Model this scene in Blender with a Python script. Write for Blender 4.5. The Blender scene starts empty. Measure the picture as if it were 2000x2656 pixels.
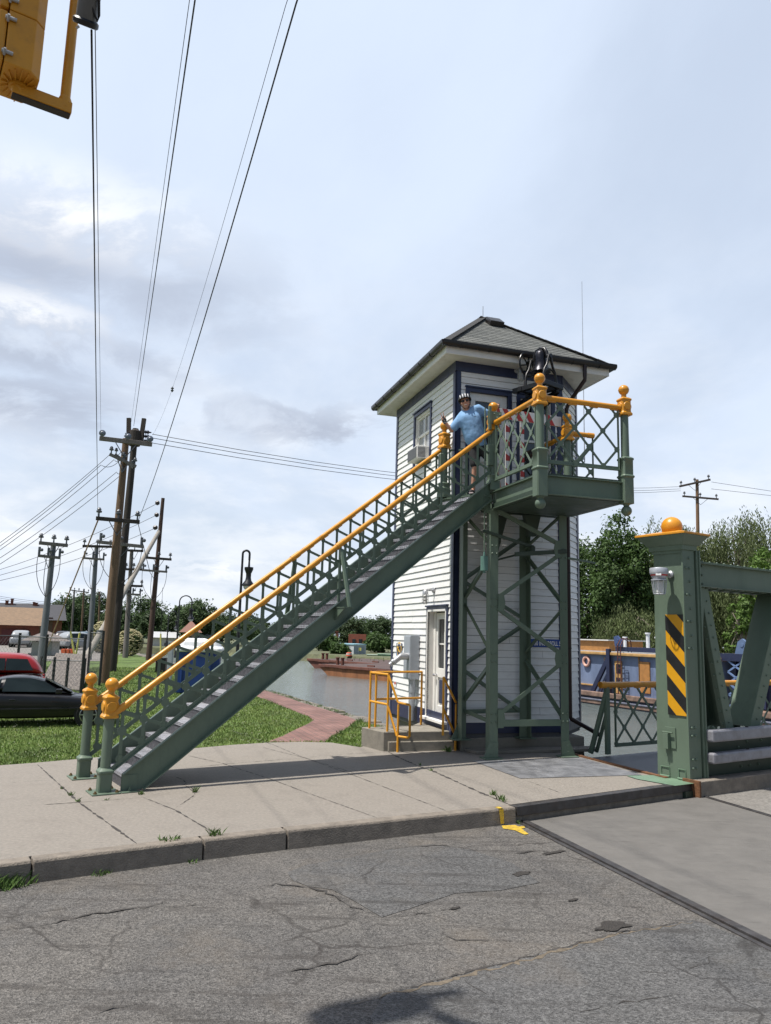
import bpy, bmesh, math, random
from mathutils import Vector, Matrix, noise
PI=math.pi
R=math.radians
random.seed(7)
S=bpy.context.scene
COL=S.collection

# ------------------------------------------------------------------ camera
H=2.1                                   # eye height over the sidewalk
FPX,CX,CY=1980.0,1000.0,1328.0          # photo is 2000 x 2656
PITCH,ROLL=0.15847,0.02642
def _cam():
    cp,sp=math.cos(PITCH),math.sin(PITCH); c,s=math.cos(ROLL),math.sin(ROLL)
    A=Matrix(((1,0,0),(0,sp,-cp),(0,cp,sp)))        # world (x,y,z) -> cam (right,down,fwd), no roll
    B=Matrix(((c,-s,0),(s,c,0),(0,0,1)))
    return B@A
MC=_cam()
cam=bpy.data.cameras.new('camera'); camo=bpy.data.objects.new('camera',cam); COL.objects.link(camo)
cam.sensor_fit='VERTICAL'; cam.sensor_height=24.0; cam.lens=24.0*FPX/2656.0
cam.clip_start=0.05; cam.clip_end=2000
right=MC[0].copy(); down=MC[1].copy(); fwd=MC[2].copy()
rot=Matrix((right,-down,-fwd)).transposed().to_4x4()
camo.matrix_world=Matrix.Translation((0,0,H))@rot
S.camera=camo
S.render.resolution_x=771; S.render.resolution_y=1024

# ------------------------------------------------------------------ light
SUN_AZ,SUN_EL=-113.0,67.0
def azv(a): return Vector((math.sin(R(a)),math.cos(R(a)),0))
sd=azv(SUN_AZ)*math.cos(R(SUN_EL))+Vector((0,0,math.sin(R(SUN_EL))))
sl=bpy.data.lights.new('sun','SUN'); sl.energy=5.0; sl.angle=R(1.0); sl.color=(1.0,0.955,0.88)
so=bpy.data.objects.new('sun',sl); COL.objects.link(so); so.rotation_euler=sd.to_track_quat('Z','Y').to_euler(); so.location=(0,0,30)
W=bpy.data.worlds.new('World'); S.world=W; W.use_nodes=True
nt=W.node_tree; nt.nodes.clear()
def N_(t,**k):
    n=nt.nodes.new(t)
    for a,b in k.items(): setattr(n,a,b)
    return n
def L_(a,b): nt.links.new(a,b)
def M_(op,a,b=None,c=None,clamp=False):
    n=N_('ShaderNodeMath',operation=op); n.use_clamp=clamp
    for i,v in enumerate((a,b,c)):
        if v is None: continue
        if isinstance(v,(int,float)): n.inputs[i].default_value=v
        else: L_(v,n.inputs[i])
    return n.outputs[0]
def MR(v,a,b,c=0,d=1):
    n=N_('ShaderNodeMapRange'); n.interpolation_type='SMOOTHSTEP'; L_(v,n.inputs[0])
    for i,x in zip((1,2,3,4),(a,b,c,d)): n.inputs[i].default_value=x
    return n.outputs[0]
def MIX(f,a,b):
    n=N_('ShaderNodeMix',data_type='RGBA')
    for s,v in ((0,f),(6,a),(7,b)):
        if isinstance(v,(int,float)): n.inputs[s].default_value=v
        elif isinstance(v,tuple): n.inputs[s].default_value=(*v,1)
        else: L_(v,n.inputs[s])
    return n.outputs[2]
tc=N_('ShaderNodeTexCoord'); sep=N_('ShaderNodeSeparateXYZ'); L_(tc.outputs['Generated'],sep.inputs[0])
sky=N_('ShaderNodeTexSky'); sky.sky_type='NISHITA'; sky.sun_disc=False; sky.sun_elevation=R(SUN_EL); sky.sun_rotation=R(SUN_AZ)
sky.dust_density=2.0; sky.air_density=1.2
zz=M_('ADD',M_('MAXIMUM',sep.outputs[2],0.0),0.22)
cmb=N_('ShaderNodeCombineXYZ'); L_(M_('DIVIDE',sep.outputs[0],zz),cmb.inputs[0]); L_(M_('DIVIDE',sep.outputs[1],zz),cmb.inputs[1])
def NZ(vec,scale,detail,rough,off=(0,0,0),sc=(1,1,1),dist=0.0):
    m=N_('ShaderNodeMapping'); L_(vec,m.inputs[0]); m.inputs[1].default_value=off; m.inputs[3].default_value=sc
    n=N_('ShaderNodeTexNoise'); L_(m.outputs[0],n.inputs[0]); n.inputs['Scale'].default_value=scale; n.inputs['Detail'].default_value=detail; n.inputs['Roughness'].default_value=rough; n.inputs['Distortion'].default_value=dist
    return n.outputs[0]
n1=NZ(cmb.outputs[0],1.1,7,0.55,(3.1,1.7,0),(1.0,0.55,1),0.3)     # thin high veil, streaky
n2=NZ(cmb.outputs[0],1.5,9,0.6,(0.4,5.2,0),(1,1,1),0.2)          # lower cumulus
n3=NZ(cmb.outputs[0],3.4,9,0.62,(1.4,2.2,0),(1,1,1),0.35)
def blob(px,py,r0,r1,sx=1.0,sz=1.0):
    v=MC.transposed()@Vector(((px-CX)/FPX,(py-CY)/FPX,1)); v.normalize()
    d=N_('ShaderNodeVectorMath',operation='SUBTRACT'); L_(tc.outputs['Generated'],d.inputs[0]); d.inputs[1].default_value=v
    m=N_('ShaderNodeVectorMath',operation='MULTIPLY'); L_(d.outputs[0],m.inputs[0]); m.inputs[1].default_value=(sx,sx,sz)
    l=N_('ShaderNodeVectorMath',operation='LENGTH'); L_(m.outputs[0],l.inputs[0])
    w=M_('ADD',l.outputs[1],M_('MULTIPLY',M_('SUBTRACT',n3,0.5),0.40))
    return MR(w,r0,r1,1,0)
veil=MR(n1,0.32,0.62,0.74,1.0)
skyc=N_('ShaderNodeVectorMath',operation='SCALE'); L_(sky.outputs[0],skyc.inputs[0]); skyc.inputs[3].default_value=0.085
base=MIX(veil,skyc.outputs[0],(0.625,0.715,0.860))
hor=MR(sep.outputs[2],0.0,0.35,1,0)
base=MIX(M_('MULTIPLY',hor,0.25),base,(0.70,0.76,0.845))
pat=MR(n2,0.40,0.66,0,1)
lower=MR(sep.outputs[2],0.02,0.62,1,0)
c1=M_('MULTIPLY',pat,M_('MULTIPLY',lower,0.75))
base=MIX(c1,base,(0.82,0.85,0.895))
# grey-bottomed clouds low on the left and a small one left of the tower
g1=M_('MAXIMUM',blob(90,672,0.02,0.22,0.8,2.2),M_('MAXIMUM',blob(110,900,0.02,0.17,0.8,2.4),blob(70,1040,0.02,0.15,0.7,2.6)))
g2=M_('MAXIMUM',blob(693,1088,0.015,0.085,0.85,2.6),blob(840,1115,0.015,0.08,0.85,2.6))
g3=M_('MAXIMUM',blob(400,760,0.02,0.20,0.8,2.0),blob(300,930,0.01,0.12,0.8,2.2))
gg=M_('MAXIMUM',M_('MULTIPLY',g1,0.85),M_('MAXIMUM',M_('MULTIPLY',g2,0.9),M_('MULTIPLY',g3,0.7)))
base=MIX(M_('MULTIPLY',gg,MR(n3,0.34,0.56,0.25,1.0)),base,(0.39,0.435,0.535))
w1=M_('MAXIMUM',blob(170,545,0.01,0.20,0.8,2.6),M_('MAXIMUM',blob(20,1390,0.01,0.07,0.8,2.2),M_('MAXIMUM',blob(60,800,0.01,0.13,0.8,2.8),blob(590,1480,0.0,0.09,0.7,3.0))))
base=MIX(M_('MULTIPLY',w1,MR(n3,0.42,0.58,0.1,0.9)),base,(0.92,0.93,0.95))
# unseen sky behind and overhead made clear, darker blue to cut fill light
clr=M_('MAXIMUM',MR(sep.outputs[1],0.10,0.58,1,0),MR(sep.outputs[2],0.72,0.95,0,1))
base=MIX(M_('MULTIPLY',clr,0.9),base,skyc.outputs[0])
under=MR(sep.outputs[2],-0.06,0.0,1,0)
base=MIX(under,base,(0.25,0.26,0.24))
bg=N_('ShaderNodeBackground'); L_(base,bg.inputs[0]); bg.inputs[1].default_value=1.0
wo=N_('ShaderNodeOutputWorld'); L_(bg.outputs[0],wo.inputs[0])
S.view_settings.view_transform='Standard'; S.view_settings.look='None'; S.view_settings.exposure=0.27; S.view_settings.gamma=1

# ------------------------------------------------------------------ measuring helpers
def ray(px,py): return MC.transposed()@Vector(((px-CX)/FPX,(py-CY)/FPX,1.0))
def G(px,py,z=0.0):                      # where the sight line meets the level z
    v=ray(px,py); t=(z-H)/v.z; return Vector((v.x*t,v.y*t,z))
def U(base,px,py):                       # point over `base`, in the upright plane facing the eye
    v=ray(px,py); n=Vector((base[0],base[1],0)); n.normalize()
    t=(n.x*base[0]+n.y*base[1])/(n.x*v.x+n.y*v.y); return Vector((v.x*t,v.y*t,H+v.z*t))
def D(px,py,dist):                       # point at forward distance
    v=ray(px,py); t=dist/v.y; return Vector((v.x*t,dist,H+v.z*t))
def I(base,dirv,px,py):                  # point of the upright plane through base along dirv
    v=ray(px,py); det=dirv.x*(-v.y)+v.x*dirv.y
    s=(-base[0]*(-v.y)-v.x*base[1])/det
    t=(dirv.x*(-base[1])+dirv.y*base[0])/det
    return Vector((v.x*t,v.y*t,H+v.z*t)),s

# ------------------------------------------------------------------ materials
MATS={}
def mat(name,col,rough=0.6,metal=0.0,var=0.12,scale=6.0,bump=0.0,bscale=40.0,spec=0.5,dirt=None,dirts=3.0,dirta=0.5,coat=0.0,emit=None,stretch=None,chip=None,chips=7.0,chipt=0.66):
    if name in MATS: return MATS[name]
    m=bpy.data.materials.new(name); m.use_nodes=True; t=m.node_tree; b=t.nodes['Principled BSDF']
    def n(tp): return t.nodes.new(tp)
    co=n('ShaderNodeTexCoord'); src=co.outputs['Object']
    if stretch:
        mp=n('ShaderNodeMapping'); mp.inputs[3].default_value=stretch; t.links.new(src,mp.inputs[0]); src=mp.outputs[0]
    nz=n('ShaderNodeTexNoise'); nz.inputs['Scale'].default_value=scale; nz.inputs['Detail'].default_value=6; nz.inputs['Roughness'].default_value=0.62
    t.links.new(src,nz.inputs[0])
    rp=n('ShaderNodeMapRange'); rp.inputs[1].default_value=0.3; rp.inputs[2].default_value=0.7; rp.inputs[3].default_value=1-var; rp.inputs[4].default_value=1+var
    t.links.new(nz.outputs[0],rp.inputs[0])
    mu=n('ShaderNodeVectorMath'); mu.operation='SCALE'; mu.inputs[0].default_value=col; t.links.new(rp.outputs[0],mu.inputs[3])
    out=mu.outputs[0]
    if dirt:
        d=n('ShaderNodeTexNoise'); d.inputs['Scale'].default_value=dirts; d.inputs['Detail'].default_value=8; d.inputs['Roughness'].default_value=0.7
        t.links.new(src,d.inputs[0])
        r2=n('ShaderNodeMapRange'); r2.inputs[1].default_value=0.5; r2.inputs[2].default_value=0.75; r2.inputs[3].default_value=0; r2.inputs[4].default_value=dirta
        t.links.new(d.outputs[0],r2.inputs[0])
        mx=n('ShaderNodeMix'); mx.data_type='RGBA'; t.links.new(r2.outputs[0],mx.inputs[0]); t.links.new(out,mx.inputs[6]); mx.inputs[7].default_value=(*dirt,1); out=mx.outputs[2]
    if chip:
        d=n('ShaderNodeTexNoise'); d.inputs['Scale'].default_value=chips; d.inputs['Detail'].default_value=10; d.inputs['Roughness'].default_value=0.75; t.links.new(src,d.inputs[0])
        r2=n('ShaderNodeMapRange'); r2.inputs[1].default_value=chipt; r2.inputs[2].default_value=chipt+.03; r2.inputs[3].default_value=0; r2.inputs[4].default_value=0.8; t.links.new(d.outputs[0],r2.inputs[0])
        mx=n('ShaderNodeMix'); mx.data_type='RGBA'; t.links.new(r2.outputs[0],mx.inputs[0]); t.links.new(out,mx.inputs[6]); mx.inputs[7].default_value=(*chip,1); out=mx.outputs[2]
    t.links.new(out,b.inputs['Base Color'])
    rr=n('ShaderNodeMapRange'); rr.inputs[1].default_value=0.3; rr.inputs[2].default_value=0.7; rr.inputs[3].default_value=max(0.02,rough-0.1); rr.inputs[4].default_value=min(1,rough+0.1)
    t.links.new(nz.outputs[0],rr.inputs[0]); t.links.new(rr.outputs[0],b.inputs['Roughness'])
    b.inputs['Metallic'].default_value=metal; b.inputs['Specular IOR Level'].default_value=spec
    if coat: b.inputs['Coat Weight'].default_value=coat; b.inputs['Coat Roughness'].default_value=0.05
    if bump:
        bn=n('ShaderNodeTexNoise'); bn.inputs['Scale'].default_value=bscale; bn.inputs['Detail'].default_value=5; t.links.new(src,bn.inputs[0])
        bp=n('ShaderNodeBump'); bp.inputs['Strength'].default_value=bump; bp.inputs['Distance'].default_value=0.02; t.links.new(bn.outputs[0],bp.inputs['Height']); t.links.new(bp.outputs[0],b.inputs['Normal'])
    MATS[name]=m; return m
def nodes(m): return m.node_tree,m.node_tree.nodes['Principled BSDF']

# ------------------------------------------------------------------ mesh builder
class MB:
    def __init__(s): s.v=[]; s.f=[]; s.uv=[]
    def face(s,pts,uv=None):
        i=len(s.v); s.v+= [Vector(p) for p in pts]; s.f.append(tuple(range(i,i+len(pts)))); s.uv.append(uv)
    def raw(s,vs,fs):
        i=len(s.v); s.v+=[Vector(p) for p in vs]
        for f in fs: s.f.append(tuple(i+k for k in f)); s.uv.append(None)
    def box(s,c,sz,X=Vector((1,0,0)),Y=Vector((0,1,0)),Z=Vector((0,0,1))):
        c=Vector(c); a,b,d=X*sz[0]/2,Y*sz[1]/2,Z*sz[2]/2
        vs=[c+a*i+b*j+d*k for i in(-1,1) for j in(-1,1) for k in(-1,1)]
        s.raw(vs,[(0,1,3,2),(4,6,7,5),(0,4,5,1),(2,3,7,6),(0,2,6,4),(1,5,7,3)]); return s
    def bar(s,p,q,w,h,up=Vector((0,0,1))):   # rectangular beam: w sideways, h along up
        p=Vector(p);q=Vector(q); x=(q-p); L=x.length
        if L<1e-6: return s
        x/=L; y=Vector(up).cross(x)
        if y.length<1e-4: y=Vector((1,0,0)).cross(x)
        y.normalize(); z=x.cross(y)
        return s.box((p+q)/2,(L,w,h),x,y,z)
    def tube(s,pts,r,n=8,cap=True):
        pts=[Vector(p) for p in pts]; rings=[]; prev=None
        for i,p in enumerate(pts):
            t=(pts[min(i+1,len(pts)-1)]-pts[max(i-1,0)]).normalized()
            if prev is None:
                a=t.cross(Vector((0,0,1)))
                if a.length<1e-3: a=t.cross(Vector((1,0,0)))
                a.normalize()
            else:
                a=prev-t*prev.dot(t); a.normalize()
            prev=a; b=t.cross(a); rr=r[i] if isinstance(r,(list,tuple)) else r
            rings.append([p+(a*math.cos(2*PI*k/n)+b*math.sin(2*PI*k/n))*rr for k in range(n)])
        vs=[v for g in rings for v in g]; fs=[]
        for i in range(len(pts)-1):
            for k in range(n): fs.append((i*n+k,i*n+(k+1)%n,(i+1)*n+(k+1)%n,(i+1)*n+k))
        if cap: fs.append(tuple(range(n-1,-1,-1))); fs.append(tuple((len(pts)-1)*n+k for k in range(n)))
        s.raw(vs,fs); return s
    def lathe(s,base,prof,n=20,axis=Vector((0,0,1)),sq=False,X=None):
        base=Vector(base); axis=Vector(axis).normalized()
        if X is None:
            X=axis.cross(Vector((0,0,1)))
            if X.length<1e-3: X=Vector((1,0,0))
        X=Vector(X).normalized(); Y=axis.cross(X); vs=[];fs=[]
        if sq:
            n=8; c=0.82
            sh=[(1,c-0.0),(c,1),(-c,1),(-1,c),(-1,-c),(-c,-1),(c,-1),(1,-c)]
        else: sh=[(math.cos(2*PI*k/n),math.sin(2*PI*k/n)) for k in range(n)]
        for r,z in prof:
            for a,b in sh: vs.append(base+axis*z+X*a*r+Y*b*r)
        m=len(prof)
        for i in range(m-1):
            for k in range(n): fs.append((i*n+k,i*n+(k+1)%n,(i+1)*n+(k+1)%n,(i+1)*n+k))
        fs.append(tuple(range(n-1,-1,-1))); fs.append(tuple((m-1)*n+k for k in range(n)))
        s.raw(vs,fs); return s
    def ball(s,c,r,n=18,m=10,sc=(1,1,1)):
        prof=[]
        vs=[];fs=[];c=Vector(c)
        for i in range(m+1):
            th=PI*i/m
            for k in range(n): vs.append(c+Vector((r*sc[0]*math.sin(th)*math.cos(2*PI*k/n),r*sc[1]*math.sin(th)*math.sin(2*PI*k/n),r*sc[2]*math.cos(th))))
        for i in range(m):
            for k in range(n): fs.append((i*n+k,(i+1)*n+k,(i+1)*n+(k+1)%n,i*n+(k+1)%n))
        s.raw(vs,fs); return s
    def prism(s,poly,ext):
        poly=[Vector(p) for p in poly]; ext=Vector(ext); n=len(poly)
        vs=poly+[p+ext for p in poly]
        fs=[tuple(range(n-1,-1,-1)),tuple(range(n,2*n))]+[(k,(k+1)%n,n+(k+1)%n,n+k) for k in range(n)]
        s.raw(vs,fs); return s
    def build(s,name,m,parent=None,bev=0,smooth=False,recalc=True,merge=False):
        me=bpy.data.meshes.new(name)
        off=Vector((0,0,0)); p=parent
        while p: off+=p.location; p=p.parent
        me.from_pydata([v-off for v in s.v],[],s.f)
        if any(u for u in s.uv):
            ul=me.uv_layers.new(name='UVMap'); i=0
            for f,u in zip(s.f,s.uv):
                for k in range(len(f)):
                    ul.data[i].uv=u[k] if u else (0,0); i+=1
        if recalc or merge:
            bm=bmesh.new(); bm.from_mesh(me)
            if merge: bmesh.ops.remove_doubles(bm,verts=bm.verts,dist=0.0005)
            if recalc: bmesh.ops.recalc_face_normals(bm,faces=bm.faces)
            bm.to_mesh(me); bm.free()
        o=bpy.data.objects.new(name,me); COL.objects.link(o)
        for x in (m if isinstance(m,(list,tuple)) else [m]): me.materials.append(x)
        if parent: o.parent=parent
        if bev:
            b=o.modifiers.new('bevel','BEVEL'); b.width=bev; b.segments=2; b.limit_method='ANGLE'; b.angle_limit=R(40)
        if smooth:
            for pl in me.polygons: pl.use_smooth=True
            if smooth!='all': me.set_sharp_from_angle(angle=R(40))
        return o
def tag(o,label=None,cat=None,group=None,kind=None):
    if label: o['label']=label
    if cat: o['category']=cat
    if group: o['group']=group
    if kind: o['kind']=kind
    return o
def thing(name,label,cat,loc,group=None):
    o=bpy.data.objects.new(name,None); COL.objects.link(o); o.location=Vector(loc); o.empty_display_size=0.3
    return tag(o,label,cat,group)
def setting(o): o['kind']='structure'; return o
def copy_tree(o,parent=None):
    c=o.copy(); COL.objects.link(c); c.parent=parent
    for ch in list(o.children): copy_tree(ch,c)
    return c
Z=Vector((0,0,1))
# frames: u,w run along / across the road and stair; tx,ty along / across the tower
u,w=azv(56.5),azv(-33.5); tx,ty=azv(72.6),azv(-17.4)
# ================================================================== SETTING
def px(crop,k,pts): return [(crop[0]+x/k,crop[1]+y/k) for x,y in pts]
def flat(name,pts,z,m,kind='structure'):
    b=MB(); b.face([Vector((p[0],p[1],z)) for p in pts]); o=b.build(name,m,recalc=False)
    if o.data.polygons[0].normal.z<0: o.data.flip_normals()
    o['kind']=kind; return o
def grid_sheet(name,pts,z,m,step,amp,sc,seed=0):
    """flat sheet with gentle undulation, triangulated finely"""
    bm=bmesh.new(); f=bm.faces.new([bm.verts.new((p[0],p[1],z)) for p in pts]); bm.normal_update()
    if f.normal.z<0: f.normal_flip()
    me=bpy.data.meshes.new(name); bm.to_mesh(me); bm.free(); me.materials.append(m)
    o=bpy.data.objects.new(name,me); COL.objects.link(o); o['kind']='structure'; return o
# asphalt
def asphalt(name,base,patch):
    m=mat(name,base,0.9,var=0.0); t,b=nodes(m); n=lambda x:t.nodes.new(x); l=t.links.new
    co=n('ShaderNodeTexCoord').outputs['Object']
    def noise_(s,d,r=0.6,dist=0):
        k=n('ShaderNodeTexNoise'); k.inputs['Scale'].default_value=s; k.inputs['Detail'].default_value=d; k.inputs['Roughness'].default_value=r; k.inputs['Distortion'].default_value=dist; l(co,k.inputs[0]); return k.outputs[0]
    def mr(v,a,bb,c,d):
        k=n('ShaderNodeMapRange'); l(v,k.inputs[0])
        for i,x in zip((1,2,3,4),(a,bb,c,d)): k.inputs[i].default_value=x
        return k.outputs[0]
    def mixc(f,a,c):
        k=n('ShaderNodeMix'); k.data_type='RGBA'
        l(f,k.inputs[0])
        for i,x in ((6,a),(7,c)):
            if isinstance(x,tuple): k.inputs[i].default_value=(*x,1)
            else: l(x,k.inputs[i])
        return k.outputs[2]
    big=noise_(0.35,6,0.65,0.5); col=mixc(mr(big,0.42,0.58,0,1),base,patch)
    vo=n('ShaderNodeTexVoronoi'); vo.inputs['Scale'].default_value=95; l(co,vo.inputs[0])
    st=n('ShaderNodeSeparateColor'); l(vo.outputs['Color'],st.inputs[0])
    agg=mr(st.outputs[0],0,1,0.45,1.65)
    fine=mr(noise_(26,4,0.7),0.3,0.7,0.72,1.28)
    mul=n('ShaderNodeMath'); mul.operation='MULTIPLY'; l(agg,mul.inputs[0]); l(fine,mul.inputs[1])
    sc=n('ShaderNodeVectorMath'); sc.operation='SCALE'; l(col,sc.inputs[0]); l(mul.outputs[0],sc.inputs[3])
    col=sc.outputs[0]
    warm=mr(noise_(0.9,5,0.7),0.52,0.72,0,0.35); col=mixc(warm,col,(base[0]*1.5,base[1]*1.3,base[2]*1.05))
    worn=mr(noise_(2.2,7,0.75),0.56,0.72,0,0.55); col=mixc(worn,col,(base[0]*0.45,base[1]*0.43,base[2]*0.42))
    mp=n('ShaderNodeMapping'); mp.inputs[2].default_value=(0,0,R(-33)); mp.inputs[3].default_value=(0.55,4.5,1); l(co,mp.inputs[0])
    sn=n('ShaderNodeTexNoise'); sn.inputs['Scale'].default_value=1.3; sn.inputs['Detail'].default_value=9; sn.inputs['Roughness'].default_value=0.72; l(mp.outputs[0],sn.inputs[0])
    col=mixc(mr(sn.outputs[0],0.535,0.66,0,0.85),col,(base[0]*0.42,base[1]*0.40,base[2]*0.39))
    wv=n('ShaderNodeTexNoise'); wv.inputs['Scale'].default_value=2.2; wv.inputs['Detail'].default_value=6; l(co,wv.inputs[0])
    ad=n('ShaderNodeVectorMath'); ad.operation='MULTIPLY_ADD'; l(wv.outputs['Color'],ad.inputs[0]); ad.inputs[1].default_value=(.55,.55,0); l(co,ad.inputs[2])
    cv=n('ShaderNodeTexVoronoi'); cv.feature='DISTANCE_TO_EDGE'; cv.inputs['Scale'].default_value=0.75; l(ad.outputs[0],cv.inputs[0])
    msk=mr(noise_(0.6,4,0.6),0.44,0.58,0,1); ck=mr(cv.outputs[0],0.004,0.016,1,0); mm=n('ShaderNodeMath'); mm.operation='MULTIPLY'; l(msk,mm.inputs[0]); l(ck,mm.inputs[1]); m3=n('ShaderNodeMath'); m3.operation='MULTIPLY'; l(mm.outputs[0],m3.inputs[0]); m3.inputs[1].default_value=.75
    col=mixc(m3.outputs[0],col,(base[0]*0.30,base[1]*0.28,base[2]*0.27))
    l(col,b.inputs['Base Color'])
    bp=n('ShaderNodeBump'); bp.inputs['Strength'].default_value=0.75; bp.inputs['Distance'].default_value=0.012; l(vo.outputs['Distance'],bp.inputs['Height'])
    bp2=n('ShaderNodeBump'); bp2.inputs['Strength'].default_value=0.35; bp2.inputs['Distance'].default_value=0.05; l(noise_(5,6,0.7),bp2.inputs['Height']); l(bp.outputs[0],bp2.inputs['Normal']); l(bp2.outputs[0],b.inputs['Normal'])
    return m
m_road=asphalt('asphalt',(0.112,0.104,0.095),(0.092,0.087,0.082))
m_patch=asphalt('asphalt_patch',(0.096,0.094,0.092),(0.083,0.082,0.081))
m_hole=mat('asphalt_hole',(0.040,0.035,0.031),0.95,var=0.6,scale=60,bump=1.0,bscale=90)
m_crack=mat('crack_dirt',(0.046,0.041,0.037),0.95,var=0.5,scale=30)
m_seam=mat('seam_sand',(0.13,0.105,0.075),0.95,var=0.4,scale=30,bump=0.5)
m_conc=mat('sidewalk_concrete',(0.232,0.208,0.180),0.85,var=0.22,scale=26,bump=0.5,bscale=160,dirt=(0.17,0.15,0.13),dirts=2.6,dirta=0.6)
m_conc2=mat('old_concrete',(0.23,0.21,0.175),0.9,var=0.25,scale=4,bump=0.5,bscale=50,dirt=(0.10,0.09,0.07),dirts=3.5,dirta=0.6)
m_kerb=mat('kerb_concrete',(0.20,0.172,0.142),0.9,var=0.25,scale=7,bump=0.6,bscale=60,dirt=(0.10,0.085,0.07),dirts=5,dirta=0.7)
m_deck=mat('deck_concrete',(0.128,0.121,0.112),0.85,var=0.14,scale=3,bump=0.35,bscale=60,dirt=(0.12,0.11,0.10),dirts=7,dirta=0.5)
m_steel=mat('worn_steel',(0.085,0.08,0.08),0.5,0.6,var=0.35,scale=9,bump=0.15,dirt=(0.10,0.06,0.04),dirts=6,dirta=0.4)
m_rust=mat('rusty_steel',(0.16,0.075,0.035),0.85,0.2,var=0.4,scale=14,bump=0.4)
m_grass=mat('lawn_soil',(0.085,0.135,0.026),0.95,var=0.45,scale=1.3,bump=0.8,bscale=25,dirt=(0.10,0.115,0.030),dirts=0.8,dirta=0.7)
m_soil=mat('bank_soil',(0.10,0.105,0.055),0.95,var=0.45,scale=1.5,bump=0.8,bscale=12,dirt=(0.05,0.085,0.02),dirts=0.4,dirta=0.95)
m_gravel=mat('gravel',(0.150,0.130,0.115),0.95,var=0.75,scale=7,bump=1.0,bscale=40)
m_yel_paint=mat('yellow_marking',(0.50,0.335,0.025),0.85,var=0.3,scale=20,bump=0.4,bscale=80,dirt=(0.10,0.09,0.08),dirts=22,dirta=1.0)

K=[G(84,2232),G(528,2178),G(744,2154),G(1338,2094),G(1800,2031)]
Kl=K[0]-(K[1]-K[0]).normalized()*30
Kr=K[4]+u*25
ROADZ=-0.19
bank_d=azv(-24.0)
BK=G(1508,1963)                                        # abutment corner on the near bank
road=flat('road',[Kl+Vector((0,0,0)),K[0],K[1],K[2],K[3],K[4],Kr,Kr+Vector((6,-45,0)),Kl+Vector((20,-60,0))],ROADZ,m_road)
# deck of the bridge in the roadway
e0=G(1352,2132,ROADZ); e1=G(1968,2442,ROADZ); ed=(e1-e0).normalized(); e2=e0+ed*11
r0=G(1822,2068,ROADZ); r1=G(2000,2121,ROADZ); rd=(r1-r0).normalized(); r2=r0+rd*11
flat('bridge_deck',[e0,e2,r2,r0],ROADZ+0.008,m_deck)
t,b=nodes(m_deck); n=t.nodes.new; l=t.links.new
co=n('ShaderNodeTexCoord'); mp=n('ShaderNodeMapping'); mp.inputs[2].default_value=(0,0,R(-33)); mp.inputs[3].default_value=(1.2,11,1); l(co.outputs['Object'],mp.inputs[0])
nz=n('ShaderNodeTexNoise'); nz.inputs['Scale'].default_value=2.4; nz.inputs['Detail'].default_value=8; nz.inputs['Roughness'].default_value=.75; l(mp.outputs[0],nz.inputs[0])
mr=n('ShaderNodeMapRange'); l(nz.outputs[0],mr.inputs[0]); mr.inputs[1].default_value=.56; mr.inputs[2].default_value=.70; mr.inputs[3].default_value=0; mr.inputs[4].default_value=.75
mx=n('ShaderNodeMix'); mx.data_type='RGBA'; src=b.inputs['Base Color'].links[0].from_socket; l(mr.outputs[0],mx.inputs[0]); l(src,mx.inputs[6]); mx.inputs[7].default_value=(.075,.070,.064,1); l(mx.outputs[2],b.inputs['Base Color'])
bp=n('ShaderNodeBump'); bp.inputs['Strength'].default_value=.6; bp.inputs['Distance'].default_value=.012; bp.invert=True; l(nz.outputs[0],bp.inputs['Height']); l(bp.outputs[0],b.inputs['Normal'])
b_=MB()
side=Vector((ed.y,-ed.x,0))
if side.x>0: side=-side
b_.prism([e0+Z*0.0,e0+side*-0.085,e2+side*-0.085,e2],Vector((0,0,0.022)))
b_.prism([e0+side*0.025,e0+side*0.07,e2+side*0.07,e2+side*0.025],Vector((0,0,0.012)))
b_.prism([r0,r0-side*0.06,r2-side*0.06,r2],Vector((0,0,0.02)))
setting(b_.build('joint_strip',m_steel,bev=0.003))
flat('bridge_road',[r0-side*0.1,r2-side*0.1,r2+u*20,r0+u*20],ROADZ+0.012,mat('bridge_road_chips',(0.19,0.178,0.162),0.9,var=0.35,scale=25,bump=0.7,bscale=60,dirt=(0.09,0.08,0.07),dirts=1.5))
# smooth patches, pot-holes, cracks
def blobpoly(c,rx,ry,ax,ay,n=26,jit=0.25,seed=1):
    rnd=random.Random(seed); out=[]
    for k in range(n):
        a=2*PI*k/n; j=1+jit*1.3*noise.noise(Vector((math.cos(a)*1.6,math.sin(a)*1.6,seed*3.7)))+rnd.uniform(-.05,.05)+.10*math.sin(5*a+seed); out.append(c+ax*math.cos(a)*rx*j+ay*math.sin(a)*ry*j)
    return out
pp=[(745,2265),(790,2245),(870,2232),(1000,2206),(1120,2190),(1220,2205),(1330,2240),(1400,2290),(1300,2310),(1180,2318),(1080,2352),(990,2380),(905,2330),(860,2308),(800,2300),(760,2285)]
flat('road_patch',[G(x,y,ROADZ) for x,y in pp],ROADZ+0.004,m_patch)
pp=[(0,2700),(180,2640),(420,2600),(690,2600),(1000,2580),(1330,2492),(1600,2425),(1800,2388),(1880,2420),(1990,2500),(2100,2620),(2100,2800),(0,2800)]
pp=[(1000,2580),(1160,2540),(1330,2492),(1600,2425),(1800,2388),(1900,2425),(2000,2462),(2150,2560),(2200,2760),(1000,2760),(960,2640)]
flat('road_patch',[G(x,y,ROADZ) for x,y in pp],ROADZ+0.005,m_patch)
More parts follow.
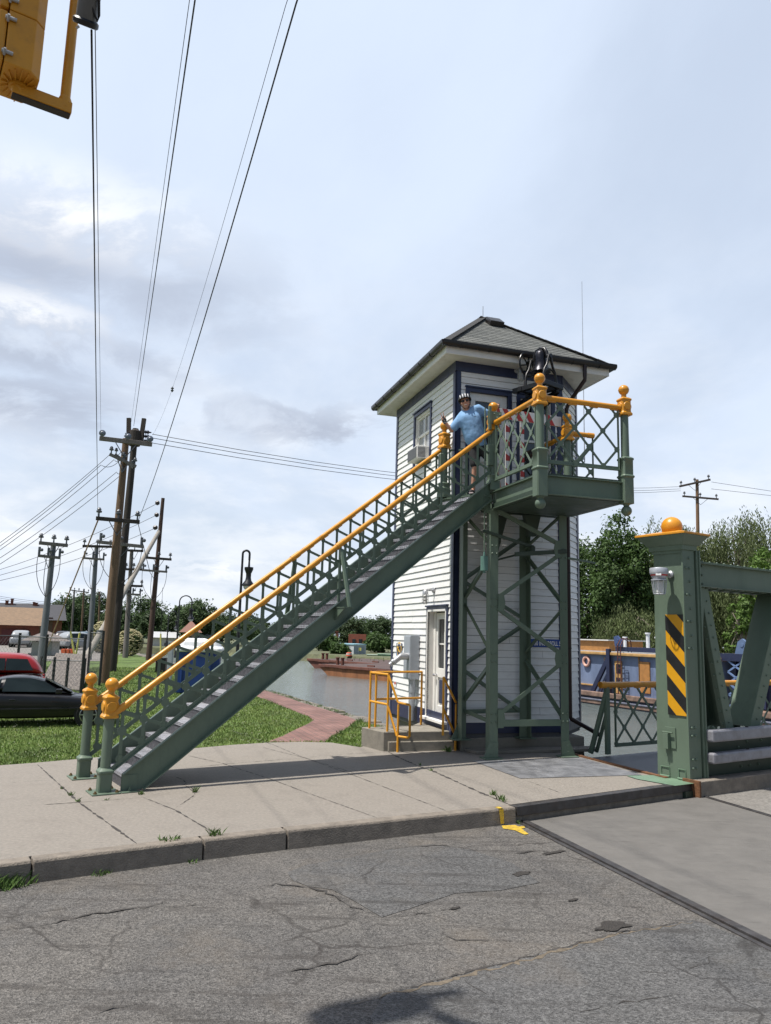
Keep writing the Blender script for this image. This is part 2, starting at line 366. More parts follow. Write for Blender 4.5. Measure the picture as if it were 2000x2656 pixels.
for i,(x,y,rx,ry) in enumerate([(1592,2403,0.17,0.075),(1350,2268,0.11,0.055),(1438,2212,0.16,0.035),(1486,2336,0.06,0.022),(1180,2357,0.06,0.016),(895,2200,0.0,0.0)]):
    if rx: flat('pothole',blobpoly(G(x,y,ROADZ),rx,ry,u,w,64,0.34,i),ROADZ+0.009,m_hole)
def ribbon(bm,pts,wd,z,seed=0,jit=0.5,sub=14):
    rnd=random.Random(seed); P=[]
    for i in range(len(pts)-1):
        a,b=pts[i],pts[i+1]; n=max(2,int((b-a).length/0.055))
        for k in range(n): P.append(a.lerp(b,k/n))
    P.append(pts[-1])
    for p in P[1:-1]: p+= Vector((rnd.uniform(-1,1),rnd.uniform(-1,1),0))*wd*jit
    prev=None
    for i,p in enumerate(P):
        d=(P[min(i+1,len(P)-1)]-P[max(i-1,0)]).normalized(); s=Vector((-d.y,d.x,0))
        e=min(i,len(P)-1-i); k=wd*0.5*(rnd.random()**1.6*1.7+.12)*min(1,0.15+e*0.10)
        a,b=p+s*k,p-s*k; a=Vector((a.x,a.y,z)); b=Vector((b.x,b.y,z))
        if prev: bm.face([prev[0],prev[1],b,a])
        prev=(a,b)
c1=(0,1940); c2=(1000,1940); k=1.666
cr=MB()
for i,(c,pts,wd) in enumerate([(c1,[(0,790),(200,765),(400,720),(600,695),(830,640)],.035),(c1,[(300,1180),(480,1130),(720,1070)],.03),(c1,[(1100,995),(1250,965),(1440,935),(1600,885)],.035),
  (c1,[(1090,605),(1200,590),(1300,600),(1400,620),(1500,680),(1620,720)],.03),(c1,[(0,740),(150,710),(330,690)],.02),(c1,[(0,940),(150,915),(260,890)],.022),(c1,[(560,700),(760,690),(980,665)],.018),(c1,[(440,650),(600,635)],.02),
  (c2,[(0,1062),(250,1002),(560,922),(750,872),(1000,802),(1330,747)],.026),(c2,[(1050,970),(1200,975),(1330,950),(1400,935),(1400,900)],.016),(c2,[(840,1145),(1000,1110),(1150,1085),(1300,1070)],.022),
  (c2,[(0,440),(250,420),(400,445)],.03),(c2,[(440,465),(600,455),(680,445),(800,470),(900,500)],.03),(c2,[(200,770),(300,830),(500,835),(720,855)],.018),(c2,[(1090,660),(1190,675)],.02),(c2,[(960,680),(1100,690),(1230,720)],.018),
  (c2,[(1400,1090),(1500,1120),(1640,1160)],.016),(c2,[(0,735),(120,720),(330,695)],.025),(c2,[(340,1010),(440,1070),(490,1130)],.014)]):
    ribbon(cr,[G(x,y,ROADZ) for x,y in px(c,k,pts)],wd*.7,ROADZ+0.008,i,1.1)
setting(cr.build('road_crack',m_crack,recalc=False))
cr=MB()
ribbon(cr,[G(x,y,ROADZ) for x,y in px(c2,k,[(-150,1110),(0,1072),(250,1012),(560,930),(750,880),(1000,810),(1330,755)])],0.032,ROADZ+0.0065,99,.9)
setting(cr.build('road_seam',m_seam,recalc=False))
# yellow survey marks
ym=MB()
ym.face([G(x,y,ROADZ)+Z*0.007 for x,y in px(c2,k,[(502,338),(560,335),(575,342),(598,339),(604,347),(588,351),(618,374),(600,377),(560,358),(508,350)])])
setting(ym.build('paint_mark',m_yel_paint,recalc=False))

# sidewalk
far=[G(-60,1990),G(0,1985),G(95,1978),G(300,1960),G(500,1941),G(600,1932),G(695,1926),G(780,1924),G(860,1926),G(935,1938)]
S1=[Kl+w*0.15]+[p+w*0.15 for p in K]
Bp=G(1706,2014)                                       # where the rust strip meets the post
side_poly=S1+[Bp,BK,BK+bank_d*2.2]+[G(935,1938)+u*2.2+w*1.5]+list(reversed(far))+[G(-60,1990)-u*30+w*0.5]
sw=flat('sidewalk',side_poly,0.0,m_conc)
# joints and cracks in the paving
jt=MB()
J=[(c1,1.666,[(160,70),(340,235),(600,420)],.024),(c1,1.666,[(0,155),(220,138)],.010),(c1,1.666,[(0,258),(350,235),(610,216)],.012),(c1,1.666,[(620,215),(760,270),(930,370)],.022),
 ((780,1860),3.62,[(-700,110),(-260,260),(0,370),(500,548),(1390,890)],.013),((780,1860),3.62,[(0,690),(740,955)],.014),((780,1860),3.62,[(820,325),(900,370),(1100,460),(1250,510),(1666,700),(2020,848)],.042),
 ((780,1860),3.62,[(0,530),(400,510),(700,490),(1080,455)],.008),((780,1860),3.62,[(0,585),(500,535),(1100,480)],.007),
 ((340,1860),3.62,[(290,535),(350,560),(410,560),(490,590),(520,620),(490,640),(525,650),(570,690),(600,700),(600,730),(500,800),(420,850)],.014),
 ((340,1860),3.62,[(400,490),(900,440),(1600,385)],.010),((340,1860),3.62,[(500,355),(860,435),(960,470),(1360,600),(1666,720)],.018),((340,1860),3.62,[(1180,270),(1450,340),(1660,390),(2200,560)],.012),
 ((780,1860),3.62,[(0,385),(400,350),(800,325)],.008),((1300,1860),3.97,[(220,640),(500,740),(750,830)],.008),((1300,1860),3.97,[(0,637),(200,632)],.01)]
for i,(c,kk,pts,wd) in enumerate(J): ribbon(jt,[G(x,y,0) for x,y in px(c,kk,pts)],wd,0.003,i+30,0.12 if wd>.02 or i<6 else .4)
setting(jt.build('paving_joint',m_crack,recalc=False))
# kerb stones
kb=MB(); prof_w=0.15
KK=[Kl]+K[:4]
segs=[]
for a,b2 in zip(KK[:-1],KK[1:]): segs.append((a,b2))
first=segs[0]; d=(first[1]-first[0]).normalized()
ks=[(first[1]-d*(3.0*i+3.0),first[1]-d*3.0*i) for i in range(0,9)]+segs[1:3]
a,b2=segs[3]; m1=a.lerp(b2,0.5); ks+= [(a,b2)]
for a,b2 in ks:
    d=(b2-a).normalized(); a=a+d*0.008; b2=b2-d*0.008; s=Vector((-d.y,d.x,0))
    kb.prism([a+Z*0.004,a+Z*(-0.02)-s*0.012,a+Z*(-0.3)-s*0.03,a+Z*(-0.3)+s*prof_w,a+s*prof_w+Z*0.004],b2-a)
setting(kb.build('kerb',m_kerb,bev=0.012))
# steel faced kerb on the bridge approach
d=(K[4]-K[3]).normalized(); s=Vector((-d.y,d.x,0))
kb=MB(); kb.box((K[3]+K[4])/2+Z*(-0.05)+s*0.05,((K[4]-K[3]).length-0.02,0.12,0.116),d,s,Z)
setting(kb.build('steel_kerb',m_steel,bev=0.006))
kb=MB(); kb.box((K[3]+K[4])/2+Z*(-0.20)+s*0.075,((K[4]-K[3]).length-0.02,0.11,0.185),d,s,Z)
setting(kb.build('kerb_base',m_kerb,bev=0.01))
ymk=MB(); p0,_=I(K[2],(K[3]-K[2]).normalized(),1298,2098); d2=(K[3]-K[2]).normalized(); s2=Vector((-d2.y,d2.x,0)); p0.z=0
ymk.prism([p0+d2*-0.035-s2*0.004+Z*0.0065,p0+d2*0.035-s2*0.004+Z*0.0065,p0+d2*0.035+s2*0.09+Z*0.0065,p0+d2*-0.03+s2*0.07+Z*0.0065],Z*0.002)
ymk.prism([p0+d2*-0.035-s2*0.018+Z*0.0,p0+d2*0.035-s2*0.018,p0+d2*0.03-s2*0.034-Z*0.17,p0+d2*-0.02-s2*0.034-Z*0.17],-s2*0.002)
setting(ymk.build('paint_mark',m_yel_paint,recalc=True))
# tread plate, rust strip, bridge footway
def tread_plate(name,col):
    m=mat(name,col,0.45,0.7,var=0.2,scale=4); t,b=nodes(m); n=t.nodes.new; l=t.links.new
    co=n('ShaderNodeTexCoord'); mp=n('ShaderNodeMapping'); mp.inputs[2].default_value=(0,0,R(-17)); mp.inputs[3].default_value=(28,28,1); l(co.outputs['Object'],mp.inputs[0])
    ck=n('ShaderNodeTexVoronoi'); ck.inputs['Scale'].default_value=1.0; ck.inputs['Randomness'].default_value=0.1; l(mp.outputs[0],ck.inputs[0])
    bp=n('ShaderNodeBump'); bp.invert=True; bp.inputs['Strength'].default_value=1.0; bp.inputs['Distance'].default_value=0.02; l(ck.outputs[0],bp.inputs['Height']); l(bp.outputs[0],b.inputs['Normal']); return m
m_tread=tread_plate('tread_plate',(0.30,0.30,0.31))
flat('cover_plate',[G(x,y) for x,y in [(1224,1974),(1350,2020),(1665,2011),(1508,1966)]],0.007,m_tread)
rs=MB(); d=(Bp-BK).normalized(); s=Vector((-d.y,d.x,0))
rs.box((BK+Bp)/2+Z*0.012,((BK-Bp).length+0.4,0.075,0.03),d,s,Z); setting(rs.build('edge_strip',m_rust,bev=0.004))
m_plank=mat('footway_plate',(0.125,0.135,0.155),0.55,0.3,var=0.3,scale=3,bump=0.2,stretch=(1,6,1))
fw=MB(); q0=BK+u*0.10; q1=Bp+u*0.10
fw.prism([q0-Z*0.03,q1-Z*0.03,q1+u*24-Z*0.03,q0+u*24-Z*0.03],Z*-0.05); setting(fw.build('bridge_footway',m_plank))
m_green=mat('green_paint',(0.112,0.156,0.113),0.45,0.0,var=0.12,scale=2.5,bump=0.06,bscale=18,dirt=(0.074,0.106,0.080),dirts=2.6,dirta=0.7,stretch=(1,1,.4),chip=(0.13,0.10,0.07),chips=5.0,chipt=0.70)
m_green2=mat('pale_green_paint',(0.135,0.215,0.145),0.5,var=0.12,scale=3,dirt=(0.12,0.2,0.13),dirts=2)
flat('apron_plate',[G(x,y) for x,y in [(1625,2013.5),(1652,2022),(1751,2040),(1800,2034),(1775,2022),(1706,2012)]],0.011,m_green2)

# lawn, canal, banks
lz=-0.05
B1=G(990,1872,-.12); B1.z=0; offb=azv(66)
BL=[BK.lerp(B1,.35),B1]+[B1+bank_d*t for t in (60,160,420)]
lawn_poly=list(reversed(far))+[G(-60,1990)-u*30+w*0.5,Vector((-420,-20,0)),Vector((-420,420,0))]+[q-offb*0.85 for q in reversed(BL)]+[G(935,1938)+u*2.2+w*1.5]
lawn_poly=[p for p in reversed(lawn_poly)]
flat('lawn',lawn_poly,lz,m_grass)
cw=MB(); off=azv(66)
bseg=(B1-BK).normalized(); noff=Vector((bseg.y,-bseg.x,0))
for i in range(-6,150):
    bd2,of2=(bank_d,off) if i>=0 else (bseg,noff)
    a=B1+bd2*(i*1.25); rnd=random.Random(i); dz=rnd.uniform(-0.03,0.03); o2=rnd.uniform(-.05,.05)
    cw.box(a+bd2*0.62-of2*(0.42+o2)+Z*(-0.12+dz-1.0),(1.23,0.95,2.0),bd2,of2,Z)
setting(cw.build('canal_wall',mat('bank_stone',(0.17,0.15,0.125),0.95,var=0.4,scale=2.2,bump=1.0,bscale=9,dirt=(0.06,0.05,0.042),dirts=2),bev=0.05))
ab=MB(); ab.prism([BK+Z*-0.3,Bp+Z*-0.3,Bp-ty*8+Z*-0.3,Bp-ty*8-tx*3-Z*0.3,BK-tx*2-Z*0.3],Z*-2.2); setting(ab.build('abutment',m_conc2))
wm=mat('canal_water',(0.115,0.140,0.138),0.06,var=0.1,scale=0.5); t,b=nodes(wm); n=t.nodes.new; l=t.links.new
co=n('ShaderNodeTexCoord'); mp=n('ShaderNodeMapping'); mp.inputs[2].default_value=(0,0,R(-20)); mp.inputs[3].default_value=(0.8,1.8,1); l(co.outputs['Object'],mp.inputs[0])
a1=n('ShaderNodeTexNoise'); a1.inputs['Scale'].default_value=3.2; a1.inputs['Detail'].default_value=6; a1.inputs['Roughness'].default_value=0.6; l(mp.outputs[0],a1.inputs[0])
bp=n('ShaderNodeBump'); bp.inputs['Strength'].default_value=0.5; bp.inputs['Distance'].default_value=0.2; l(a1.outputs[0],bp.inputs['Height']); l(bp.outputs[0],b.inputs['Normal'])
b.inputs['IOR'].default_value=1.33; b.inputs['Roughness'].default_value=0.06
for lk in list(b.inputs['Roughness'].links): t.links.remove(lk)
flat('canal_water',[(-500,-60,0),(500,-60,0),(500,500,0),(-500,500,0)],-1.6,wm)
fb=MB(); o27=off*29
P0=BK+o27-bank_d*70; P1=BK+o27+bank_d*72; P2=P1+azv(-75)*16+bank_d*18; P3=BK+bank_d*108-off*1
top=[P0,P1,P2,P3,BK+bank_d*420-off*1,Vector((500,480,0)),Vector((500,-40,0))]
fb.face([Vector((p.x,p.y,-0.7)) for p in top])
for a,c in zip(top[:3],top[1:4]): fb.face([Vector((a.x,a.y,-0.7)),Vector((c.x,c.y,-0.7)),Vector((c.x,c.y,-2))+(-off)*1.2,Vector((a.x,a.y,-2))-off*1.2])
o=fb.build('far_bank',m_soil,recalc=False); setting(o)
if o.data.polygons[0].normal.z<0: o.data.flip_normals()
# brick path
m_brick=mat('brick_path',(0.33,0.17,0.14),0.9,var=0.2,scale=3); t,b=nodes(m_brick); n=t.nodes.new; l=t.links.new
co=n('ShaderNodeTexCoord'); mp=n('ShaderNodeMapping'); mp.inputs[2].default_value=(0,0,R(24)); l(co.outputs['Object'],mp.inputs[0])
bt=n('ShaderNodeTexBrick'); bt.inputs['Color1'].default_value=(0.245,0.125,0.105,1); bt.inputs['Color2'].default_value=(0.175,0.092,0.08,1); bt.inputs['Mortar'].default_value=(0.085,0.062,0.052,1); bt.inputs['Scale'].default_value=1.0; bt.inputs['Brick Width'].default_value=0.215; bt.inputs['Row Height'].default_value=0.11; bt.inputs['Mortar Size'].default_value=0.014; bt.inputs['Bias'].default_value=-0.1
l(mp.outputs[0],bt.inputs[0])
nz=n('ShaderNodeTexNoise'); nz.inputs['Scale'].default_value=1.1; nz.inputs['Detail'].default_value=5; l(co.outputs['Object'],nz.inputs[0])
mr=n('ShaderNodeMapRange'); mr.inputs[1].default_value=.3; mr.inputs[2].default_value=.7; mr.inputs[3].default_value=.75; mr.inputs[4].default_value=1.2; l(nz.outputs[0],mr.inputs[0])
sc=n('ShaderNodeVectorMath'); sc.operation='SCALE'; l(bt.outputs[0],sc.inputs[0]); l(mr.outputs[0],sc.inputs[3]); l(sc.outputs[0],b.inputs['Base Color'])
cc=(400,1400); kk=2.603
pl=px(cc,kk,[(760,1367),(870,1325),(960,1280),(1040,1243),(1075,1220),(1030,1190),(900,1140),(790,1095),(700,1063),(660,1045)])
pr=px(cc,kk,[(730,1018),(760,1022),(860,1053),(1000,1102),(1200,1160),(1310,1195),(1365,1220),(1300,1275),(1200,1335),(1150,1368)])
end=[G(640,1780,lz)+bank_d*24-off*0.7,G(665,1788,lz)+bank_d*24+off*.2]
path_poly=[G(x,y,lz) for x,y in pl]+end+[G(x,y,lz) for x,y in pr]
flat('brick_path',path_poly,lz+0.006,m_brick)

# grass blades, clover and weeds
def inpoly(p,poly):
    c=False; j=len(poly)-1
    for i in range(len(poly)):
        if (poly[i].y>p.y)!=(poly[j].y>p.y) and p.x<(poly[j].x-poly[i].x)*(p.y-poly[i].y)/(poly[j].y-poly[i].y)+poly[i].x: c=not c
        j=i
    return c
def view(p):
    q=MC@(Vector(p)-Vector((0,0,H)))
    if q.z<=0: return None
    return CX+FPX*q.x/q.z,CY+FPX*q.y/q.z
rnd=random.Random(3)
gm=[MB(),MB()]; cl=MB()
def blade(bm,p,h,wd,lean):
    a=rnd.uniform(0,2*PI); d=Vector((math.cos(a),math.sin(a),0)); b=rnd.uniform(0,2*PI); ln=Vector((math.cos(b),math.sin(b),0))*lean*h
    bm.face([p-d*wd,p+d*wd,p+d*wd*0.5+ln*0.4+Z*h*0.6,p+ln+Z*h])
cnt=0
while cnt<120000:
    r=10+ (rnd.random()**1.6)*34; a=R(rnd.uniform(-32,6)); p=Vector((math.sin(a)*r,math.cos(a)*r,lz))
    if not inpoly(p,lawn_poly) or inpoly(p,path_poly): continue
    cnt+=1
    q=p.copy(); n_=noise.noise(p*0.5)
    h=rnd.uniform(0.02,0.046)*(1+0.35*n_)*(1+r/60); blade(gm[0] if rnd.random()<0.62+n_*0.5 else gm[1],p,h,0.004+r*0.00022,rnd.uniform(0.1,0.9))
    if rnd.random()<0.010+0.03*max(0,noise.noise(p*0.9+Vector((5,2,0)))): cl.ball(p+Z*(h+0.01),0.007+r*0.00016,5,3)
tag(gm[0].build('grass',mat('grass_blade',(0.112,0.180,0.030),0.7,var=0.45,scale=0.8),recalc=False),kind='stuff')
tag(gm[1].build('grass',mat('grass_blade_dry',(0.165,0.205,0.05),0.7,var=0.4,scale=0.8),recalc=False),kind='stuff')
tag(cl.build('clover_flowers',mat('clover_white',(0.42,0.42,0.30),0.8),recalc=False),kind='stuff')
# weeds along joints, gutter and bank edge
wb=MB()
def tuft(p,r,h,n):
    for _ in range(n):
        a=rnd.uniform(0,2*PI); q=p+Vector((math.cos(a),math.sin(a),0))*r*rnd.random()**0.6*Vector((1,1,1)).x; blade(wb,q,h*rnd.uniform(.4,1.1),rnd.uniform(.004,.009),rnd.uniform(.2,1.1))
for x,y,z,r,h,n in [(-20,2298,ROADZ,.16,.12,160),(8,2292,ROADZ,.16,.12,170),(45,2284,ROADZ,.16,.11,150),(88,2270,ROADZ,.06,.13,40),(80,2262,ROADZ,.1,.06,40),(190,2265,ROADZ,.05,.05,24),(250,2262,ROADZ,.08,.06,40),(275,2259,ROADZ,.04,.05,16),
    (435,2180,0,.08,.05,34),(455,2178,0,.05,.05,20),(558,2166,0,.07,.08,46),(527,2218,ROADZ,.03,.1,26),(495,2232,ROADZ,.06,.04,20),(1279,2062,0,.05,.07,36),(1297,2073,0,.05,.08,40),(1308,2079,0,.03,.05,16),(1337,2134,ROADZ,.04,.05,22),
    (1090,1985,0,.02,.05,12),(1118,1999,0,.03,.05,14),(1163,1950,0,.05,.12,40),(1150,1947,0,.04,.05,20),(505,2055,0,.03,.09,30),(366,2060,0,.04,.05,26),(184,2063,0,.03,.05,18),(203,2079,0,.03,.05,20),(278,2075,0,.03,.03,10),(1020,1949,0,.05,.04,20),(160,2046,0,.02,.04,10)]:
    tuft(G(x,y,z)-(w*.07 if z<-.1 else w*0),r,h,n)
pe=[G(x,y,lz) for x,y in px(cc,kk,[(745,1016),(860,1045),(1000,1092),(1200,1150),(1330,1195)])]
for a,c in zip(pe[:-1],pe[1:]):
    for i in range(int((c-a).length*16)): tuft(a.lerp(c,rnd.random())+off*rnd.uniform(-.12,.10),.06,.055,6)
pe=[G(x,y,lz) for x,y in px(cc,kk,[(1150,1368),(1200,1335),(1300,1275),(1365,1222)])]+[];
for a,c in zip(pe[:-1],pe[1:]):
    for i in range(int((c-a).length*10)): tuft(a.lerp(c,rnd.random())+off*rnd.uniform(.05,.2),.06,.1,8)
tag(wb.build('weeds',mat('weed_leaf',(0.075,0.135,0.026),0.7,var=0.5,scale=3),recalc=False),kind='stuff')
lf=MB()
for x,y in [(92,2275),(100,2268),(128,2274),(222,2262),(110,2276),(860,2130)]:
    p=G(x,y,ROADZ)+Z*0.02; a=rnd.uniform(0,3); d1=Vector((math.cos(a),math.sin(a),0.2)); d2=Vector((-math.sin(a),math.cos(a),.3)); lf.face([p-d1*.02,p+d2*.014,p+d1*.03,p-d2*.012])
tag(lf.build('fallen_leaves',mat('dry_leaf',(0.5,0.38,0.12),0.8),recalc=False),kind='stuff')
# ================================================================== STAIR, TOWER, GATEHOUSE
m_orange=mat('orange_enamel',(0.60,0.26,0.018),0.36,var=0.08,scale=3,bump=0.05,bscale=12,dirt=(0.40,0.16,0.02),dirts=2.5,dirta=0.55,chip=(0.30,0.12,0.03),chips=6,chipt=.69)
m_dgreen=mat('shadow_green_paint',(0.036,0.056,0.040),0.5,var=0.12,scale=2.5,dirt=(0.06,0.10,0.07),dirts=2)  # dark green paint; the shade of the undersides is put into this colour
m_bolt=mat('brassy_bolt',(0.16,0.11,0.05),0.5,0.6)
def grating(name):
    m=mat(name,(0.34,0.34,0.37),0.5,0.5,var=0.15,scale=5); t,b=nodes(m); n=t.nodes.new; l=t.links.new
    co=n('ShaderNodeTexCoord'); mp=n('ShaderNodeMapping'); mp.inputs[2].default_value=(0,0,R(33)); l(co.outputs['Object'],mp.inputs[0])
    mp.inputs[3].default_value=(45,45,45)
    v=n('ShaderNodeTexVoronoi'); v.inputs['Scale'].default_value=1; v.inputs['Randomness'].default_value=0.15; l(mp.outputs[0],v.inputs[0])
    mr=n('ShaderNodeMapRange'); l(v.outputs[0],mr.inputs[0]); mr.inputs[1].default_value=.2; mr.inputs[2].default_value=.55; mr.inputs[3].default_value=0.25; mr.inputs[4].default_value=1.25
    src=b.inputs['Base Color'].links[0].from_socket
    s=n('ShaderNodeVectorMath'); s.operation='SCALE'; l(src,s.inputs[0]); l(mr.outputs[0],s.inputs[3]); l(s.outputs[0],b.inputs['Base Color'])
    bp=n('ShaderNodeBump'); bp.inputs['Strength'].default_value=0.8; bp.inputs['Distance'].default_value=0.01; l(v.outputs[0],bp.inputs['Height']); l(bp.outputs[0],b.inputs['Normal']); return m
m_grate=grating('stair_grating')
m_riser=mat('riser_mesh',(0.085,0.085,0.095),0.6,0.3,var=.6,scale=30,bump=.5,bscale=60)
m_green_in=mat('green_panel',(0.088,0.155,0.095),0.5,var=0.1,scale=2)

NA=G(268,2056); NB=G(210,2017); NB=NA+w*1.146
AX=G(1276,1968)
def newel_cap(p,zc,parent,X,sc=1.0):
    """square orange cap with four roundels and a ball; zc = underside"""
    Y=Z.cross(X); mb=MB(); hw=0.083*sc
    mb.lathe(p,[(hw*1.22,zc),(hw*1.24,zc+.03*sc),(hw*1.06,zc+.05*sc),(hw,zc+.06*sc),(hw,zc+.245*sc),(hw*1.14,zc+.255*sc),(hw*1.14,zc+.275*sc),(hw*.8,zc+.298*sc),(hw*.5,zc+.31*sc)],sq=True,X=X)
    for d in (X,-X,Y,-Y):
        mb.lathe(p+Z*(zc+.152*sc)+d*hw*0.98,[(.068*sc,0),(.068*sc,.012),(.058*sc,.02)],18,axis=d)
    o=mb.build('newel_cap',m_orange,parent,bev=0.006)
    b=MB(); b.lathe(p+Z*(zc+.30*sc),[(.052*sc,0),(.042*sc,.02),(.040*sc,.055*sc),(.05*sc,.07*sc)],18)
    b.ball(p+Z*(zc+.437*sc),.086*sc,24,14); b.lathe(p+Z*(zc+.437*sc),[(.0875*sc,-.004),(.0875*sc,.004)],24)
    b.build('ball_finial',m_orange,o,smooth=True)
    return o
# ---- staircase
st=thing('staircase','long green steel staircase with orange handrails rising from the sidewalk to the raised platform','stairs',NA+w*0.57+u*0.2)
SL=0.7575
def hz(s): return 0.955+SL*s
def lz_(s): return 0.24+0.7525*s           # lower lattice rail
def tz(s): return 0.07+0.750*s             # stringer top edge
top_s=6.26
def stairP(side,s,z): return (NA if side==0 else NB)+u*s+Z*z
for side in (0,1):
    o_=-1 if side==0 else 1
    base=(NA if side==0 else NB)+w*(0.06*-o_ if 0 else 0.0)
    off_=w*(0.045*(-1 if side==0 else 1))
    s0,s1=(0.20,6.47) if side==0 else (0.20,6.30); top_s=6.52 if side==0 else 6.27
    sb=0.476
    def P(s,z): return base+off_+u*s+Z*z
    # stringer: channel with plumb cut foot
    poly=[P(s0,0.02),P(s0,tz(s0)+0.005),P(s1,tz(s1)),P(s1,tz(s1)-0.36),P(sb,0.012),P(s0+0.2,0.012)]
    mb=MB(); mb.prism([p-w*0.006 for p in poly],w*0.012)
    out=-w if side==0 else w
    dirS=(u+Z*0.752).normalized(); nrm=dirS.cross(w).normalized()
    if nrm.z<0: nrm=-nrm
    # flanges
    a,b2=P(s0+.004,tz(s0)),P(s1,tz(s1)-0.004); mb.bar(a+out*0.032,b2+out*0.032,0.075,0.012,nrm)
    a,b2=P(sb+.005,0.02),P(s1,tz(s1)-0.355); mb.bar(a+out*0.04,b2+out*0.04,0.09,0.014,nrm)
    mb.box(P(s0+.105,0.11)+out*0.008,(0.20,0.012,0.20),u,w,Z); mb.box(P(s0+.1,0.008)+out*0.05,(0.22,0.16,0.012),u,w,Z)
    sg=mb.build('stringer',m_green,st,bev=0.003)
    mb=MB(); mb.lathe(P(s0+.1,0.014)+out*0.06,[(.022,0),(.022,.02),(.012,.021),(.012,.045)],6); mb.build('anchor_bolt',m_green,sg)
    # lattice
    mb=MB(); nb=23 if side==0 else 22; pit=0.2735
    a,b2=P(0.06,lz_(0.06)),P(top_s-.06,lz_(top_s-.06))
    mb.bar(a,b2,0.012,0.058,nrm); mb.bar(a+out*0.018-Z*0.034,b2+out*0.018-Z*0.034,0.045,0.01,nrm)
    zb=lambda s: lz_(s)+0.02; zt=lambda s: hz(s)-0.075
    q=-out*0.012
    for k in range(nb+1):
        s=0.16+pit*k
        mb.bar(P(s,zb(s)-.03),P(s,zt(s)+0.04),0.010,0.044,u)
        mb.lathe(P(s,zb(s)+.03)+q*0.8,[(.052,0),(.052,.008)],12,axis=out)
        mb.lathe(P(s,zt(s)-0.005)+q*0.8,[(.040,0),(.040,.008)],12,axis=out)
        if k+2<=nb:
            sm=s+pit; se=s+2*pit
            mb.bar(P(s,zt(s)-0.01)+q,P(se,zb(se)+.03)+q,0.009,0.042,u)
            mb.lathe(P(sm,(zt(s)-0.01+zb(se)+.03)/2)+q*1.3,[(.056,0),(.056,.02)],14,axis=out)
    s=0.16; mb.bar(P(s,(zt(s)+zb(s+pit))*.5-.05),P(s+pit,zb(s+pit)+.03),0.009,0.042,u)
    mb.lathe(P(s,(zt(s)+zb(s+pit))*.5-.03),[(.06,-.012),(.06,.012)],14,axis=out)
    s=0.16+pit*(nb-1); mb.bar(P(s,zt(s)),P(s+pit,(zt(s+pit)+zb(s+pit))*.5),0.009,0.042,u)
    lat=mb.build('lattice_panel',m_green,st,bev=0.0015)
    rv=MB()
    for k in range(nb+1):
        s=0.16+pit*k
        for ds in (-.035,.035): rv.ball(P(s+ds,lz_(s+ds))+out*0.008,.011,8,5)
        rv.ball(P(s,zb(s)+.085)+out*0.006,.008,6,4)
    rv.build('rivet',m_green,lat)['kind']='stuff'
    # handrail: pipe with a sleeve at each end and a coupling in the middle
    mb=MB(); mb.tube([P(0.02,hz(0.02)),P(top_s,hz(top_s))],0.041,16)
    for s in (0.02,):
        mb.tube([P(s,hz(s)),P(s+.16,hz(s+.16))],0.046,16)
    smid=3.28 if side==0 else 3.12
    mb.tube([P(smid,hz(smid)),P(smid+.14,hz(smid+.14))],0.049,16)
    for k in range(nb):
        s=0.2+pit*k; mb.box(P(s,hz(s)-0.048),(0.13,0.030,0.02),dirS,w,nrm)
    hr=mb.build('handrail',m_orange,st,smooth=True)
    rv=MB()
    for k in range(nb):
        s=0.2+pit*k
        for ds in (-.045,.045): rv.ball(P(s+ds,hz(s+ds)-0.043)+out*0.017,.008,6,4)
    rv.build('rivet',m_dgreen,hr)['kind']='stuff'
    # knee brace half way up
    sb_=smid+.07
    mb=MB(); foot=P(sb_+0.02,tz(sb_)-0.14)+out*0.30; 
    mb.bar(P(sb_,hz(sb_)-.05),P(sb_,tz(sb_)),0.05,0.03,u)
    mb.bar(P(sb_+.0,hz(sb_)-.10)+out*0.03,foot+Z*0.05,0.035,0.045,u)
    mb.bar(P(sb_+.03,hz(sb_)-.12)+out*0.03,foot+Z*0.03+u*0.03,0.012,0.05,u)
    mb.build('knee_brace',m_green,st,bev=0.003)
    mb=MB(); a=P(sb_-.08,tz(sb_)-0.10)
    mb.prism([a,a+u*0.17,a+u*0.17+out*0.32,a+out*0.32],Z*0.012)
    mb.prism([P(sb_-.07,tz(sb_)-0.10),P(sb_-.07,tz(sb_)-0.30),P(sb_-.07,tz(sb_)-0.10)+out*0.32],u*0.012)
    mb.build('outrigger',m_green,st)
    # newel at the foot
    p=(NA if side==0 else NB)
    mb=MB()
    mb.lathe(p,[(.082,.012),(.082,.235),(.096,.25),(.096,.275),(.07,.30),(.06,.31)],sq=True,X=u); mb.lathe(p,[(.064,.29),(.066,.93)],24)
    nw=mb.build('newel_post',m_green,st,bev=0.006,smooth=True)
    newel_cap(p,0.93,st,u,0.98)
    mb=MB(); mb.box(p+Z*0.008,(0.36,0.36,0.016),u,w,Z); mb.build('base_plate',m_green2 if 0 else m_green,nw,bev=0.003)
    for i in (-1,1):
        for j in (-1,1): mb=MB(); mb.lathe(p+u*.135*i+w*.135*j+Z*0.016,[(.024,0),(.024,.018),(.013,.019),(.013,.034),(.0,.036)],6); mb.build('anchor_bolt',m_bolt,nw)
# treads
for k in range(23):
    s=0.285+0.2695*k; z=0.185+0.2025*k
    a=NA+u*s+w*0.06; mb=MB(); L=1.146-0.12
    c=a+w*L/2
    mb.box(c+u*0.135+Z*(z-0.012),(0.285,L,0.018),u,w,Z)
    mb.box(c+u*0.0+Z*(z-0.03),(0.014,L,0.05),u,w,Z)
    td=mb.build('tread',m_grate,st,bev=0.003)
    mb=MB(); mb.box(c+u*0.009+Z*(z-0.118),(0.008,L-.004,0.20),u,w,Z); mb.build('riser',m_riser,td)

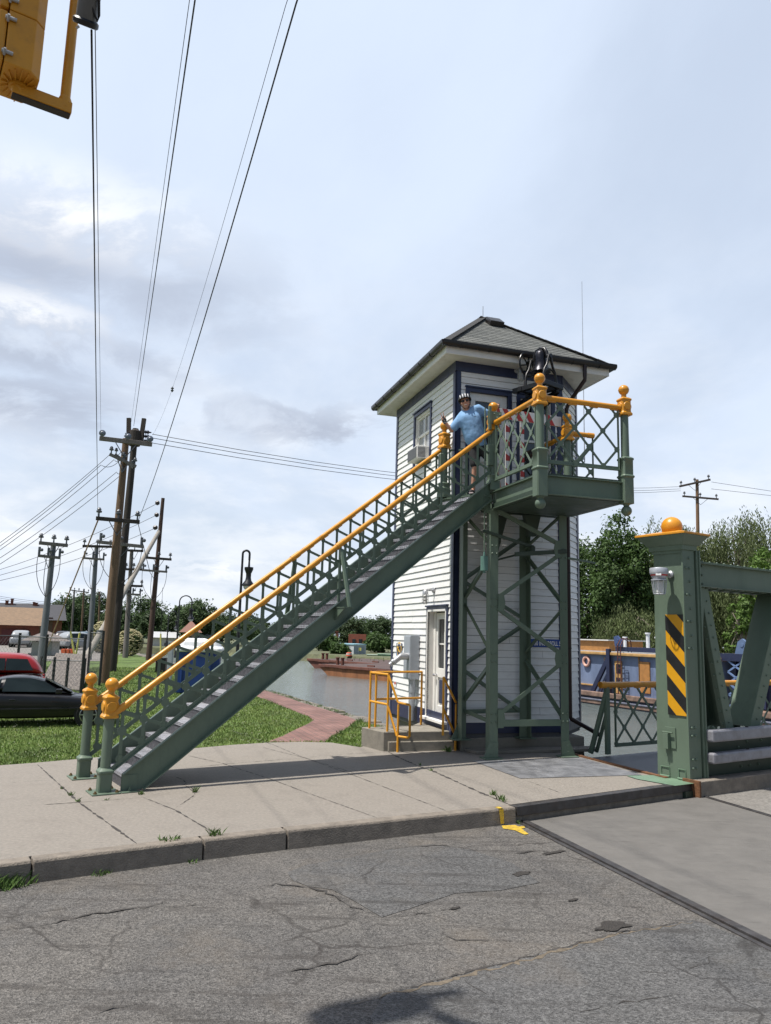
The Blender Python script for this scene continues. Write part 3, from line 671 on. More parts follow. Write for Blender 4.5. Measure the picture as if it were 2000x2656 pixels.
# ---- platform tower
FZ=4.757
A=AX.copy(); B,_=I(A,-ty,1401,1200); B.z=0; C,_=I(B,tx,1622,1190); C.z=0
E,_=I(C,ty,1472,1150); E.z=0; E=C+ty*((E-C).dot(ty))
Fp=NB+u*6.30; Fp.z=0
bc=G(1173,1909,0.26); bc.z=0                             # front left corner of the house
wf=2.38                                                 # front width up to the chamfer
tw=thing('steel_tower','riveted green steel tower with cross bracing carrying the railed platform beside the white house','tower',A+tx*.8)
# platform
Bo=B; 
def at(p,z): return Vector((p.x,p.y,z))
face_l=bc+tx*-0.06-ty*0.06; face_r=bc+tx*2.0-ty*0.06
outl=[A-tx*.02-ty*.02,B-tx*.02-ty*.02,C+tx*.02-ty*.02,E+tx*.02,E+tx*.02+ty*.86,face_l+tx*.03,Fp+ty*.1,Fp]
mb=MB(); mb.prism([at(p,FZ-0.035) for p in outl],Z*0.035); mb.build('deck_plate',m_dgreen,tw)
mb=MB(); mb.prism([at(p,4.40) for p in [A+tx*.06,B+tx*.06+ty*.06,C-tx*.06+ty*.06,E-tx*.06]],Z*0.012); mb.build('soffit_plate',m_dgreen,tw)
def fascia(a,b2,n,h0=4.40,h1=FZ-0.035,name='fascia_beam'):
    mb=MB(); d=(b2-a).normalized(); L=(b2-a).length
    mb.box(at((a+b2)/2,(h0+h1)/2)-n*0.01,(L,0.012,h1-h0),d,n,Z)
    mb.box(at((a+b2)/2,h0+.006)+n*0.03,(L,0.09,0.012),d,n,Z); mb.box(at((a+b2)/2,h1-.006)+n*0.02,(L,0.07,0.012),d,n,Z)
    return mb.build(name,m_green,tw,bev=0.002)
fascia(A-ty*.06,B+ty*.09,-tx); fascia(B+tx*.09,C-tx*.09,-ty); fascia(C+ty*.09,E,tx)
fascia(E,A,ty); fascia(Fp,A+ty*.06,(-u).normalized(),4.42)
mb=MB()
for f in (.2,.45,.7,.92):
    p=A+(B-A)*f
for k in range(3):
    p=A+(E-A)*(k/2.0)
    mb.box(at(p+ty*-0.9,4.45),(0.09,1.7,0.1),tx,ty,Z)
mb.box(at((A+E)/2+ty*.43,4.50),((E-A).length,0.09,.14),tx,ty,Z)
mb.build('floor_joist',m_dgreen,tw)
# splice plate with bolts where the stringer meets the corner
mb=MB(); p=NA+u*6.40; mb.box(at(p,4.50)-w*0.055,(0.16,0.014,0.36),u,w,Z); sp=mb.build('splice_plate',m_green,tw,bev=.003)
mb=MB()
for i in (-1,1):
    for j in range(4): mb.ball(at(p,4.38+j*.085)-w*.064+u*i*.045,.018,8,5)
mb.build('rivet',m_green,sp)
def newel_top(p,cap,drop=True,X=tx,fullb=True):
    mb=MB(); hw=0.098
    if drop:
        mb.lathe(p,[(hw,4.36),(hw,4.80),(hw*1.16,4.815),(hw*1.16,4.835),(hw*.98,4.85),(hw*.98,5.10),(hw*1.1,5.115),(hw*1.1,5.14),(.074,5.165)],sq=True,X=X)
    else:
        mb.lathe(p,[(hw*1.05,FZ),(hw*1.05,FZ+.18),(hw*.86,FZ+.20),(hw*.86,FZ+.26),(hw*.95,FZ+.275),(.08,FZ+.30)],sq=True,X=X)
    mb.lathe(p,[(.070,5.0),(.066,cap+.01)],24)
    o=mb.build('newel_post',m_green,tw,bev=.005,smooth=True)
    if drop:
        mb=MB(); mb.lathe(at(p,4.30),[(.05,0),(.045,.03),(.07,.065)],16); mb.ball(at(p,4.245),.088,20,12); mb.build('pendant_ball',m_green,o,smooth=True)
    newel_cap(p,cap,tw,X,1.05)
CAPZ=5.893
newel_top(B,CAPZ); newel_top(C,CAPZ); newel_top(E,CAPZ,False); newel_top(A,5.90,False); newel_top(Fp+u*.03,5.745,False,X=u)
# bracket plates on the splice newels
mb=MB(); p=A
mb.box(at(p,6.12)-tx*0.02-ty*0.10,(0.28,0.014,0.24),tx,ty,Z); mb.bar(at(p-tx*.12-ty*.11,6.33),at(p-tx*.12-ty*.11,5.88),0.045,0.05,tx)
sp=mb.build('bracket_plate',m_green,tw,bev=.003)
mb=MB()
for i in (-.03,.09):
    for j in (6.06,6.19): mb.ball(at(p,j)-ty*.11+tx*i,.017,8,5)
mb.ball(at(p,6.125)-ty*.11+tx*.03,.017,8,5)
mb.build('rivet',m_green,sp)
for p in (A-tx*.07-ty*.02,Fp-u*.03): mb=MB(); mb.box(at(p,5.42),(0.10,0.13,0.40),tx,ty,Z); mb.build('rail_socket',m_green,tw,bev=.004)
# hanging counterweight rod beside the corner
cp=A-tx*.20-ty*.07; zcw=U(A,1257,1482).z
mb=MB(); mb.tube([at(cp,6.3),at(cp,zcw+.2)],0.013,10); rod=mb.build('weight_rod',m_green,tw,smooth=True)
mb=MB(); mb.lathe(at(cp,zcw),[(.068,0),(.068,.26)],24); mb.lathe(at(cp,zcw-.04),[(.025,0),(.025,.04)],10); mb.lathe(at(cp,zcw+.26),[(.02,0),(.016,.08)],10); mb.build('counterweight',mat('teal_paint',(0.10,0.20,0.17),0.5),tw,smooth=True)
# diagonal lattice panel of flat bars between two newels
def lattice(a,b2,z0,z1,n,pit,parent,name='railing_panel',m=m_green,ends=True,bar=0.04):
    """criss-cross of flats in the upright plane a-b2, clipped to the frame"""
    d=(b2-a); L=d.length; d.normalize(); mb=MB(); hgt=z1-z0
    slope=1.12
    def P(x,z): return a+d*x+Z*z
    mb.bar(P(0,z0),P(L,z0),0.05,0.016,Z); mb.bar(P(0,z0+.03),P(L,z0+.03),0.012,0.06,Z)
    if ends:
        for x in (0.02,L-.02): mb.bar(P(x,z0),P(x,z1+.03),0.045,0.012,d)
    m0=z0+.05; dx=(z1-m0)/slope; nodes_=set()
    k=-int(dx/pit)-2
    while k*pit<L+dx+pit:
        for sgn in (1,-1):
            x0=k*pit if sgn==1 else k*pit
            # line x = x0 + sgn*(z-m0)/slope
            zs=[m0,z1]; pts=[]
            for zq in zs: pts.append((x0+sgn*(zq-m0)/slope,zq))
            (xa,za),(xb,zb)=pts
            t0,t1=0.0,1.0; dxx=xb-xa
            lo,hi=0.02,L-.02
            if abs(dxx)<1e-9: continue
            ta,tb=(lo-xa)/dxx,(hi-xa)/dxx
            if ta>tb: ta,tb=tb,ta
            t0=max(t0,ta); t1=min(t1,tb)
            if t1-t0<0.03: continue
            p=P(xa+dxx*t0,za+(zb-za)*t0); q=P(xa+dxx*t1,za+(zb-za)*t1)
            mb.bar(p+n*0.006*sgn,q+n*0.006*sgn,0.009,bar,d)
        k+=1
    # gusset roundels at crossings
    rows=int(round((z1-m0)/slope/pit*2))
    h=pit*slope/2
    for i in range(0,rows+1):
        zq=m0+i*h
        if zq>z1+.01: break
        x=((i%2)*pit/2)
        while x<L:
            if x>=0.0: mb.lathe(P(min(max(x,.03),L-.03),zq)-n*0.012,[(.048,0),(.048,.024)],10,axis=n)
            x+=pit
    return mb.build(name,m,parent,bev=0.0015)
RZ=6.03
def railing(a,b2,n,z0=4.93,z1=5.97,parent=None,pit=None,name='railing_panel'):
    L=(b2-a).length
    return lattice(a,b2,z0,z1,n,pit or L/3.0,parent)
d=(B-A).normalized(); railing(A+d*.11,B-d*.11,-tx,4.93,5.98,tw,(B-A).length/3.9)
d=(C-B).normalized(); railing(B+d*.11,C-d*.11,-ty,4.93,5.98,tw,(C-B).length/3.0)
def rail(a,b2,za,zb,parent,name='handrail',r=.047,m=m_orange):
    mb=MB(); mb.tube([at(a,za),at(b2,zb)],r,16); d=(at(b2,zb)-at(a,za)); L=d.length; d.normalize()
    for s in (0.0,L-.13): mb.tube([at(a,za)+d*s,at(a,za)+d*(s+.13)],r*1.14,16)
    k=.22
    while k<L-.1:
        mb.box(at(a,za)+d*k-Z*r,(0.15,0.034,0.03),d,Z.cross(d).normalized(),Z); k+=.4
    return mb.build(name,m,parent,smooth=True)
rail(A,B,RZ,RZ,tw); rail(B,C,RZ,RZ,tw)
# far side: rail from the rear newel back to the house, and its stub on the canal side
Gn=E+ty*.80
rail(E,Gn,6.0,6.0,tw); rail(E,E+tx*.58,6.05,6.05,tw)
railing(E+ty*.08,Gn,-tx,4.93,5.95,tw,.5); 
railing(E+tx*.08,E+tx*.58,-ty,4.80,5.98,tw,.42)
# small post on the near landing by the corner of the house, plain bar rail
mb=MB(); a=Fp+tx*.14+ty*.0; b2=bc-ty*.16+tx*.30
mb.bar(at(a,5.72),at(b2,5.72),0.03,0.03,Z)
for i in range(5): p=a.lerp(b2,i/4); mb.bar(at(p,4.76),at(p,5.75),0.05,0.02,tx)
mb.build('bar_railing',m_green,tw)
# legs: built of angles, cross braced
LX=1.42; LY=1.22
legs=[A+tx*0.03,A+tx*(LX+.03),A+tx*0.03+ty*LY-ty*.02,A+tx*(LX*.99)+ty*(LY-.02)]
lb=[0.0,0.0,0.22,0.22]
_q=G(1197,1914,.22); legs[2]=at(G(1198,1915,.22),0); legs[3]=at(G(1358,1912,.22),0)
for i in (2,3):
    while (legs[i]-bc).dot(ty)>-.17: legs[i]=legs[i]*.996
for i,(p,z0) in enumerate(zip(legs,lb)):
    mb=MB(); sx=1 if i%2==0 else -1; sy=1 if i<2 else -1
    t_=.16
    mb.box(at(p,(z0+4.40)/2)+tx*0,(t_,0.014,4.40-z0),tx,ty,Z)
    mb.box(at(p,(z0+4.40)/2)+tx*(-sx*(t_/2-.007))+ty*sy*(t_/2),(0.014,t_,4.40-z0),tx,ty,Z)
    lg=mb.build('leg',m_green,tw,bev=.003)
    mb=MB(); mb.box(at(p,z0+.01)-tx*sx*.04,(0.34,.26,.02),tx,ty,Z)
    q=at(p,z0+.02)-ty*sy*.012
    mb.prism([q+tx*sx*t_*.5,q-tx*sx*(t_*.5+.12),q-tx*sx*(t_*.5)+Z*.26,q+tx*sx*t_*.5+Z*.26],-ty*sy*.012)
    mb.build('foot',m_green,lg,bev=.002)
    mb=MB()
    for z in ([.09,.2,.62,.76,1.66,1.8,2.64,2.78,3.6,3.74] if i<2 else [.7,1.7,2.7]):
        for dx in (-.045,.045): mb.ball(at(p,z0*0+z)+tx*dx-ty*sy*.014,.017,8,5)
    mb.build('rivet',m_green,lg)
def brace(p,q,n,wd=.075,t=.012):
    mb=MB(); mb.bar(p+n*.012,q+n*.012,t,wd,(q-p).cross(n)); 
    mb.bar(p+n*.012-Z*wd*.45-n*.025,q+n*.012-Z*wd*.45-n*.025,.05,t,(q-p).cross(n))
    return mb.build('brace',m_green,tw,bev=.002)
def gus(p,n,d):
    mb=MB(); mb.prism([p+Z*.16-d*.02,p+Z*.16+d*.09,p+d*.12,p-Z*.16+d*.09,p-Z*.16-d*.02],n*.012); return mb.build('gusset_plate',m_green,tw)
lv=[0.70,1.72,2.70,3.68]
def zig(pa,pb,n,seq):
    for (ia,za),(ib,zb) in seq:
        a=pa if ia==0 else pb; b3=pa if ib==0 else pb
        dd=(b3-a).normalized(); brace(at(a,za)+dd*.06,at(b3,zb)-dd*.06,n)
d=(legs[1]-legs[0]).normalized()
zig(legs[0],legs[1],-ty,[((0,.72),(1,1.66)),((1,1.82),(0,2.62)),((0,2.80),(1,3.66)),((1,3.84),(0,4.40))])
for z in (1.74,3.75): gus(at(legs[1]-d*.09,z)-ty*.02,-ty,-d)
for z in (.68,2.71): gus(at(legs[0]+d*.09,z)-ty*.02,-ty,d)
mb=MB(); mb.bar(at(legs[0]+d*.1,.60)-ty*.02,at(legs[1]-d*.1,.60)-ty*.02,.012,.11,Z); mb.bar(at(legs[0]+d*.1,.65)+ty*.02,at(legs[1]-d*.1,.65)+ty*.02,.07,.012,Z); mb.build('tie_bar',m_green,tw)
dl=(legs[2]-legs[0]).normalized()
zig(legs[0],legs[2],-tx,[((1,.95),(0,1.65)),((0,1.8),(1,2.7)),((1,2.85),(0,3.6)),((0,.62),(1,.75)),((0,3.75),(1,4.38))])
zig(legs[1],legs[3],tx,[((0,.72),(1,1.7)),((1,1.85),(0,2.62)),((0,2.8),(1,3.7)),((1,3.85),(0,4.4))])
zig(legs[2],legs[3],ty,[((0,.72),(1,.74)),((0,1.45),(1,.72)),((0,1.6),(1,2.3)),((1,2.5),(0,3.1)),((0,3.2),(1,4.0))])
# lever gear under the platform
mb=MB(); mb.bar(at(A-ty*.14-tx*.25,3.98),at(A+tx*.95+ty*.25,3.80),.06,.05,Z); mb.bar(at(A+tx*.5+ty*.1,3.62),at(A+tx*1.5-ty*.03,3.72),.05,.08,Z)
mb.tube([at(A+tx*.9+ty*.2,3.72),at(A+tx*.25+ty*.35,3.52)],.02,8); mb.lathe(at(A+tx*.92+ty*.2,3.66),[(.05,0),(.05,.14)],12)
mb.prism([at(A+tx*.25+ty*.5,4.4),at(A+tx*.55+ty*.5,4.4),at(A+tx*.3+ty*.5,3.5),at(A+tx*.2+ty*.5,3.5)],tx*.02+ty*.06)
mb.prism([at(A+tx*.75+ty*.2,4.4),at(A+tx*1.1+ty*.2,4.4),at(A+tx*1.0+ty*.2,4.0),at(A+tx*.85+ty*.2,4.0)],ty*.1)
mb.build('lever_gear',m_dgreen,tw,bev=.004)
mb=MB(); mb.bar(at(legs[1],3.60)+tx*.1,at(legs[1],3.55)+tx*.75+ty*.1,.03,.035,Z); mb.build('signal_arm',m_green,tw)

# ---- concrete plinth and stoop
m_plinth=mat('plinth_concrete',(0.22,0.20,0.17),0.9,var=0.22,scale=3,bump=0.5,bscale=40,dirt=(0.11,0.10,0.085),dirts=3,dirta=0.6)
pl0=G(1195,1948); 
pls=[pl0,pl0+tx*2.62,pl0+tx*2.62+ty*.5,pl0+tx*2.5+ty*3.6,pl0+ty*3.6]
mb=MB(); mb.prism([at(p,-2.2) for p in pls],Z*2.422); setting(mb.build('plinth',m_plinth,bev=.02))
mb=MB(); q=pl0+tx*.12-ty*.42; mb.prism([at(p,0) for p in [q,q+tx*2.55,q+tx*2.65+ty*.36,pl0+tx*.05-ty*.02]],Z*.055); setting(mb.build('plinth_step',m_plinth,bev=.01))
s0=G(938,1946); s1=G(1008,1950); 
stp=thing('concrete_steps','two-step concrete stoop at the foot of the white house under the yellow pipe rails','steps',at(s1,0))
sl=s1; sr=G(1183,1946)
dS=tx; stoop_w=(sr-sl).dot(tx)
STZ=0.34
mb=MB()
mb.prism([at(p,-.1) for p in [sl,sl+tx*stoop_w,sl+tx*stoop_w+ty*.36,sl+ty*.36]],Z*.272)
mb.build('step',m_conc2,stp,bev=.012)
q=at(G(995.5,1898.7,STZ),0); q2=at(G(938,1886,STZ),0); Wl=(sl+tx*stoop_w-q).dot(tx)
mb=MB(); mb.prism([at(p,-.1) for p in [q,q+tx*Wl,q+tx*Wl+ty*1.7,q2+tx*1.1+ty*.2,q2]],Z*(STZ+.1))
mb.build('landing',m_conc2,stp,bev=.012)

# yellow pipe rails
m_yel=mat('yellow_rail_paint',(0.66,0.30,0.02),0.4,var=0.08,scale=4,dirt=(0.4,0.17,0.02),dirts=4,dirta=.4)
def piperail(name,label,pts):
    t=thing(name,label,'railing',pts[0][0]); 
    for nm,chain in pts: pass
    return t
RP=at(G(1031,1951),0)
def pr_set(t,p0,pt):
    """sloping pair of rails with a returned loop: p0 = foot of the front post, pt = rear post on the landing"""
    r=.0215; d=(p0-pt); d.z=0; d.normalize()
    mb=MB(); mb.tube([at(p0,0),at(p0,.84)],r,12); mb.build('post',m_yel,t,smooth=True)
    mb=MB(); mb.tube([at(pt,STZ-.01),at(pt,1.36)],r,12); mb.build('post',m_yel,t,smooth=True)
    mb=MB(); lo=p0+d*.25
    mb.tube([at(pt,1.35),at(p0-d*.02,.89),at(p0,.87),at(lo-d*.02,.85),at(lo,.82),at(lo,.30),at(lo-d*.03,.27),at(p0,.275),at(p0-d*.03,.29),at(pt,.80)],r,12)
    mb.build('rail',m_yel,t,smooth=True)
    return pt
RPa=at(G(1031,1951),0); RPb=at(G(1181,1947),0)
ra=thing('pipe_railing','yellow pipe railing around the left side of the concrete stoop','railing',RPa)
pt=pr_set(ra,RPa,at(G(1004.5,1897.5,STZ),0))
r=.0215
gl=pt-tx*.62+ty*.05
gl=at(G(958,1889,STZ),0); gb=at(G(973,1886,STZ),0); gr=at(G(1092,1880,STZ),0)
mb=MB()
mb.tube([at(gl,STZ),at(gl,1.40)],r,12); mb.tube([at(gb,STZ),at(gb,1.38)],r,12); mb.tube([at(gr,STZ),at(gr,1.38)],r,12); mb.build('post',m_yel,ra,smooth=True)
mb=MB(); mb.tube([at(pt,1.36),at(gl,1.37),at(gb,1.37),at(gr,1.37)],r,12); mb.tube([at(pt,.82),at(gl,.84)],r,12); mb.tube([at(gb,.86),at(gr,.86)],r,12); mb.build('rail',m_yel,ra,smooth=True)
rb=thing('pipe_railing','short yellow pipe railing between the stoop steps and the green tower leg','railing',RPb); pr_set(rb,RPb,at(G(1149,1894,.42),0))
# ---- the house
m_white=mat('white_clapboard',(0.77,0.77,0.765),0.55,var=0.04,scale=3,bump=0.12,bscale=30,stretch=(1,1,6),dirt=(0.52,0.51,0.50),dirts=3.5,dirta=0.45)
m_wtrim=mat('white_trim',(0.74,0.73,0.70),0.5,var=0.05,scale=4,dirt=(0.5,0.48,0.44),dirts=3,dirta=.4)
m_navy=mat('navy_trim',(0.022,0.030,0.075),0.4,var=0.12,scale=4)
m_black=mat('black_iron',(0.012,0.012,0.014),0.35,0.2,var=0.2,scale=6,bump=0.08)
m_gutter=mat('dark_gutter',(0.024,0.021,0.020),0.35,0.3,var=0.2,scale=3)
def glass(name,col=(0.02,0.025,0.03),rough=0.05):
    m=mat(name,col,rough,var=0.15,scale=1.5,spec=0.9); t,b=nodes(m)
    for lk in list(b.inputs['Roughness'].links): t.links.remove(lk)
    b.inputs['Roughness'].default_value=rough; return m
m_glass=glass('window_glass')
m_glass2=glass('curtained_glass',(0.30,0.31,0.32),.15)
m_grey=mat('grey_metal_paint',(0.33,0.36,0.40),0.45,0.1,var=0.08,scale=4)
m_galv=mat('galvanised',(0.42,0.43,0.45),0.42,0.6,var=0.15,scale=8)
WL=3.70; ZB=0.30; ZT=7.56; CH=1.22; chd=azv(72.6-45); chn=azv(72.6+45)
cr_=bc+tx*wf; ce=cr_+chd*CH; wb_=ce.copy()
hs=thing('clapboard_house','tall narrow white clapboard house with navy trim and hipped grey shingle roof','building',bc+tx*1.5+ty*1.8)
def siding(o,d,n,L,z0,z1,opens,expo=0.135,name='wall',rnd=random.Random(5)):
    mb=MB(); z=z0
    def P(x,zz,k): return at(o,zz)+d*x+n*k
    while z<z1-.01:
        zt_=min(z+expo,z1); segs=[(0,L)]
        for a,b2,c,e in opens:
            if c<(z+zt_)/2<e:
                ns=[]
                for s,t_ in segs:
                    if b2<=s or a>=t_: ns.append((s,t_))
                    else:
                        if a>s: ns.append((s,a))
                        if b2<t_: ns.append((b2,t_))
                segs=ns
        cut=[]
        for s,t_ in segs:
            j_=s+rnd.uniform(.5,3.4)
            if j_<t_-.3: cut+=[(s,j_-.002),(j_+.002,t_)]
            else: cut.append((s,t_))
        for s,t_ in cut:
            w1,w2=rnd.uniform(-.003,.003),rnd.uniform(-.003,.003)
            mb.face([P(s,z+w1,.024),P(t_,z+w2,.024),P(t_,zt_-.006,.006),P(s,zt_-.006,.006)])
            mb.face([P(s,z+w1,.024),P(s,z+w1,-.003),P(t_,z+w2,-.003),P(t_,z+w2,.024)])
        z+=expo
    return mb.build(name,m_white,hs)
def LX_(px_,py): return I(bc,ty,px_,py)            # on the left face
def FX_(px_,py): return I(bc,tx,px_,py)
def lf(px_,py): p,s=LX_(px_,py); return s,p.z
def ff(px_,py): p,s=FX_(px_,py); return s,p.z
# openings, measured on the photograph
dx0,_=lf(1164,1720); dx1,_=lf(1108,1720); _,dzt=lf(1135,1573); dz0=0.44
wx0,_=lf(1121.5,1120); wx1,_=lf(1076,1120); _,wzt=lf(1100,1060); _,wz0=lf(1100,1205)
ux0,_=ff(1206,1100); ux1,_=ff(1326,1100); _,uzt=ff(1266,1012); uz0=FZ
vx0,_=ff(1338.5,1100); vx1,_=ff(1438,1100); _,vzt=ff(1345,1023); vz0=5.15
opL=[(dx0,dx1,dz0,dzt),(wx0,wx1,wz0,wzt)]
opF=[(ux0,ux1,uz0,uzt),(vx0,vx1,vz0,vzt)]
siding(bc,ty,-tx,WL,.62,7.36,opL); siding(bc,tx,-ty,wf,.50,7.36,opF); siding(cr_,chd,chn,CH,.50,7.36,[])
# core behind the boards; its dark colour stands in for shade in the lap gaps
mb=MB()
ins=.03
def wallcore(o,d,n,L,z0,z1,opens):
    xs=sorted({0,L,*[v for q in opens for v in q[:2]]}); zs=sorted({z0,z1,*[v for q in opens for v in q[2:]]})
    for a,b2 in zip(xs[:-1],xs[1:]):
        for c,e in zip(zs[:-1],zs[1:]):
            if any(q[0]<=(a+b2)/2<=q[1] and q[2]<=(c+e)/2<=q[3] for q in opens): continue
            mb.box(at(o,(c+e)/2)+d*(a+b2)/2-n*.05,(b2-a,.09,e-c),d,n,Z)
wallcore(bc,ty,-tx,WL,.22,ZT,opL); wallcore(bc,tx,-ty,wf,.22,ZT,opF); wallcore(cr_,chd,chn,CH,.22,ZT,[])
wallcore(bc+ty*WL,tx,ty,wf+CH*.7,.22,ZT,[]); wallcore(ce,ty,tx,WL-CH*.7,.22,ZT,[])
mb.build('inner_wall',mat('wall_sheathing',(0.10,0.10,0.105),.9),hs)
mb=MB(); mb.prism([at(p,2.9) for p in (bc+tx*.2+ty*.2,bc+tx*wf+ty*.2,bc+tx*wf+ty*WL*.9,bc+tx*.2+ty*WL*.9)],Z*.1); mb.build('inner_floor',MATS['wall_sheathing'],hs)
# trim
def trim(name,boxes,m=m_navy):
    mb=MB()
    for bx in boxes: mb.box(*bx)
    return mb.build(name,m,hs,bev=.004)
cb=.125
def vboard(o,d,n,x,wd,z0,z1,pr=.034): return (at(o,(z0+z1)/2)+d*x+n*(pr/2-.004),(wd,pr+.008,z1-z0),d,n,Z)
def hboard(o,d,n,x0,x1,z,ht,pr=.034): return (at(o,z)+d*(x0+x1)/2+n*(pr/2-.004),(x1-x0,pr+.008,ht),d,n,Z)
for o,d,n,L in ((bc,ty,-tx,WL),(bc,tx,-ty,wf),(cr_,chd,chn,CH)):
    a=.0
    
    if d is not chd: trim('corner_board',[vboard(o,d,n,cb/2-.034,cb,ZB-.02,7.34)])
    trim('corner_board',[vboard(o,d,n,L-cb/2+ (0.0),cb,ZB-.02,7.34)])
    trim('frieze_board',[hboard(o,d,n,-.03,L+.02,7.45,.20,.030)])
    trim('skirt_board',[hboard(o,d,n,cb,L-cb,(.30+(.62 if d is ty else .50))/2,(.62 if d is ty else .50)-.30,.028)])
# lower door on the left face
def casing(o,d,n,x0,x1,z0,z1,wd,name='door_frame',bottom=False,m=m_navy,pr=.04):
    bx=[vboard(o,d,n,x0+wd/2,wd,z0,z1-wd,pr),vboard(o,d,n,x1-wd/2,wd,z0,z1-wd,pr),hboard(o,d,n,x0,x1,z1-wd/2,wd,pr),hboard(o,d,n,x0-.015,x1+.015,z1+.014,.03,pr+.03)]
    if bottom: bx.append(hboard(o,d,n,x0-.02,x1+.02,z0+.02,.05,pr+.03))
    return trim(name,bx,m)
cw_=.10
casing(bc,ty,-tx,dx0,dx1,dz0,dzt,cw_)
ix0,ix1,izt=dx0+cw_,dx1-cw_,dzt-cw_
rc=.14
mb=MB()
n=-tx
for x in (ix0-.02,ix1+.02): mb.box(at(bc,(dz0+izt)/2)+ty*x+tx*(rc/2-.02),(.04,rc+.06,izt-dz0),ty,tx,Z)
mb.box(at(bc,izt+.02)+ty*(ix0+ix1)/2+tx*(rc/2-.02),(ix1-ix0,rc+.06,.04),ty,tx,Z)
# stop / jamb seen on the hinge side
mb.box(at(bc,(dz0+izt)/2)+ty*(ix1-.05)+tx*(rc-.03),(.10,.03,izt-dz0),ty,tx,Z)
mb.build('door_jamb',m_wtrim,hs)
dr0,dr1=ix0,ix1-.10; dw=dr1-dr0
door=None
mb=MB(); st_=.11; zl=dz0+.06; zh=izt-.02; zm=zl+.86
def DP(x,z,k=0): return at(bc,z)+ty*(dr0+x)+tx*(rc+k)
def dbox(mb,xa,xb,za,zb_,k=0,t=.045): mb.box(DP((xa+xb)/2,(za+zb_)/2,k),(xb-xa,t,zb_-za),ty,tx,Z)
for xa,xb in ((0,st_),(dw-st_,dw)): dbox(mb,xa,xb,zl,zh)
for za,zb_ in ((zl,zl+.22),(zm-.09,zm+.09),(zh-.13,zh)): dbox(mb,st_,dw-st_,za,zb_)
dbox(mb,st_,dw-st_,zl+.2,zm-.08,.012,.02)
mb2=mb
door=mb.build('door',m_wtrim,hs,bev=.004)
mb=MB(); dbox(mb,st_+.05,dw-st_-.05,zl+.27,zm-.14,-.004,.02); mb.build('door_panel',m_navy,door)
mb=MB(); dbox(mb,st_,dw-st_,zm+.09,zh-.13,.01,.008); mb.build('door_pane',m_glass,door)
mb=MB(); dbox(mb,dw/2-.014,dw/2+.014,zm+.09,zh-.13,-.005,.03); dbox(mb,st_,dw-st_,zm+.09+(zh-.22-zm)*.48,zm+.118+(zh-.22-zm)*.48,-.004,.028); mb.build('glazing_bar',m_wtrim,door)
mb=MB(); mb.lathe(DP(dw-.055,zm-.05,-.02),[(.03,0),(.03,.012),(.012,.014),(.012,.045),(.03,.05),(.032,.07),(.02,.085)],14,axis=-tx); mb.build('door_knob',mat('chrome',(.7,.7,.72),.12,1.0),door,smooth=True)
mb=MB(); mb.box(at(bc,dz0+.025)+ty*(dx0+dx1)/2-tx*.03,(dx1-dx0+.04,.22,.05),ty,tx,Z); mb.build('door_sill',m_wtrim,hs,bev=.004)
# window unit helper
def window(o,d,n,x0,x1,z0,z1,bars,glassm,lift=0.0):
    casing(o,d,n,x0,x1,z0,z1,.085,'window_frame',True)
    a,b2,c,e=x0+.085,x1-.085,z0+.05,z1-.085
    mb=MB(); r_=.05
    def P(x,z,k=0): return at(o,z)+d*x-n*(r_+k)
    def bx(mb,xa,xb,za,zb_,k=0,t=.04): mb.box(P((xa+xb)/2,(za+zb_)/2,k),(xb-xa,t,zb_-za),d,n,Z)
    for xa,xb in ((a-.02,a+.03),(b2-.03,b2+.02)): bx(mb,xa,xb,c-.03,e+.02,-.02,.07)
    bx(mb,a,b2,e-.04,e+.02,-.02,.07); bx(mb,a-.02,b2+.02,c-.03,c+.02,-.03,.09)
    mid=(c+e)/2+lift
    bx(mb,a+.03,b2-.03,mid-.025,mid+.025,0); bx(mb,a+.03,a+.07,c,e,.005,.035); bx(mb,b2-.07,b2-.03,c,e,.005,.035); bx(mb,a+.03,b2-.03,e-.085,e-.04,.004,.036)
    for k in range(1,bars): xx=a+(b2-a)*k/bars; bx(mb,xx-.012,xx+.012,c+.02,e-.04,.004,.03)
    sash=mb.build('window_sash',m_wtrim,hs,bev=.003)
    mb=MB(); bx(mb,a+.03,b2-.03,c,e,.022,.006); mb.build('window_pane',glassm,sash)
    return a,b2,c,e,mid
wa,wb2,wc,we,wmid=window(bc,ty,-tx,wx0,wx1,wz0,wzt,2,m_glass2,.10)
window(bc,tx,-ty,vx0,vx1,vz0,vzt,1,m_glass)
# upper door on the front
casing(bc,tx,-ty,ux0,ux1,uz0,uzt,.085)
ua,ub,uze=ux0+.085,ux1-.085,uzt-.085
mb=MB()
def UP(x,z,k=0): return at(bc,z)+tx*x+ty*(.05+k)
def ubox(mb,xa,xb,za,zb_,k=0,t=.045): mb.box(UP((xa+xb)/2,(za+zb_)/2,k),(xb-xa,t,zb_-za),tx,ty,Z)
for xa,xb in ((ua,ua+.15),(ub-.15,ub)): ubox(mb,xa,xb,uz0,uze)
for za,zb_ in ((uz0,uz0+.25),(uz0+.78,uz0+.95),(uze-.16,uze)): ubox(mb,ua+.15,ub-.15,za,zb_)
ubox(mb,ua+.15,ub-.15,uz0+.2,uz0+.8,.012,.02)
dd=mb.build('door',m_wtrim,hs,bev=.004)
mb=MB(); ubox(mb,ua+.15,ub-.15,uz0+.95,uze-.16,.012,.008); mb.build('door_pane',m_glass,dd)
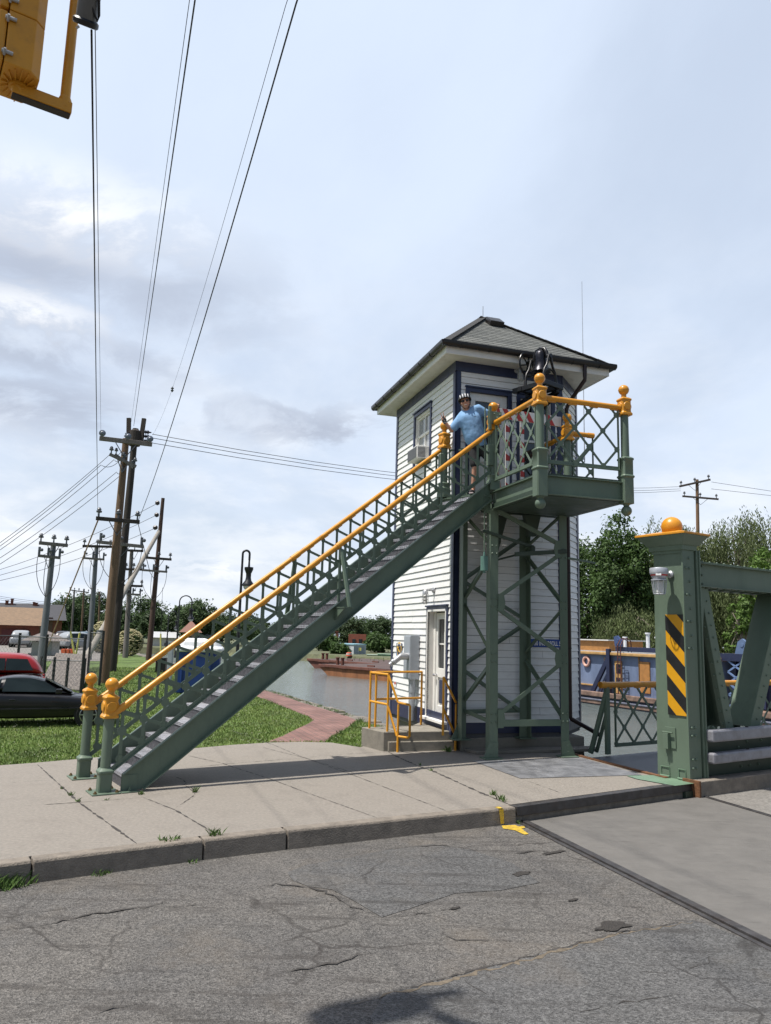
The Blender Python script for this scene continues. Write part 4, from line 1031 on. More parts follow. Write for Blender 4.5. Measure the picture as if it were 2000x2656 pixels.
# eaves and roof
OV=.36; OB=.13
ec=bc-tx*OV-ty*OV; RW,RL=3.62,4.55
corner=[ec,ec+tx*RW,ec+tx*RW+ty*RL,ec+ty*RL]
mb=MB(); mb.prism([at(p,7.55) for p in corner],Z*.02)
mb.build('soffit',mat('soffit_white',(0.62,0.61,0.57),.6,var=.06,scale=5,dirt=(.33,.31,.27),dirts=4,dirta=.5),hs)
mb=MB()
for i in range(4):
    a,b2=corner[i],corner[(i+1)%4]; d=(b2-a).normalized(); n=Vector((d.y,-d.x,0))
    mb.box(at((a+b2)/2,7.65)+n*.012,((b2-a).length+.05,.024,.22),d,n,Z)
mb.build('fascia_board',m_wtrim,hs,bev=.003)
# half-round gutter with hangers
for i in range(4):
    a,b2=corner[i],corner[(i+1)%4]; d=(b2-a).normalized(); n=Vector((d.y,-d.x,0)); mb=MB()
    a2,b3=a-d*.13+n*.09,b2+d*.13+n*.09; prof=[]
    for k in range(9): th=PI*k/8; prof.append((math.cos(th)*.066,-math.sin(th)*.075))
    prof=[(.066,.035)]+prof+[(-.066,.035)]
    for (x1,z1),(x2,z2) in zip(prof[:-1],prof[1:]):
        mb.face([at(a2,7.735+z1)-n*x1,at(b3,7.735+z1)-n*x1,at(b3,7.735+z2)-n*x2,at(a2,7.735+z2)-n*x2])
    for e_ in (a2,b3): mb.face([at(e_,7.735+z)-n*x for x,z in prof])
    g=mb.build('gutter',m_gutter,hs,smooth=True)
    if i in (0,3):
        mb=MB(); L=(b2-a).length; k=.25
        while k<L: 
            mb.tube([at(a+d*k+n*(.09-math.cos(PI*j/8)*-.07),7.735-math.sin(PI*j/8)*.079) for j in range(9)],.006,5); k+=.62
        mb.build('gutter_hanger',m_black,g)
pk=ec+tx*RW/2+ty*RL/2; PZ=9.46
def shingle(name,c1,c2):
    m=mat(name,c1,0.9,var=0.1,scale=8); t,b=nodes(m); n=t.nodes.new; l=t.links.new
    uv=n('ShaderNodeUVMap'); bt=n('ShaderNodeTexBrick'); l(uv.outputs[0],bt.inputs[0]); bt.inputs['Scale'].default_value=1; bt.inputs['Brick Width'].default_value=.33; bt.inputs['Row Height'].default_value=.135; bt.inputs['Mortar Size'].default_value=.006
    bt.inputs['Color1'].default_value=(*c1,1); bt.inputs['Color2'].default_value=(*c2,1); bt.inputs['Mortar'].default_value=(.03,.03,.03,1)
    nz=n('ShaderNodeTexNoise'); nz.inputs['Scale'].default_value=120; co=n('ShaderNodeTexCoord'); l(co.outputs['Object'],nz.inputs[0])
    mr=n('ShaderNodeMapRange'); mr.inputs[1].default_value=.3; mr.inputs[2].default_value=.7; mr.inputs[3].default_value=.7; mr.inputs[4].default_value=1.3; l(nz.outputs[0],mr.inputs[0])
    s=n('ShaderNodeVectorMath'); s.operation='SCALE'; l(bt.outputs[0],s.inputs[0]); l(mr.outputs[0],s.inputs[3]); l(s.outputs[0],b.inputs['Base Color']); return m
m_sh=shingle('roof_shingle',(.150,.155,.145),(.088,.094,.090))
def hip(corner,pk,z0,PZ,rows,m,parent,name='roof',thick=.009):
    mb=MB()
    for i in range(4):
        a,b2=at(corner[i],z0),at(corner[(i+1)%4],z0); p=at(pk,PZ); d=(b2-a).normalized(); n=d.cross(p-a).normalized()
        if n.z<0: n=-n
        slope=(p-(a+b2)/2).length; half=(b2-a).length/2
        for r_ in range(rows):
            f0,f1=r_/rows,(r_+1)/rows
            q=[a.lerp(p,f0)+n*thick,b2.lerp(p,f0)+n*thick,b2.lerp(p,f1)+n*.002,a.lerp(p,f1)+n*.002]
            y0,y1=f0*slope,f1*slope
            # one course per brick row
            rr=.135
            uvq=[(-half*(1-f0),r_*rr+.004),(half*(1-f0),r_*rr+.004),(half*(1-f1),(r_+1)*rr-.004),(-half*(1-f1),(r_+1)*rr-.004)]
            mb.face(q,uvq); mb.face([q[0],q[1],b2.lerp(p,f0),a.lerp(p,f0)],[(0,r_*rr+.05)]*4)
    return mb.build(name,m,parent,recalc=False)
rf=hip([ec-tx*.07-ty*.07,ec+tx*(RW+.07)-ty*.07,ec+tx*(RW+.07)+ty*(RL+.07),ec-tx*.07+ty*(RL+.07)],pk,7.74,PZ,19,m_sh,hs)
mb=MB()
for c in corner:
    c2=at(c+(c-pk).normalized()*.09,7.755); p=at(pk,PZ); L=(p-c2).length; d=(p-c2).normalized(); k=0
    while k<L-.1: mb.bar(c2+d*k+Z*.012,c2+d*min(k+.30,L)+Z*.024,.20,.012,Z); k+=.19
mb.build('hip_cap',m_sh,rf)
fr=(at((corner[0]+corner[1])/2,7.74)).lerp(at(pk,PZ),.80); dn=(at(pk,PZ)-at((corner[0]+corner[1])/2,7.74)).normalized(); fn=tx.cross(dn)
if fn.z<0: fn=-fn
mb=MB(); vp=I(bc+ty*1.45,tx,1307,857)[0]; 
mb.prism([fr-tx*.10+dn*.17+fn*.01,fr+tx*.24+dn*.17+fn*.01,fr+tx*.24-dn*.15+fn*.01,fr-tx*.10-dn*.15+fn*.01],fn*.13); mb.build('roof_vent',m_gutter,rf,bev=.01)
mb=MB(); mb.tube([at(pk,PZ-.05),at(pk,PZ+.30)],.009,6); mb.build('lightning_rod',m_galv,rf)
# downspout
dcorner=cr_+chn*.07+chd*.12
gp=ec+tx*(OV+wf+.28)-ty*.09
mb=MB(); mb.tube([at(gp,7.70),at(gp,7.45),at(gp,7.36),at(gp.lerp(dcorner,.85),6.98),at(dcorner,6.86),at(dcorner,6.7),at(dcorner,.62),at(dcorner+tx*.02,.55),at(dcorner+tx*.62-ty*.1,.235)],.043,12)
ds=mb.build('downspout',mat('brown_downspout',(.028,.016,.016),.4,.2),hs,smooth=True)
mb=MB()
for z in (1.9,3.4,6.2): mb.lathe(at(dcorner,z),[(.05,0),(.05,.03)],12)
mb.build('pipe_strap',m_black,ds)

# ---- things fixed to or around the house
def cage_lamp(name,label,p,n,m=m_galv):
    """bulkhead lamp hanging from a short arm"""
    t=thing(name,label,'lamp',p)
    mb=MB(); mb.lathe(p,[(.055,0),(.055,.03),(.025,.04)],14,axis=n); a=p+n*.04
    mb.tube([a,a+n*.12,a+n*.15+Z*-.02],.022,10); mb.lathe(a+n*.15+Z*-.09,[(.06,0),(.055,.06),(.03,.09)],16); mb.build('bracket',m,t,smooth=True)
    c=a+n*.15; mb=MB(); mb.lathe(c+Z*-.27,[(.02,0),(.045,.03),(.048,.17)],14); mb.build('globe',mat('lamp_glass',(.55,.55,.52),.15,var=.05,spec=.8),t,smooth=True)
    mb=MB()
    for k in range(6):
        d=Vector((math.cos(k*PI/3),math.sin(k*PI/3),0)); mb.tube([c+d*.062+Z*-.09,c+d*.062+Z*-.25,c+d*.03+Z*-.29],.005,5)
    for z in (-.12,-.19,-.25): mb.tube([c+Vector((math.cos(j*PI/8),math.sin(j*PI/8),0))*.062+Z*z for j in range(17)],.005,5)
    mb.build('guard_cage',m,t)
    return t
p,_=LX_(1128.5,1531); cage_lamp('wall_lamp','caged bulkhead lamp on the white clapboards above the lower side door',p-tx*.02,-tx)
p,_=FX_(1338+.0,963); cage_lamp('wall_lamp','caged bulkhead lamp high on the shaded front wall beside the black bell',p-ty*.02,-ty)
# air conditioner
zac=wmid-.02
ac=thing('air_conditioner','white window air conditioner sticking out under the raised sash of the side window','air conditioner',at(bc,wc)+ty*(wa+wb2)/2)
mb=MB(); cx=(wa+wb2)/2; AW=(wb2-wa)*.66; cx+=.03; mb.box(at(bc,wc+.185)+ty*cx-tx*.10,(AW,.28,.28),ty,tx,Z); mb.build('case',m_wtrim,ac,bev=.012)
mb=MB(); mb.box(at(bc,wc+.185)+ty*cx-tx*.242,(AW-.05,.006,.24),ty,tx,Z)
for k in range(11): mb.box(at(bc,wc+.075+k*.021)+ty*cx-tx*.247,(AW-.07,.006,.012),ty,tx,Z)
mb.build('coil_grille',mat('dark_grille',(.16,.165,.18),.6),ac)
mb=MB()
for k in range(8): mb.box(at(bc,wc+.08+k*.028)+ty*(cx-AW/2-.003)-tx*.14,(.006,.17,.014),ty,tx,Z)
mb.build('side_louvre',MATS['dark_grille'],ac)
# electric disconnect and conduit
bp_,_=LX_(1091,1700); bs=(bp_-bc).dot(ty); 
_,bzt=lf(1080,1648); _,bz0=lf(1080,1761)
el=thing('electrical_cabinet','tall grey electrical cabinet with an angled plug outlet beside the lower door','cabinet',at(bc,bz0)+ty*(bs+.2)-tx*.1)
mb=MB(); mb.box(at(bc,(bzt+bz0)/2)+ty*(bs+.21)-tx*.125,(.42,.20,bzt-bz0),ty,tx,Z); mb.build('case',m_grey,el,bev=.008)
mb=MB(); mb.box(at(bc,(bzt+bz0)/2)+ty*(bs+.21)-tx*.232,(.39,.012,bzt-bz0-.05),ty,tx,Z); mb.build('door',m_grey,el,bev=.005)
oc=at(bc,bz0+(bzt-bz0)*.52)+ty*(bs+.12)-tx*.23
mb=MB(); mb.lathe(oc,[(.075,0),(.075,.16),(.07,.18)],18,axis=-tx); q=oc-tx*.16; dd_=(-tx*.75-Z*.62+ty*.2).normalized(); mb.lathe(q-dd_*.03,[(.06,0),(.06,.2),(.07,.21),(.07,.25),(.05,.27),(.05,.33)],18,axis=dd_); mb.build('plug_outlet',m_galv,el,smooth=True)
mb=MB(); cpz=at(bc,0)+ty*(bs+.13)-tx*.13
mb.lathe(at(cpz,.33),[(.068,0),(.068,.82)],18); mb.lathe(at(cpz,.9),[(.075,0),(.075,.18)],18); mb.lathe(at(cpz,1.15),[(.06,0),(.06,bz0-1.15-.05)],16); mb.lathe(at(cpz,bz0-.1),[(.07,0),(.085,.1)],16); mb.build('conduit',m_grey,el,smooth=True)
# signs
def text(body,size,o,d,n,m,parent,name='lettering',align='LEFT',ext=.002,sx=1.0):
    cu=bpy.data.curves.new('txt','FONT'); cu.body=body; cu.size=size; cu.align_x=align; cu.extrude=ext; cu.offset=size*.018; cu.space_character=1.0
    to=bpy.data.objects.new('txt',cu); COL.objects.link(to)
    dg=bpy.context.evaluated_depsgraph_get(); me=bpy.data.meshes.new_from_object(to.evaluated_get(dg)); bpy.data.objects.remove(to)
    off=Vector((0,0,0)); p=parent
    while p: off+=p.location; p=p.parent
    up=Z
    for v in me.vertices: c=v.co.copy(); v.co=Vector(o)+d*c.x*sx+up*c.y+n*c.z-off
    ob=bpy.data.objects.new(name,me); COL.objects.link(ob); me.materials.append(m); ob.parent=parent; return ob
sx0,sz1=ff(1373,1657); sx1,_=ff(1464,1660); _,sz0=ff(1376,1678)
sg=thing('address_sign','blue street address sign in white letters on the clapboards behind the tower legs','sign',at(bc,sz0)+tx*sx0)
m_blue=mat('sign_blue',(.012,.055,.28),.35,var=.05); m_letter=mat('sign_white',(.8,.8,.8),.4,var=.02)
mb=MB(); mb.box(at(bc,(sz0+sz1)/2)+tx*(sx0+sx1)/2-ty*.032,(sx1-sx0,.008,sz1-sz0),tx,ty,Z); mb.build('plate',m_blue,sg,bev=.003)
hgt=(sz1-sz0); text('130 INGERSOLL ST',hgt*.80,at(bc,sz0+hgt*.22)+tx*(sx0+.045)-ty*.039,tx,-ty,m_letter,sg,sx=.66)
p1,_=LX_(1032,1668); p2,_=LX_(1046,1702); xs=sorted(((p1-bc).dot(ty),(p2-bc).dot(ty)))
sg=thing('notice_sign','small upright blue notice with round yellow emblem left of the grey cabinet','sign',at(bc,p2.z)+ty*xs[0])
xm=(xs[0]+xs[1])/2; zc_=(p1.z+p2.z)/2; hw_=(xs[1]-xs[0]); hh=(p1.z-p2.z)
mb=MB(); mb.box(at(bc,zc_+hh*.22)+ty*xm-tx*.03,(hw_,.006,hh*.56),ty,tx,Z); mb.build('plate',m_navy,sg)
mb=MB(); mb.box(at(bc,zc_-hh*.28)+ty*xm-tx*.03,(hw_,.006,hh*.44),ty,tx,Z); mb.build('plate',mat('notice_blue',(.02,.16,.42),.4),sg)
mb=MB(); mb.lathe(at(bc,zc_)+ty*xm-tx*.032,[(hw_*.42,0),(hw_*.42,.004)],20,axis=-tx); mb.build('emblem_disc',mat('emblem_yellow',(.7,.42,.03),.4),sg)
mb=MB(); mb.lathe(at(bc,zc_)+ty*xm-tx*.036,[(hw_*.32,0),(hw_*.32,.003)],20,axis=-tx); mb.build('emblem_field',m_navy,sg)
mb=MB(); q=at(bc,zc_)+ty*xm-tx*.041; mb.bar(q-ty*hw_*.15-Z*.06,q+ty*hw_*.15+Z*.06,.003,.03,tx); mb.bar(q+ty*hw_*.15-Z*.03,q-ty*hw_*.1+Z*.08,.003,.03,tx); mb.build('emblem_mark',MATS['emblem_yellow'],sg)
mb=MB()
for k,f in enumerate((.43,.35)): mb.box(at(bc,zc_+hh*f)+ty*xm-tx*.035,(hw_*.7,.003,.018),ty,tx,Z)
mb.build('heading_line',m_letter,sg)
p1,_=LX_(1028,1774); 
sg=thing('warning_label','small white warning label low on the wall under the grey cabinet','label',p1)
mb=MB(); mb.box(p1-tx*.028,(.16,.004,.14),ty,tx,Z); mb.build('plate',m_letter,sg)
mb=MB(); mb.box(p1-tx*.031+Z*.02,(.11,.003,.05),ty,tx,Z); mb.build('red_band',mat('label_red',(.5,.06,.04),.5),sg)
# bell
ap,_=I(bc-ty*.95,tx,1425.5,923); 
bl=thing('bronze_bell','big black iron bell with a rope wheel hung in an A-frame yoke above the platform','bell',at(ap,ap.z-.7))
ax0=ap.copy(); fz=ap.z-.62
ba=azv(-40); bx_=azv(50); ap2=ax0+ba*.44; bcen=(ax0+ap2)/2
def aframe(p,name='stand'):
    mb=MB(); pts=[]
    for sgn in (-1,1):
        mb.tube([p+Z*.0+bx_*.02*sgn,p+bx_*.055*sgn-Z*.10,p+bx_*.09*sgn-Z*.20,p+bx_*.16*sgn-Z*.30,p+bx_*.19*sgn-Z*.40,p+bx_*.20*sgn-Z*.55],[.03,.028,.024,.024,.026,.032],10)
    mb.tube([p+bx_*-.15-Z*.33,p+bx_*-.08-Z*.285,p+bx_*0-Z*.27,p+bx_*.08-Z*.285,p+bx_*.15-Z*.33],.02,8)
    mb.lathe(p-ba*.04,[(.045,0),(.045,.08)],14,axis=ba)
    return mb.build(name,m_black,bl,smooth=True)
aframe(ax0); aframe(ap2)
mb=MB(); mb.tube([ax0-Z*.0,ax0+ba*.06+Z*.0,ax0+ba*.07+Z*.10,ax0+ba*.12+Z*.18,bcen+Z*.21,ap2-ba*.12+Z*.18,ap2-ba*.07+Z*.10,ap2-ba*.06,ap2],.035,10); mb.build('yoke',m_black,bl,smooth=True)
mb=MB(); top=bcen+Z*.19
mb.lathe(top-Z*.47,[(.195,.0),(.190,.012),(.170,.05),(.142,.13),(.126,.22),(.118,.32),(.108,.38),(.08,.43),(.04,.455),(.03,.47)],32); mb.lathe(top-Z*.465,[(.178,-.002),(.06,.35)],24); mb.build('bell_body',mat('bell_metal',(.03,.03,.036),.28,.8,var=.25,scale=8,bump=.1),bl,smooth=True)
mb=MB(); mb.tube([top-Z*.3,top-Z*.5],.018,8); mb.ball(top-Z*.5,.04,12,8); mb.build('clapper',m_black,bl,smooth=True)
wc_=ap2+ba*.10; mb=MB()
mb.tube([wc_+bx_*math.cos(a_)*.25-Z*.04+Z*(math.sin(a_)*.25) for a_ in [2*PI*k/28 for k in range(29)]],.019,8,cap=False)
for k in range(3): a_=PI*k/3+.3; mb.tube([wc_-bx_*math.cos(a_)*.24-Z*(math.sin(a_)*.24+.04),wc_+bx_*math.cos(a_)*.24+Z*(math.sin(a_)*.24-.04)],.014,8)
mb.tube([ap2,wc_+ba*.03],.03,10); mb.build('rope_wheel',m_black,bl,smooth=True)
mb=MB(); bz=ap.z-.60
for sgn in (-1,1): mb.bar(at(ax0,bz)+bx_*.20*sgn-ba*.08,at(ap2,bz)+bx_*.20*sgn+ba*.30,.085,.10,Z)
for p in (ax0-ba*.06,ap2+ba*.10): mb.bar(at(p,bz-.0)-bx_*.26,at(p,bz-.0)+bx_*.30,.085,.095,Z)
mb.build('base_frame',m_black,bl,bev=.008)
mb=MB()
for sgn in (-1,1):
    q=at(bc,bz-.28)+tx*((ax0-bc).dot(tx)+.16*sgn)
    mb.prism([q-ty*.03+Z*.22,q-ty*.03-Z*.14,q-ty*.95+Z*.22,q-ty*.95+Z*.14+Z*.02],tx*.05)
mb.build('wall_bracket',m_black,bl,bev=.006)
# striped barrier between the two platform newels
m_red=mat('barrier_red',(.42,.035,.03),.45,var=.1); m_bw=mat('barrier_white',(.70,.69,.67),.45,var=.05)
zb1=I(A,tx,1400,1066)[0].z; zb2=I(A,tx,1400,1092)[0].z
a=A+tx*.08+ty*.13; b2=E-tx*.06+ty*.13
br=thing('striped_barrier','red and white striped barricade closing the front of the raised platform','barrier',at((a+b2)/2,FZ))
d=(b2-a).normalized(); L=(b2-a).length; hb_=zb1-zb2
mb=MB(); mb.box(at((a+b2)/2,(zb1+zb2)/2),(L,.026,hb_),d,ty,Z); bd=mb.build('board',m_bw,br,bev=.003)
k=.05; i=0
while k<L-.12:
    q=at(a,zb2)+d*k-ty*.0145; mb=MB(); mb.prism([q,q+d*.11,q+d*.11-d*hb_*.6+Z*hb_,q-d*hb_*.6+Z*hb_] if k>hb_*.6 else [q,q+d*.11,q+d*.05+Z*hb_,q+Z*hb_],-ty*.002); mb.build('stripe',m_red,bd); k+=.235
for kx in (.30,.62,.95):
    q=at(a+d*kx,0)+ty*.03; mb=MB(); mb.box(at(q,(FZ+zb2)/2+.03),(.085,.02,zb2-FZ+.12),d,ty,Z); lg=mb.build('upright',m_bw,br,bev=.002)
    z=FZ+.08
    while z<zb2-.12:
        mb=MB(); e=at(q,z)-ty*.0125-d*.0425; mb.prism([e,e+d*.085+Z*-.04*0,e+d*.085+Z*.09,e+Z*.14],-ty*.002); mb.build('stripe',m_red,lg); z+=.28
# whip antenna
wp=I(bc+ty*3.2,tx,1512,905)[0]
an=thing('whip_antenna','thin tall whip antenna standing behind the right end of the shingle roof','antenna',at(wp,7.3))
mb=MB(); tp=U(wp,1512,730); mb.tube([at(wp,6.6),at(wp,8.4),Vector((wp.x,wp.y,tp.z))],[.014,.010,.006],6); mb.build('whip',m_galv,an)
mb=MB(); mb.bar(at(wp,6.7),at(wp-tx*.35,6.7),.05,.05,Z); mb.build('bracket',m_galv,an)
# ================================================================== THE BRIDGE
pc=G(1789,2029); pl_=w*.52; pu=u*.40                        # corner of the end post and its two sides
ctr=pc+pl_/2+pu/2
bgd=thing('bridge_truss','riveted green end post and truss of the lift bridge with big orange ball','bridge',ctr)
def PB(a,b_,z): return at(pc+w*a+u*b_,z)
mb=MB()
mb.prism([PB(0,0,0),PB(.54,0,0),PB(.54,.27,0),PB(0,.27,0)],Z*.01)
zt_=3.56
mb.raw([PB(0,0,0),PB(.57,0,0),PB(.57,.22,0),PB(0,.22,0),PB(.0,0.0,zt_),PB(.53,0.0,zt_),PB(.53,.22,zt_),PB(.0,.22,zt_)],[(0,1,5,4),(1,2,6,5),(2,3,7,6),(3,0,4,7)])
# flanges of the built-up post on the road side
mb.box(PB(-.012,.13,zt_/2),(.30,.03,zt_),u,w,Z)
mb.box(PB(.10,.33,zt_/2),(.05,.30,zt_),u,w,Z); mb.box(PB(-.01,.37,zt_/2),(.03,.12,zt_),u,w,Z); mb.box(PB(.27,.26,zt_/2),(.06,.5,zt_),u,w,Z)
post=mb.build('end_post',m_green,bgd,bev=.004)
mb=MB()
for z in [.20,.33,.68,.80,2.0,2.2,2.42,2.62,2.84,3.05,3.26,3.42]:
    for k in ((.05,.14) if z<1 or int(z*10)%4<2 else (.14,)): mb.ball(PB(-.03,k,z),.022,10,6)
mb.build('rivet',m_green,post)['kind']='stuff'
mb=MB(); mc=PB(.265,.14,0)
def sqring(mb,z0,e0,z1,e1):
    def R4(e,z): return [PB(-e,-e,z),PB(.53+e,-e,z),PB(.53+e,.27+e,z),PB(-e,.27+e,z)]
    a,b_=R4(e0,z0),R4(e1,z1); mb.raw(a+b_,[(i,(i+1)%4,4+(i+1)%4,4+i) for i in range(4)])
for z0,e0,z1,e1 in ((3.50,.02,3.54,.02),(3.54,.02,3.55,.05),(3.55,.05,3.62,.055),(3.62,.055,3.63,.075),(3.63,.075,3.78,.19)): sqring(mb,z0,e0,z1,e1)
mb.face([PB(.0,0,3.50),PB(.53,0,3.50),PB(.53,.27,3.50),PB(0,.27,3.50)]); 
mb.build('capital',m_green,bgd,bev=.004)
mb=MB(); e=.205
def R4(e,z): return [PB(-e,-e,z),PB(.53+e,-e,z),PB(.53+e,.27+e,z),PB(-e,.27+e,z)]
a=R4(.205,3.783); b_=R4(.205,3.815); c_=R4(-.08,3.88); mb.raw(a+b_+c_,[(3,2,1,0)]+[(i,(i+1)%4,4+(i+1)%4,4+i) for i in range(4)]+[(4+i,4+(i+1)%4,8+(i+1)%4,8+i) for i in range(4)]+[(8,9,10,11)])
cp_=mb.build('cap_plate',m_orange,bgd,bev=.004)
bz=U(mc,1750,1367).z
mb=MB(); mb.ball(at(mc,bz),.168,32,18); mb.build('ball_finial',m_orange,cp_,smooth=True)
mb=MB(); mb.lathe(at(mc,3.86),[(.10,0),(.085,bz-3.86-.12)],20); mb.build('ball_neck',m_orange,cp_,smooth=True)
# latch and hinges on the approach side
def PL(a,z,k=0.0): return at(pc+w*a-u*k,z)
la,_=I(pc,w,1738,1925); s_l=(la-pc).dot(w)
mb=MB(); mb.box(PL(s_l-.02,.62,.012),(.19,.012,.32),w,u,Z); mb.box(PL(s_l+.02,.57,.05),(.09,.08,.24),w,u,Z); mb.tube([PL(s_l+.09,.70,.06),PL(s_l-.09,.70,.06)],.013,8); mb.tube([PL(s_l+.03,.45,.05),PL(s_l+.03,.34,.05)],.012,8); mb.build('latch',m_green,post,bev=.004)
for a_,wd in ((.42,.17),(.12,.14)):
    mb=MB(); mb.tube([PL(a_+wd/2,.03,.02),PL(a_-wd/2,.03,.02)],.016,8)
    mb.tube([PL(a_+wd/2-.01,.05,.012),PL(a_+wd/2-.01,.17,.012),PL(a_-wd/2+.01,.17,.012),PL(a_-wd/2+.01,.05,.012)],.007,6); mb.build('hinge',m_green2,post,smooth=True)
# top chord
q0=pc+u*.36+w*.10
tzt=I(q0,u,1820,1460)[0].z; tzb=I(q0,u,1820,1517)[0].z
tz2=I(q0,u,2000,1484)[0].z; zb2_=I(q0,u,2000,1545)[0].z
Lc=9.0; zt_c=(tzt+tz2)/2; zb_c=(tzb+zb2_)/2
mb=MB()
for off_ in (0,.42):
    q=q0+w*off_; mb.box(at(q+u*Lc/2,(zt_c+zb_c)/2),(Lc,.016,zt_c-zb_c),u,w,Z)
    for z in (zt_c-.008,zb_c+.008): mb.box(at(q+u*Lc/2-w*.04*(1 if off_==0 else -1),z),(Lc,.09,.014),u,w,Z)
mb.box(at(q0+w*.21+u*Lc/2,zt_c+.012),(Lc,.56,.014),u,w,Z)
for k in range(28):
    s=.2+k*.32; mb.bar(at(q0+u*s,zb_c-.004),at(q0+w*.42+u*(s+.3),zb_c-.004),.06,.01,Z)
ch=mb.build('top_chord',m_green,bgd,bev=.002)
mb=MB()
for k in range(40): mb.ball(at(q0-w*.05+u*(.25+k*.2),zt_c+.022),.018,8,5); mb.ball(at(q0-w*.05+u*(.25+k*.2),zb_c-.004),.015,6,4)
for a_,b_ in ((.1,.08),(.1,.25),(.1,.40),(.28,.06),(.28,.22),(.28,.38),(.19,.15),(.19,.31)): mb.ball(at(q0-w*.016+u*a_,zb_c+b_*.9),.02,8,5)
mb.build('rivet',m_green,ch)['kind']='stuff'
def member(p,q,name,wd=.22,dp=.40,rv=True):
    """box member: two flange plates and a web"""
    mb=MB(); ax=(q-p).normalized(); nrm=ax.cross(w).normalized()
    for off_ in (0,dp):
        mb.bar(p+w*off_,q+w*off_,.018,wd,nrm)
        for sg_ in (-1,1): mb.bar(p+w*(off_+(.04 if off_==0 else -.04))+nrm*sg_*wd/2,q+w*(off_+(.04 if off_==0 else -.04))+nrm*sg_*wd/2,.09,.014,nrm)
    mb.bar(p+w*dp/2+nrm*wd*.5,q+w*dp/2+nrm*wd*.5,dp,.012,nrm)
    o=mb.build(name,m_green,bgd,bev=.002)
    if rv:
        mb=MB(); L=(q-p).length; k=.2
        while k<L: mb.ball(p+ax*k-w*.012,.018,8,5); mb.ball(p+ax*k+w*.03-nrm*(wd/2+.012),.018,8,5); mb.ball(p+ax*k+w*(dp-.03)-nrm*(wd/2+.012),.018,8,5); k+=.2
        mb.build('rivet',m_green,o)['kind']='stuff'
    return o
d0=I(q0,u,1826,1528)[0]; d1=I(q0,u,1893,1893)[0]
member(d0,d1,'diagonal',.20,.42)
e0_=I(q0,u,1955,1893)[0]; e1_=I(q0,u,2030,1560)[0]; ee=(e1_-e0_)
member(e0_,e0_+ee*1.12,'diagonal',.26,.42)
p_=I(q0,u,1815,1600)[0]
mb=MB(); mb.prism([at(q0+u*.02-w*.02,zb_c),at(q0+u*.34-w*.02,zb_c),at(q0+u*.24-w*.02,zb_c-.72),at(q0+u*.02-w*.02,zb_c-.72)],w*.012); gp_=mb.build('gusset_plate',m_green,bgd)
mb=MB()
for k in range(5): mb.ball(at(q0+u*(.08+.03*(k%2)),zb_c-.12-k*.13)-w*.022,.018,8,5); 
mb.build('rivet',m_green,gp_)
bw=I(pc+u*.35,u,1985,1940)[1]
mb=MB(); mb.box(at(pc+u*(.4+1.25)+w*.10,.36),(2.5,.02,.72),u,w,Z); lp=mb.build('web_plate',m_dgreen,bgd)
mb=MB()
for a_,b_ in ((1.0,.12),(1.25,.12),(1.3,.22),(1.5,.22),(1.5,.12),(1.2,.5),(.95,.42),(1.5,.62),(1.62,.62),(1.62,.5)): mb.ball(at(pc+u*(.5+a_)+w*.086,b_),.022,8,5)
mb.build('rivet',m_green,lp)
for k in range(3):
    s=2.9+3.2*k
    mb=MB(); mb.box(at(pc+u*(s+1.6)+w*.3,.06),(3.1,.6,.12),u,w,Z); mb.build('bottom_chord',m_green,bgd,bev=.004)
mb=MB(); mb.box(at(pc+u*4+w*.05-Z*0,-.35),(8.5,.3,.5),u,w,Z); mb.build('girder',m_dgreen,bgd)
# hazard marker on the post
a0,_=I(pc-u*.02,w,1725,1594); a1,_=I(pc-u*.02,w,1772,1594); b0_,_=I(pc-u*.02,w,1735,1853)
sA=(a0-pc).dot(w); sB=(a1-pc).dot(w); zt1=a0.z; zb1_=b0_.z
hm=thing('hazard_marker','upright black and yellow striped hazard plate on the bridge end post','sign',at(pc+w*(sA+sB)/2-u*.02,zb1_))
m_hy=mat('hazard_yellow',(.60,.29,.006),.4,var=.06); m_hk=mat('hazard_black',(.012,.012,.014),.4)
mb=MB(); mb.box(at(pc+w*(sA+sB)/2-u*.016,(zt1+zb1_)/2),(abs(sA-sB),.006,zt1-zb1_),w,u,Z); pt_=mb.build('plate',m_hy,hm,bev=.003)
Wd=abs(sA-sB); Hd=zt1-zb1_; lo_=min(sA,sB)
def stripe_poly(c0,c1):
    # band between lines y = c - x*slope  (x from far edge to near edge)
    pts=[]; sl_=0.80
    def clip(poly,f):
        out=[]
        for i in range(len(poly)):
            p,q=poly[i],poly[(i+1)%len(poly)]; fp,fq=f(p),f(q)
            if fp>=0: out.append(p)
            if (fp>=0)!=(fq>=0): t=fp/(fp-fq); out.append((p[0]+(q[0]-p[0])*t,p[1]+(q[1]-p[1])*t))
        return out
    poly=[(0,0),(Wd,0),(Wd,Hd),(0,Hd)]
    # x=0 near corner side; stripes fall towards the road
    f1=lambda p:p[1]-(c0+p[0]*1.05); f2=lambda p:(c1+p[0]*1.05)-p[1]
    poly=clip(poly,f1)
    return clip(poly,f2) if poly else []
ph=Hd*.30
for k in range(-2,6):
    c0=Hd*.845-1.05*Wd-ph*k; poly=stripe_poly(c0,c0+ph*.52)
    if len(poly)>=3:
        mb=MB(); mb.prism([at(pc+w*(lo_+x)-u*.0195,zb1_+y) for x,y in poly],-u*.002); mb.build('stripe',m_hk,pt_)
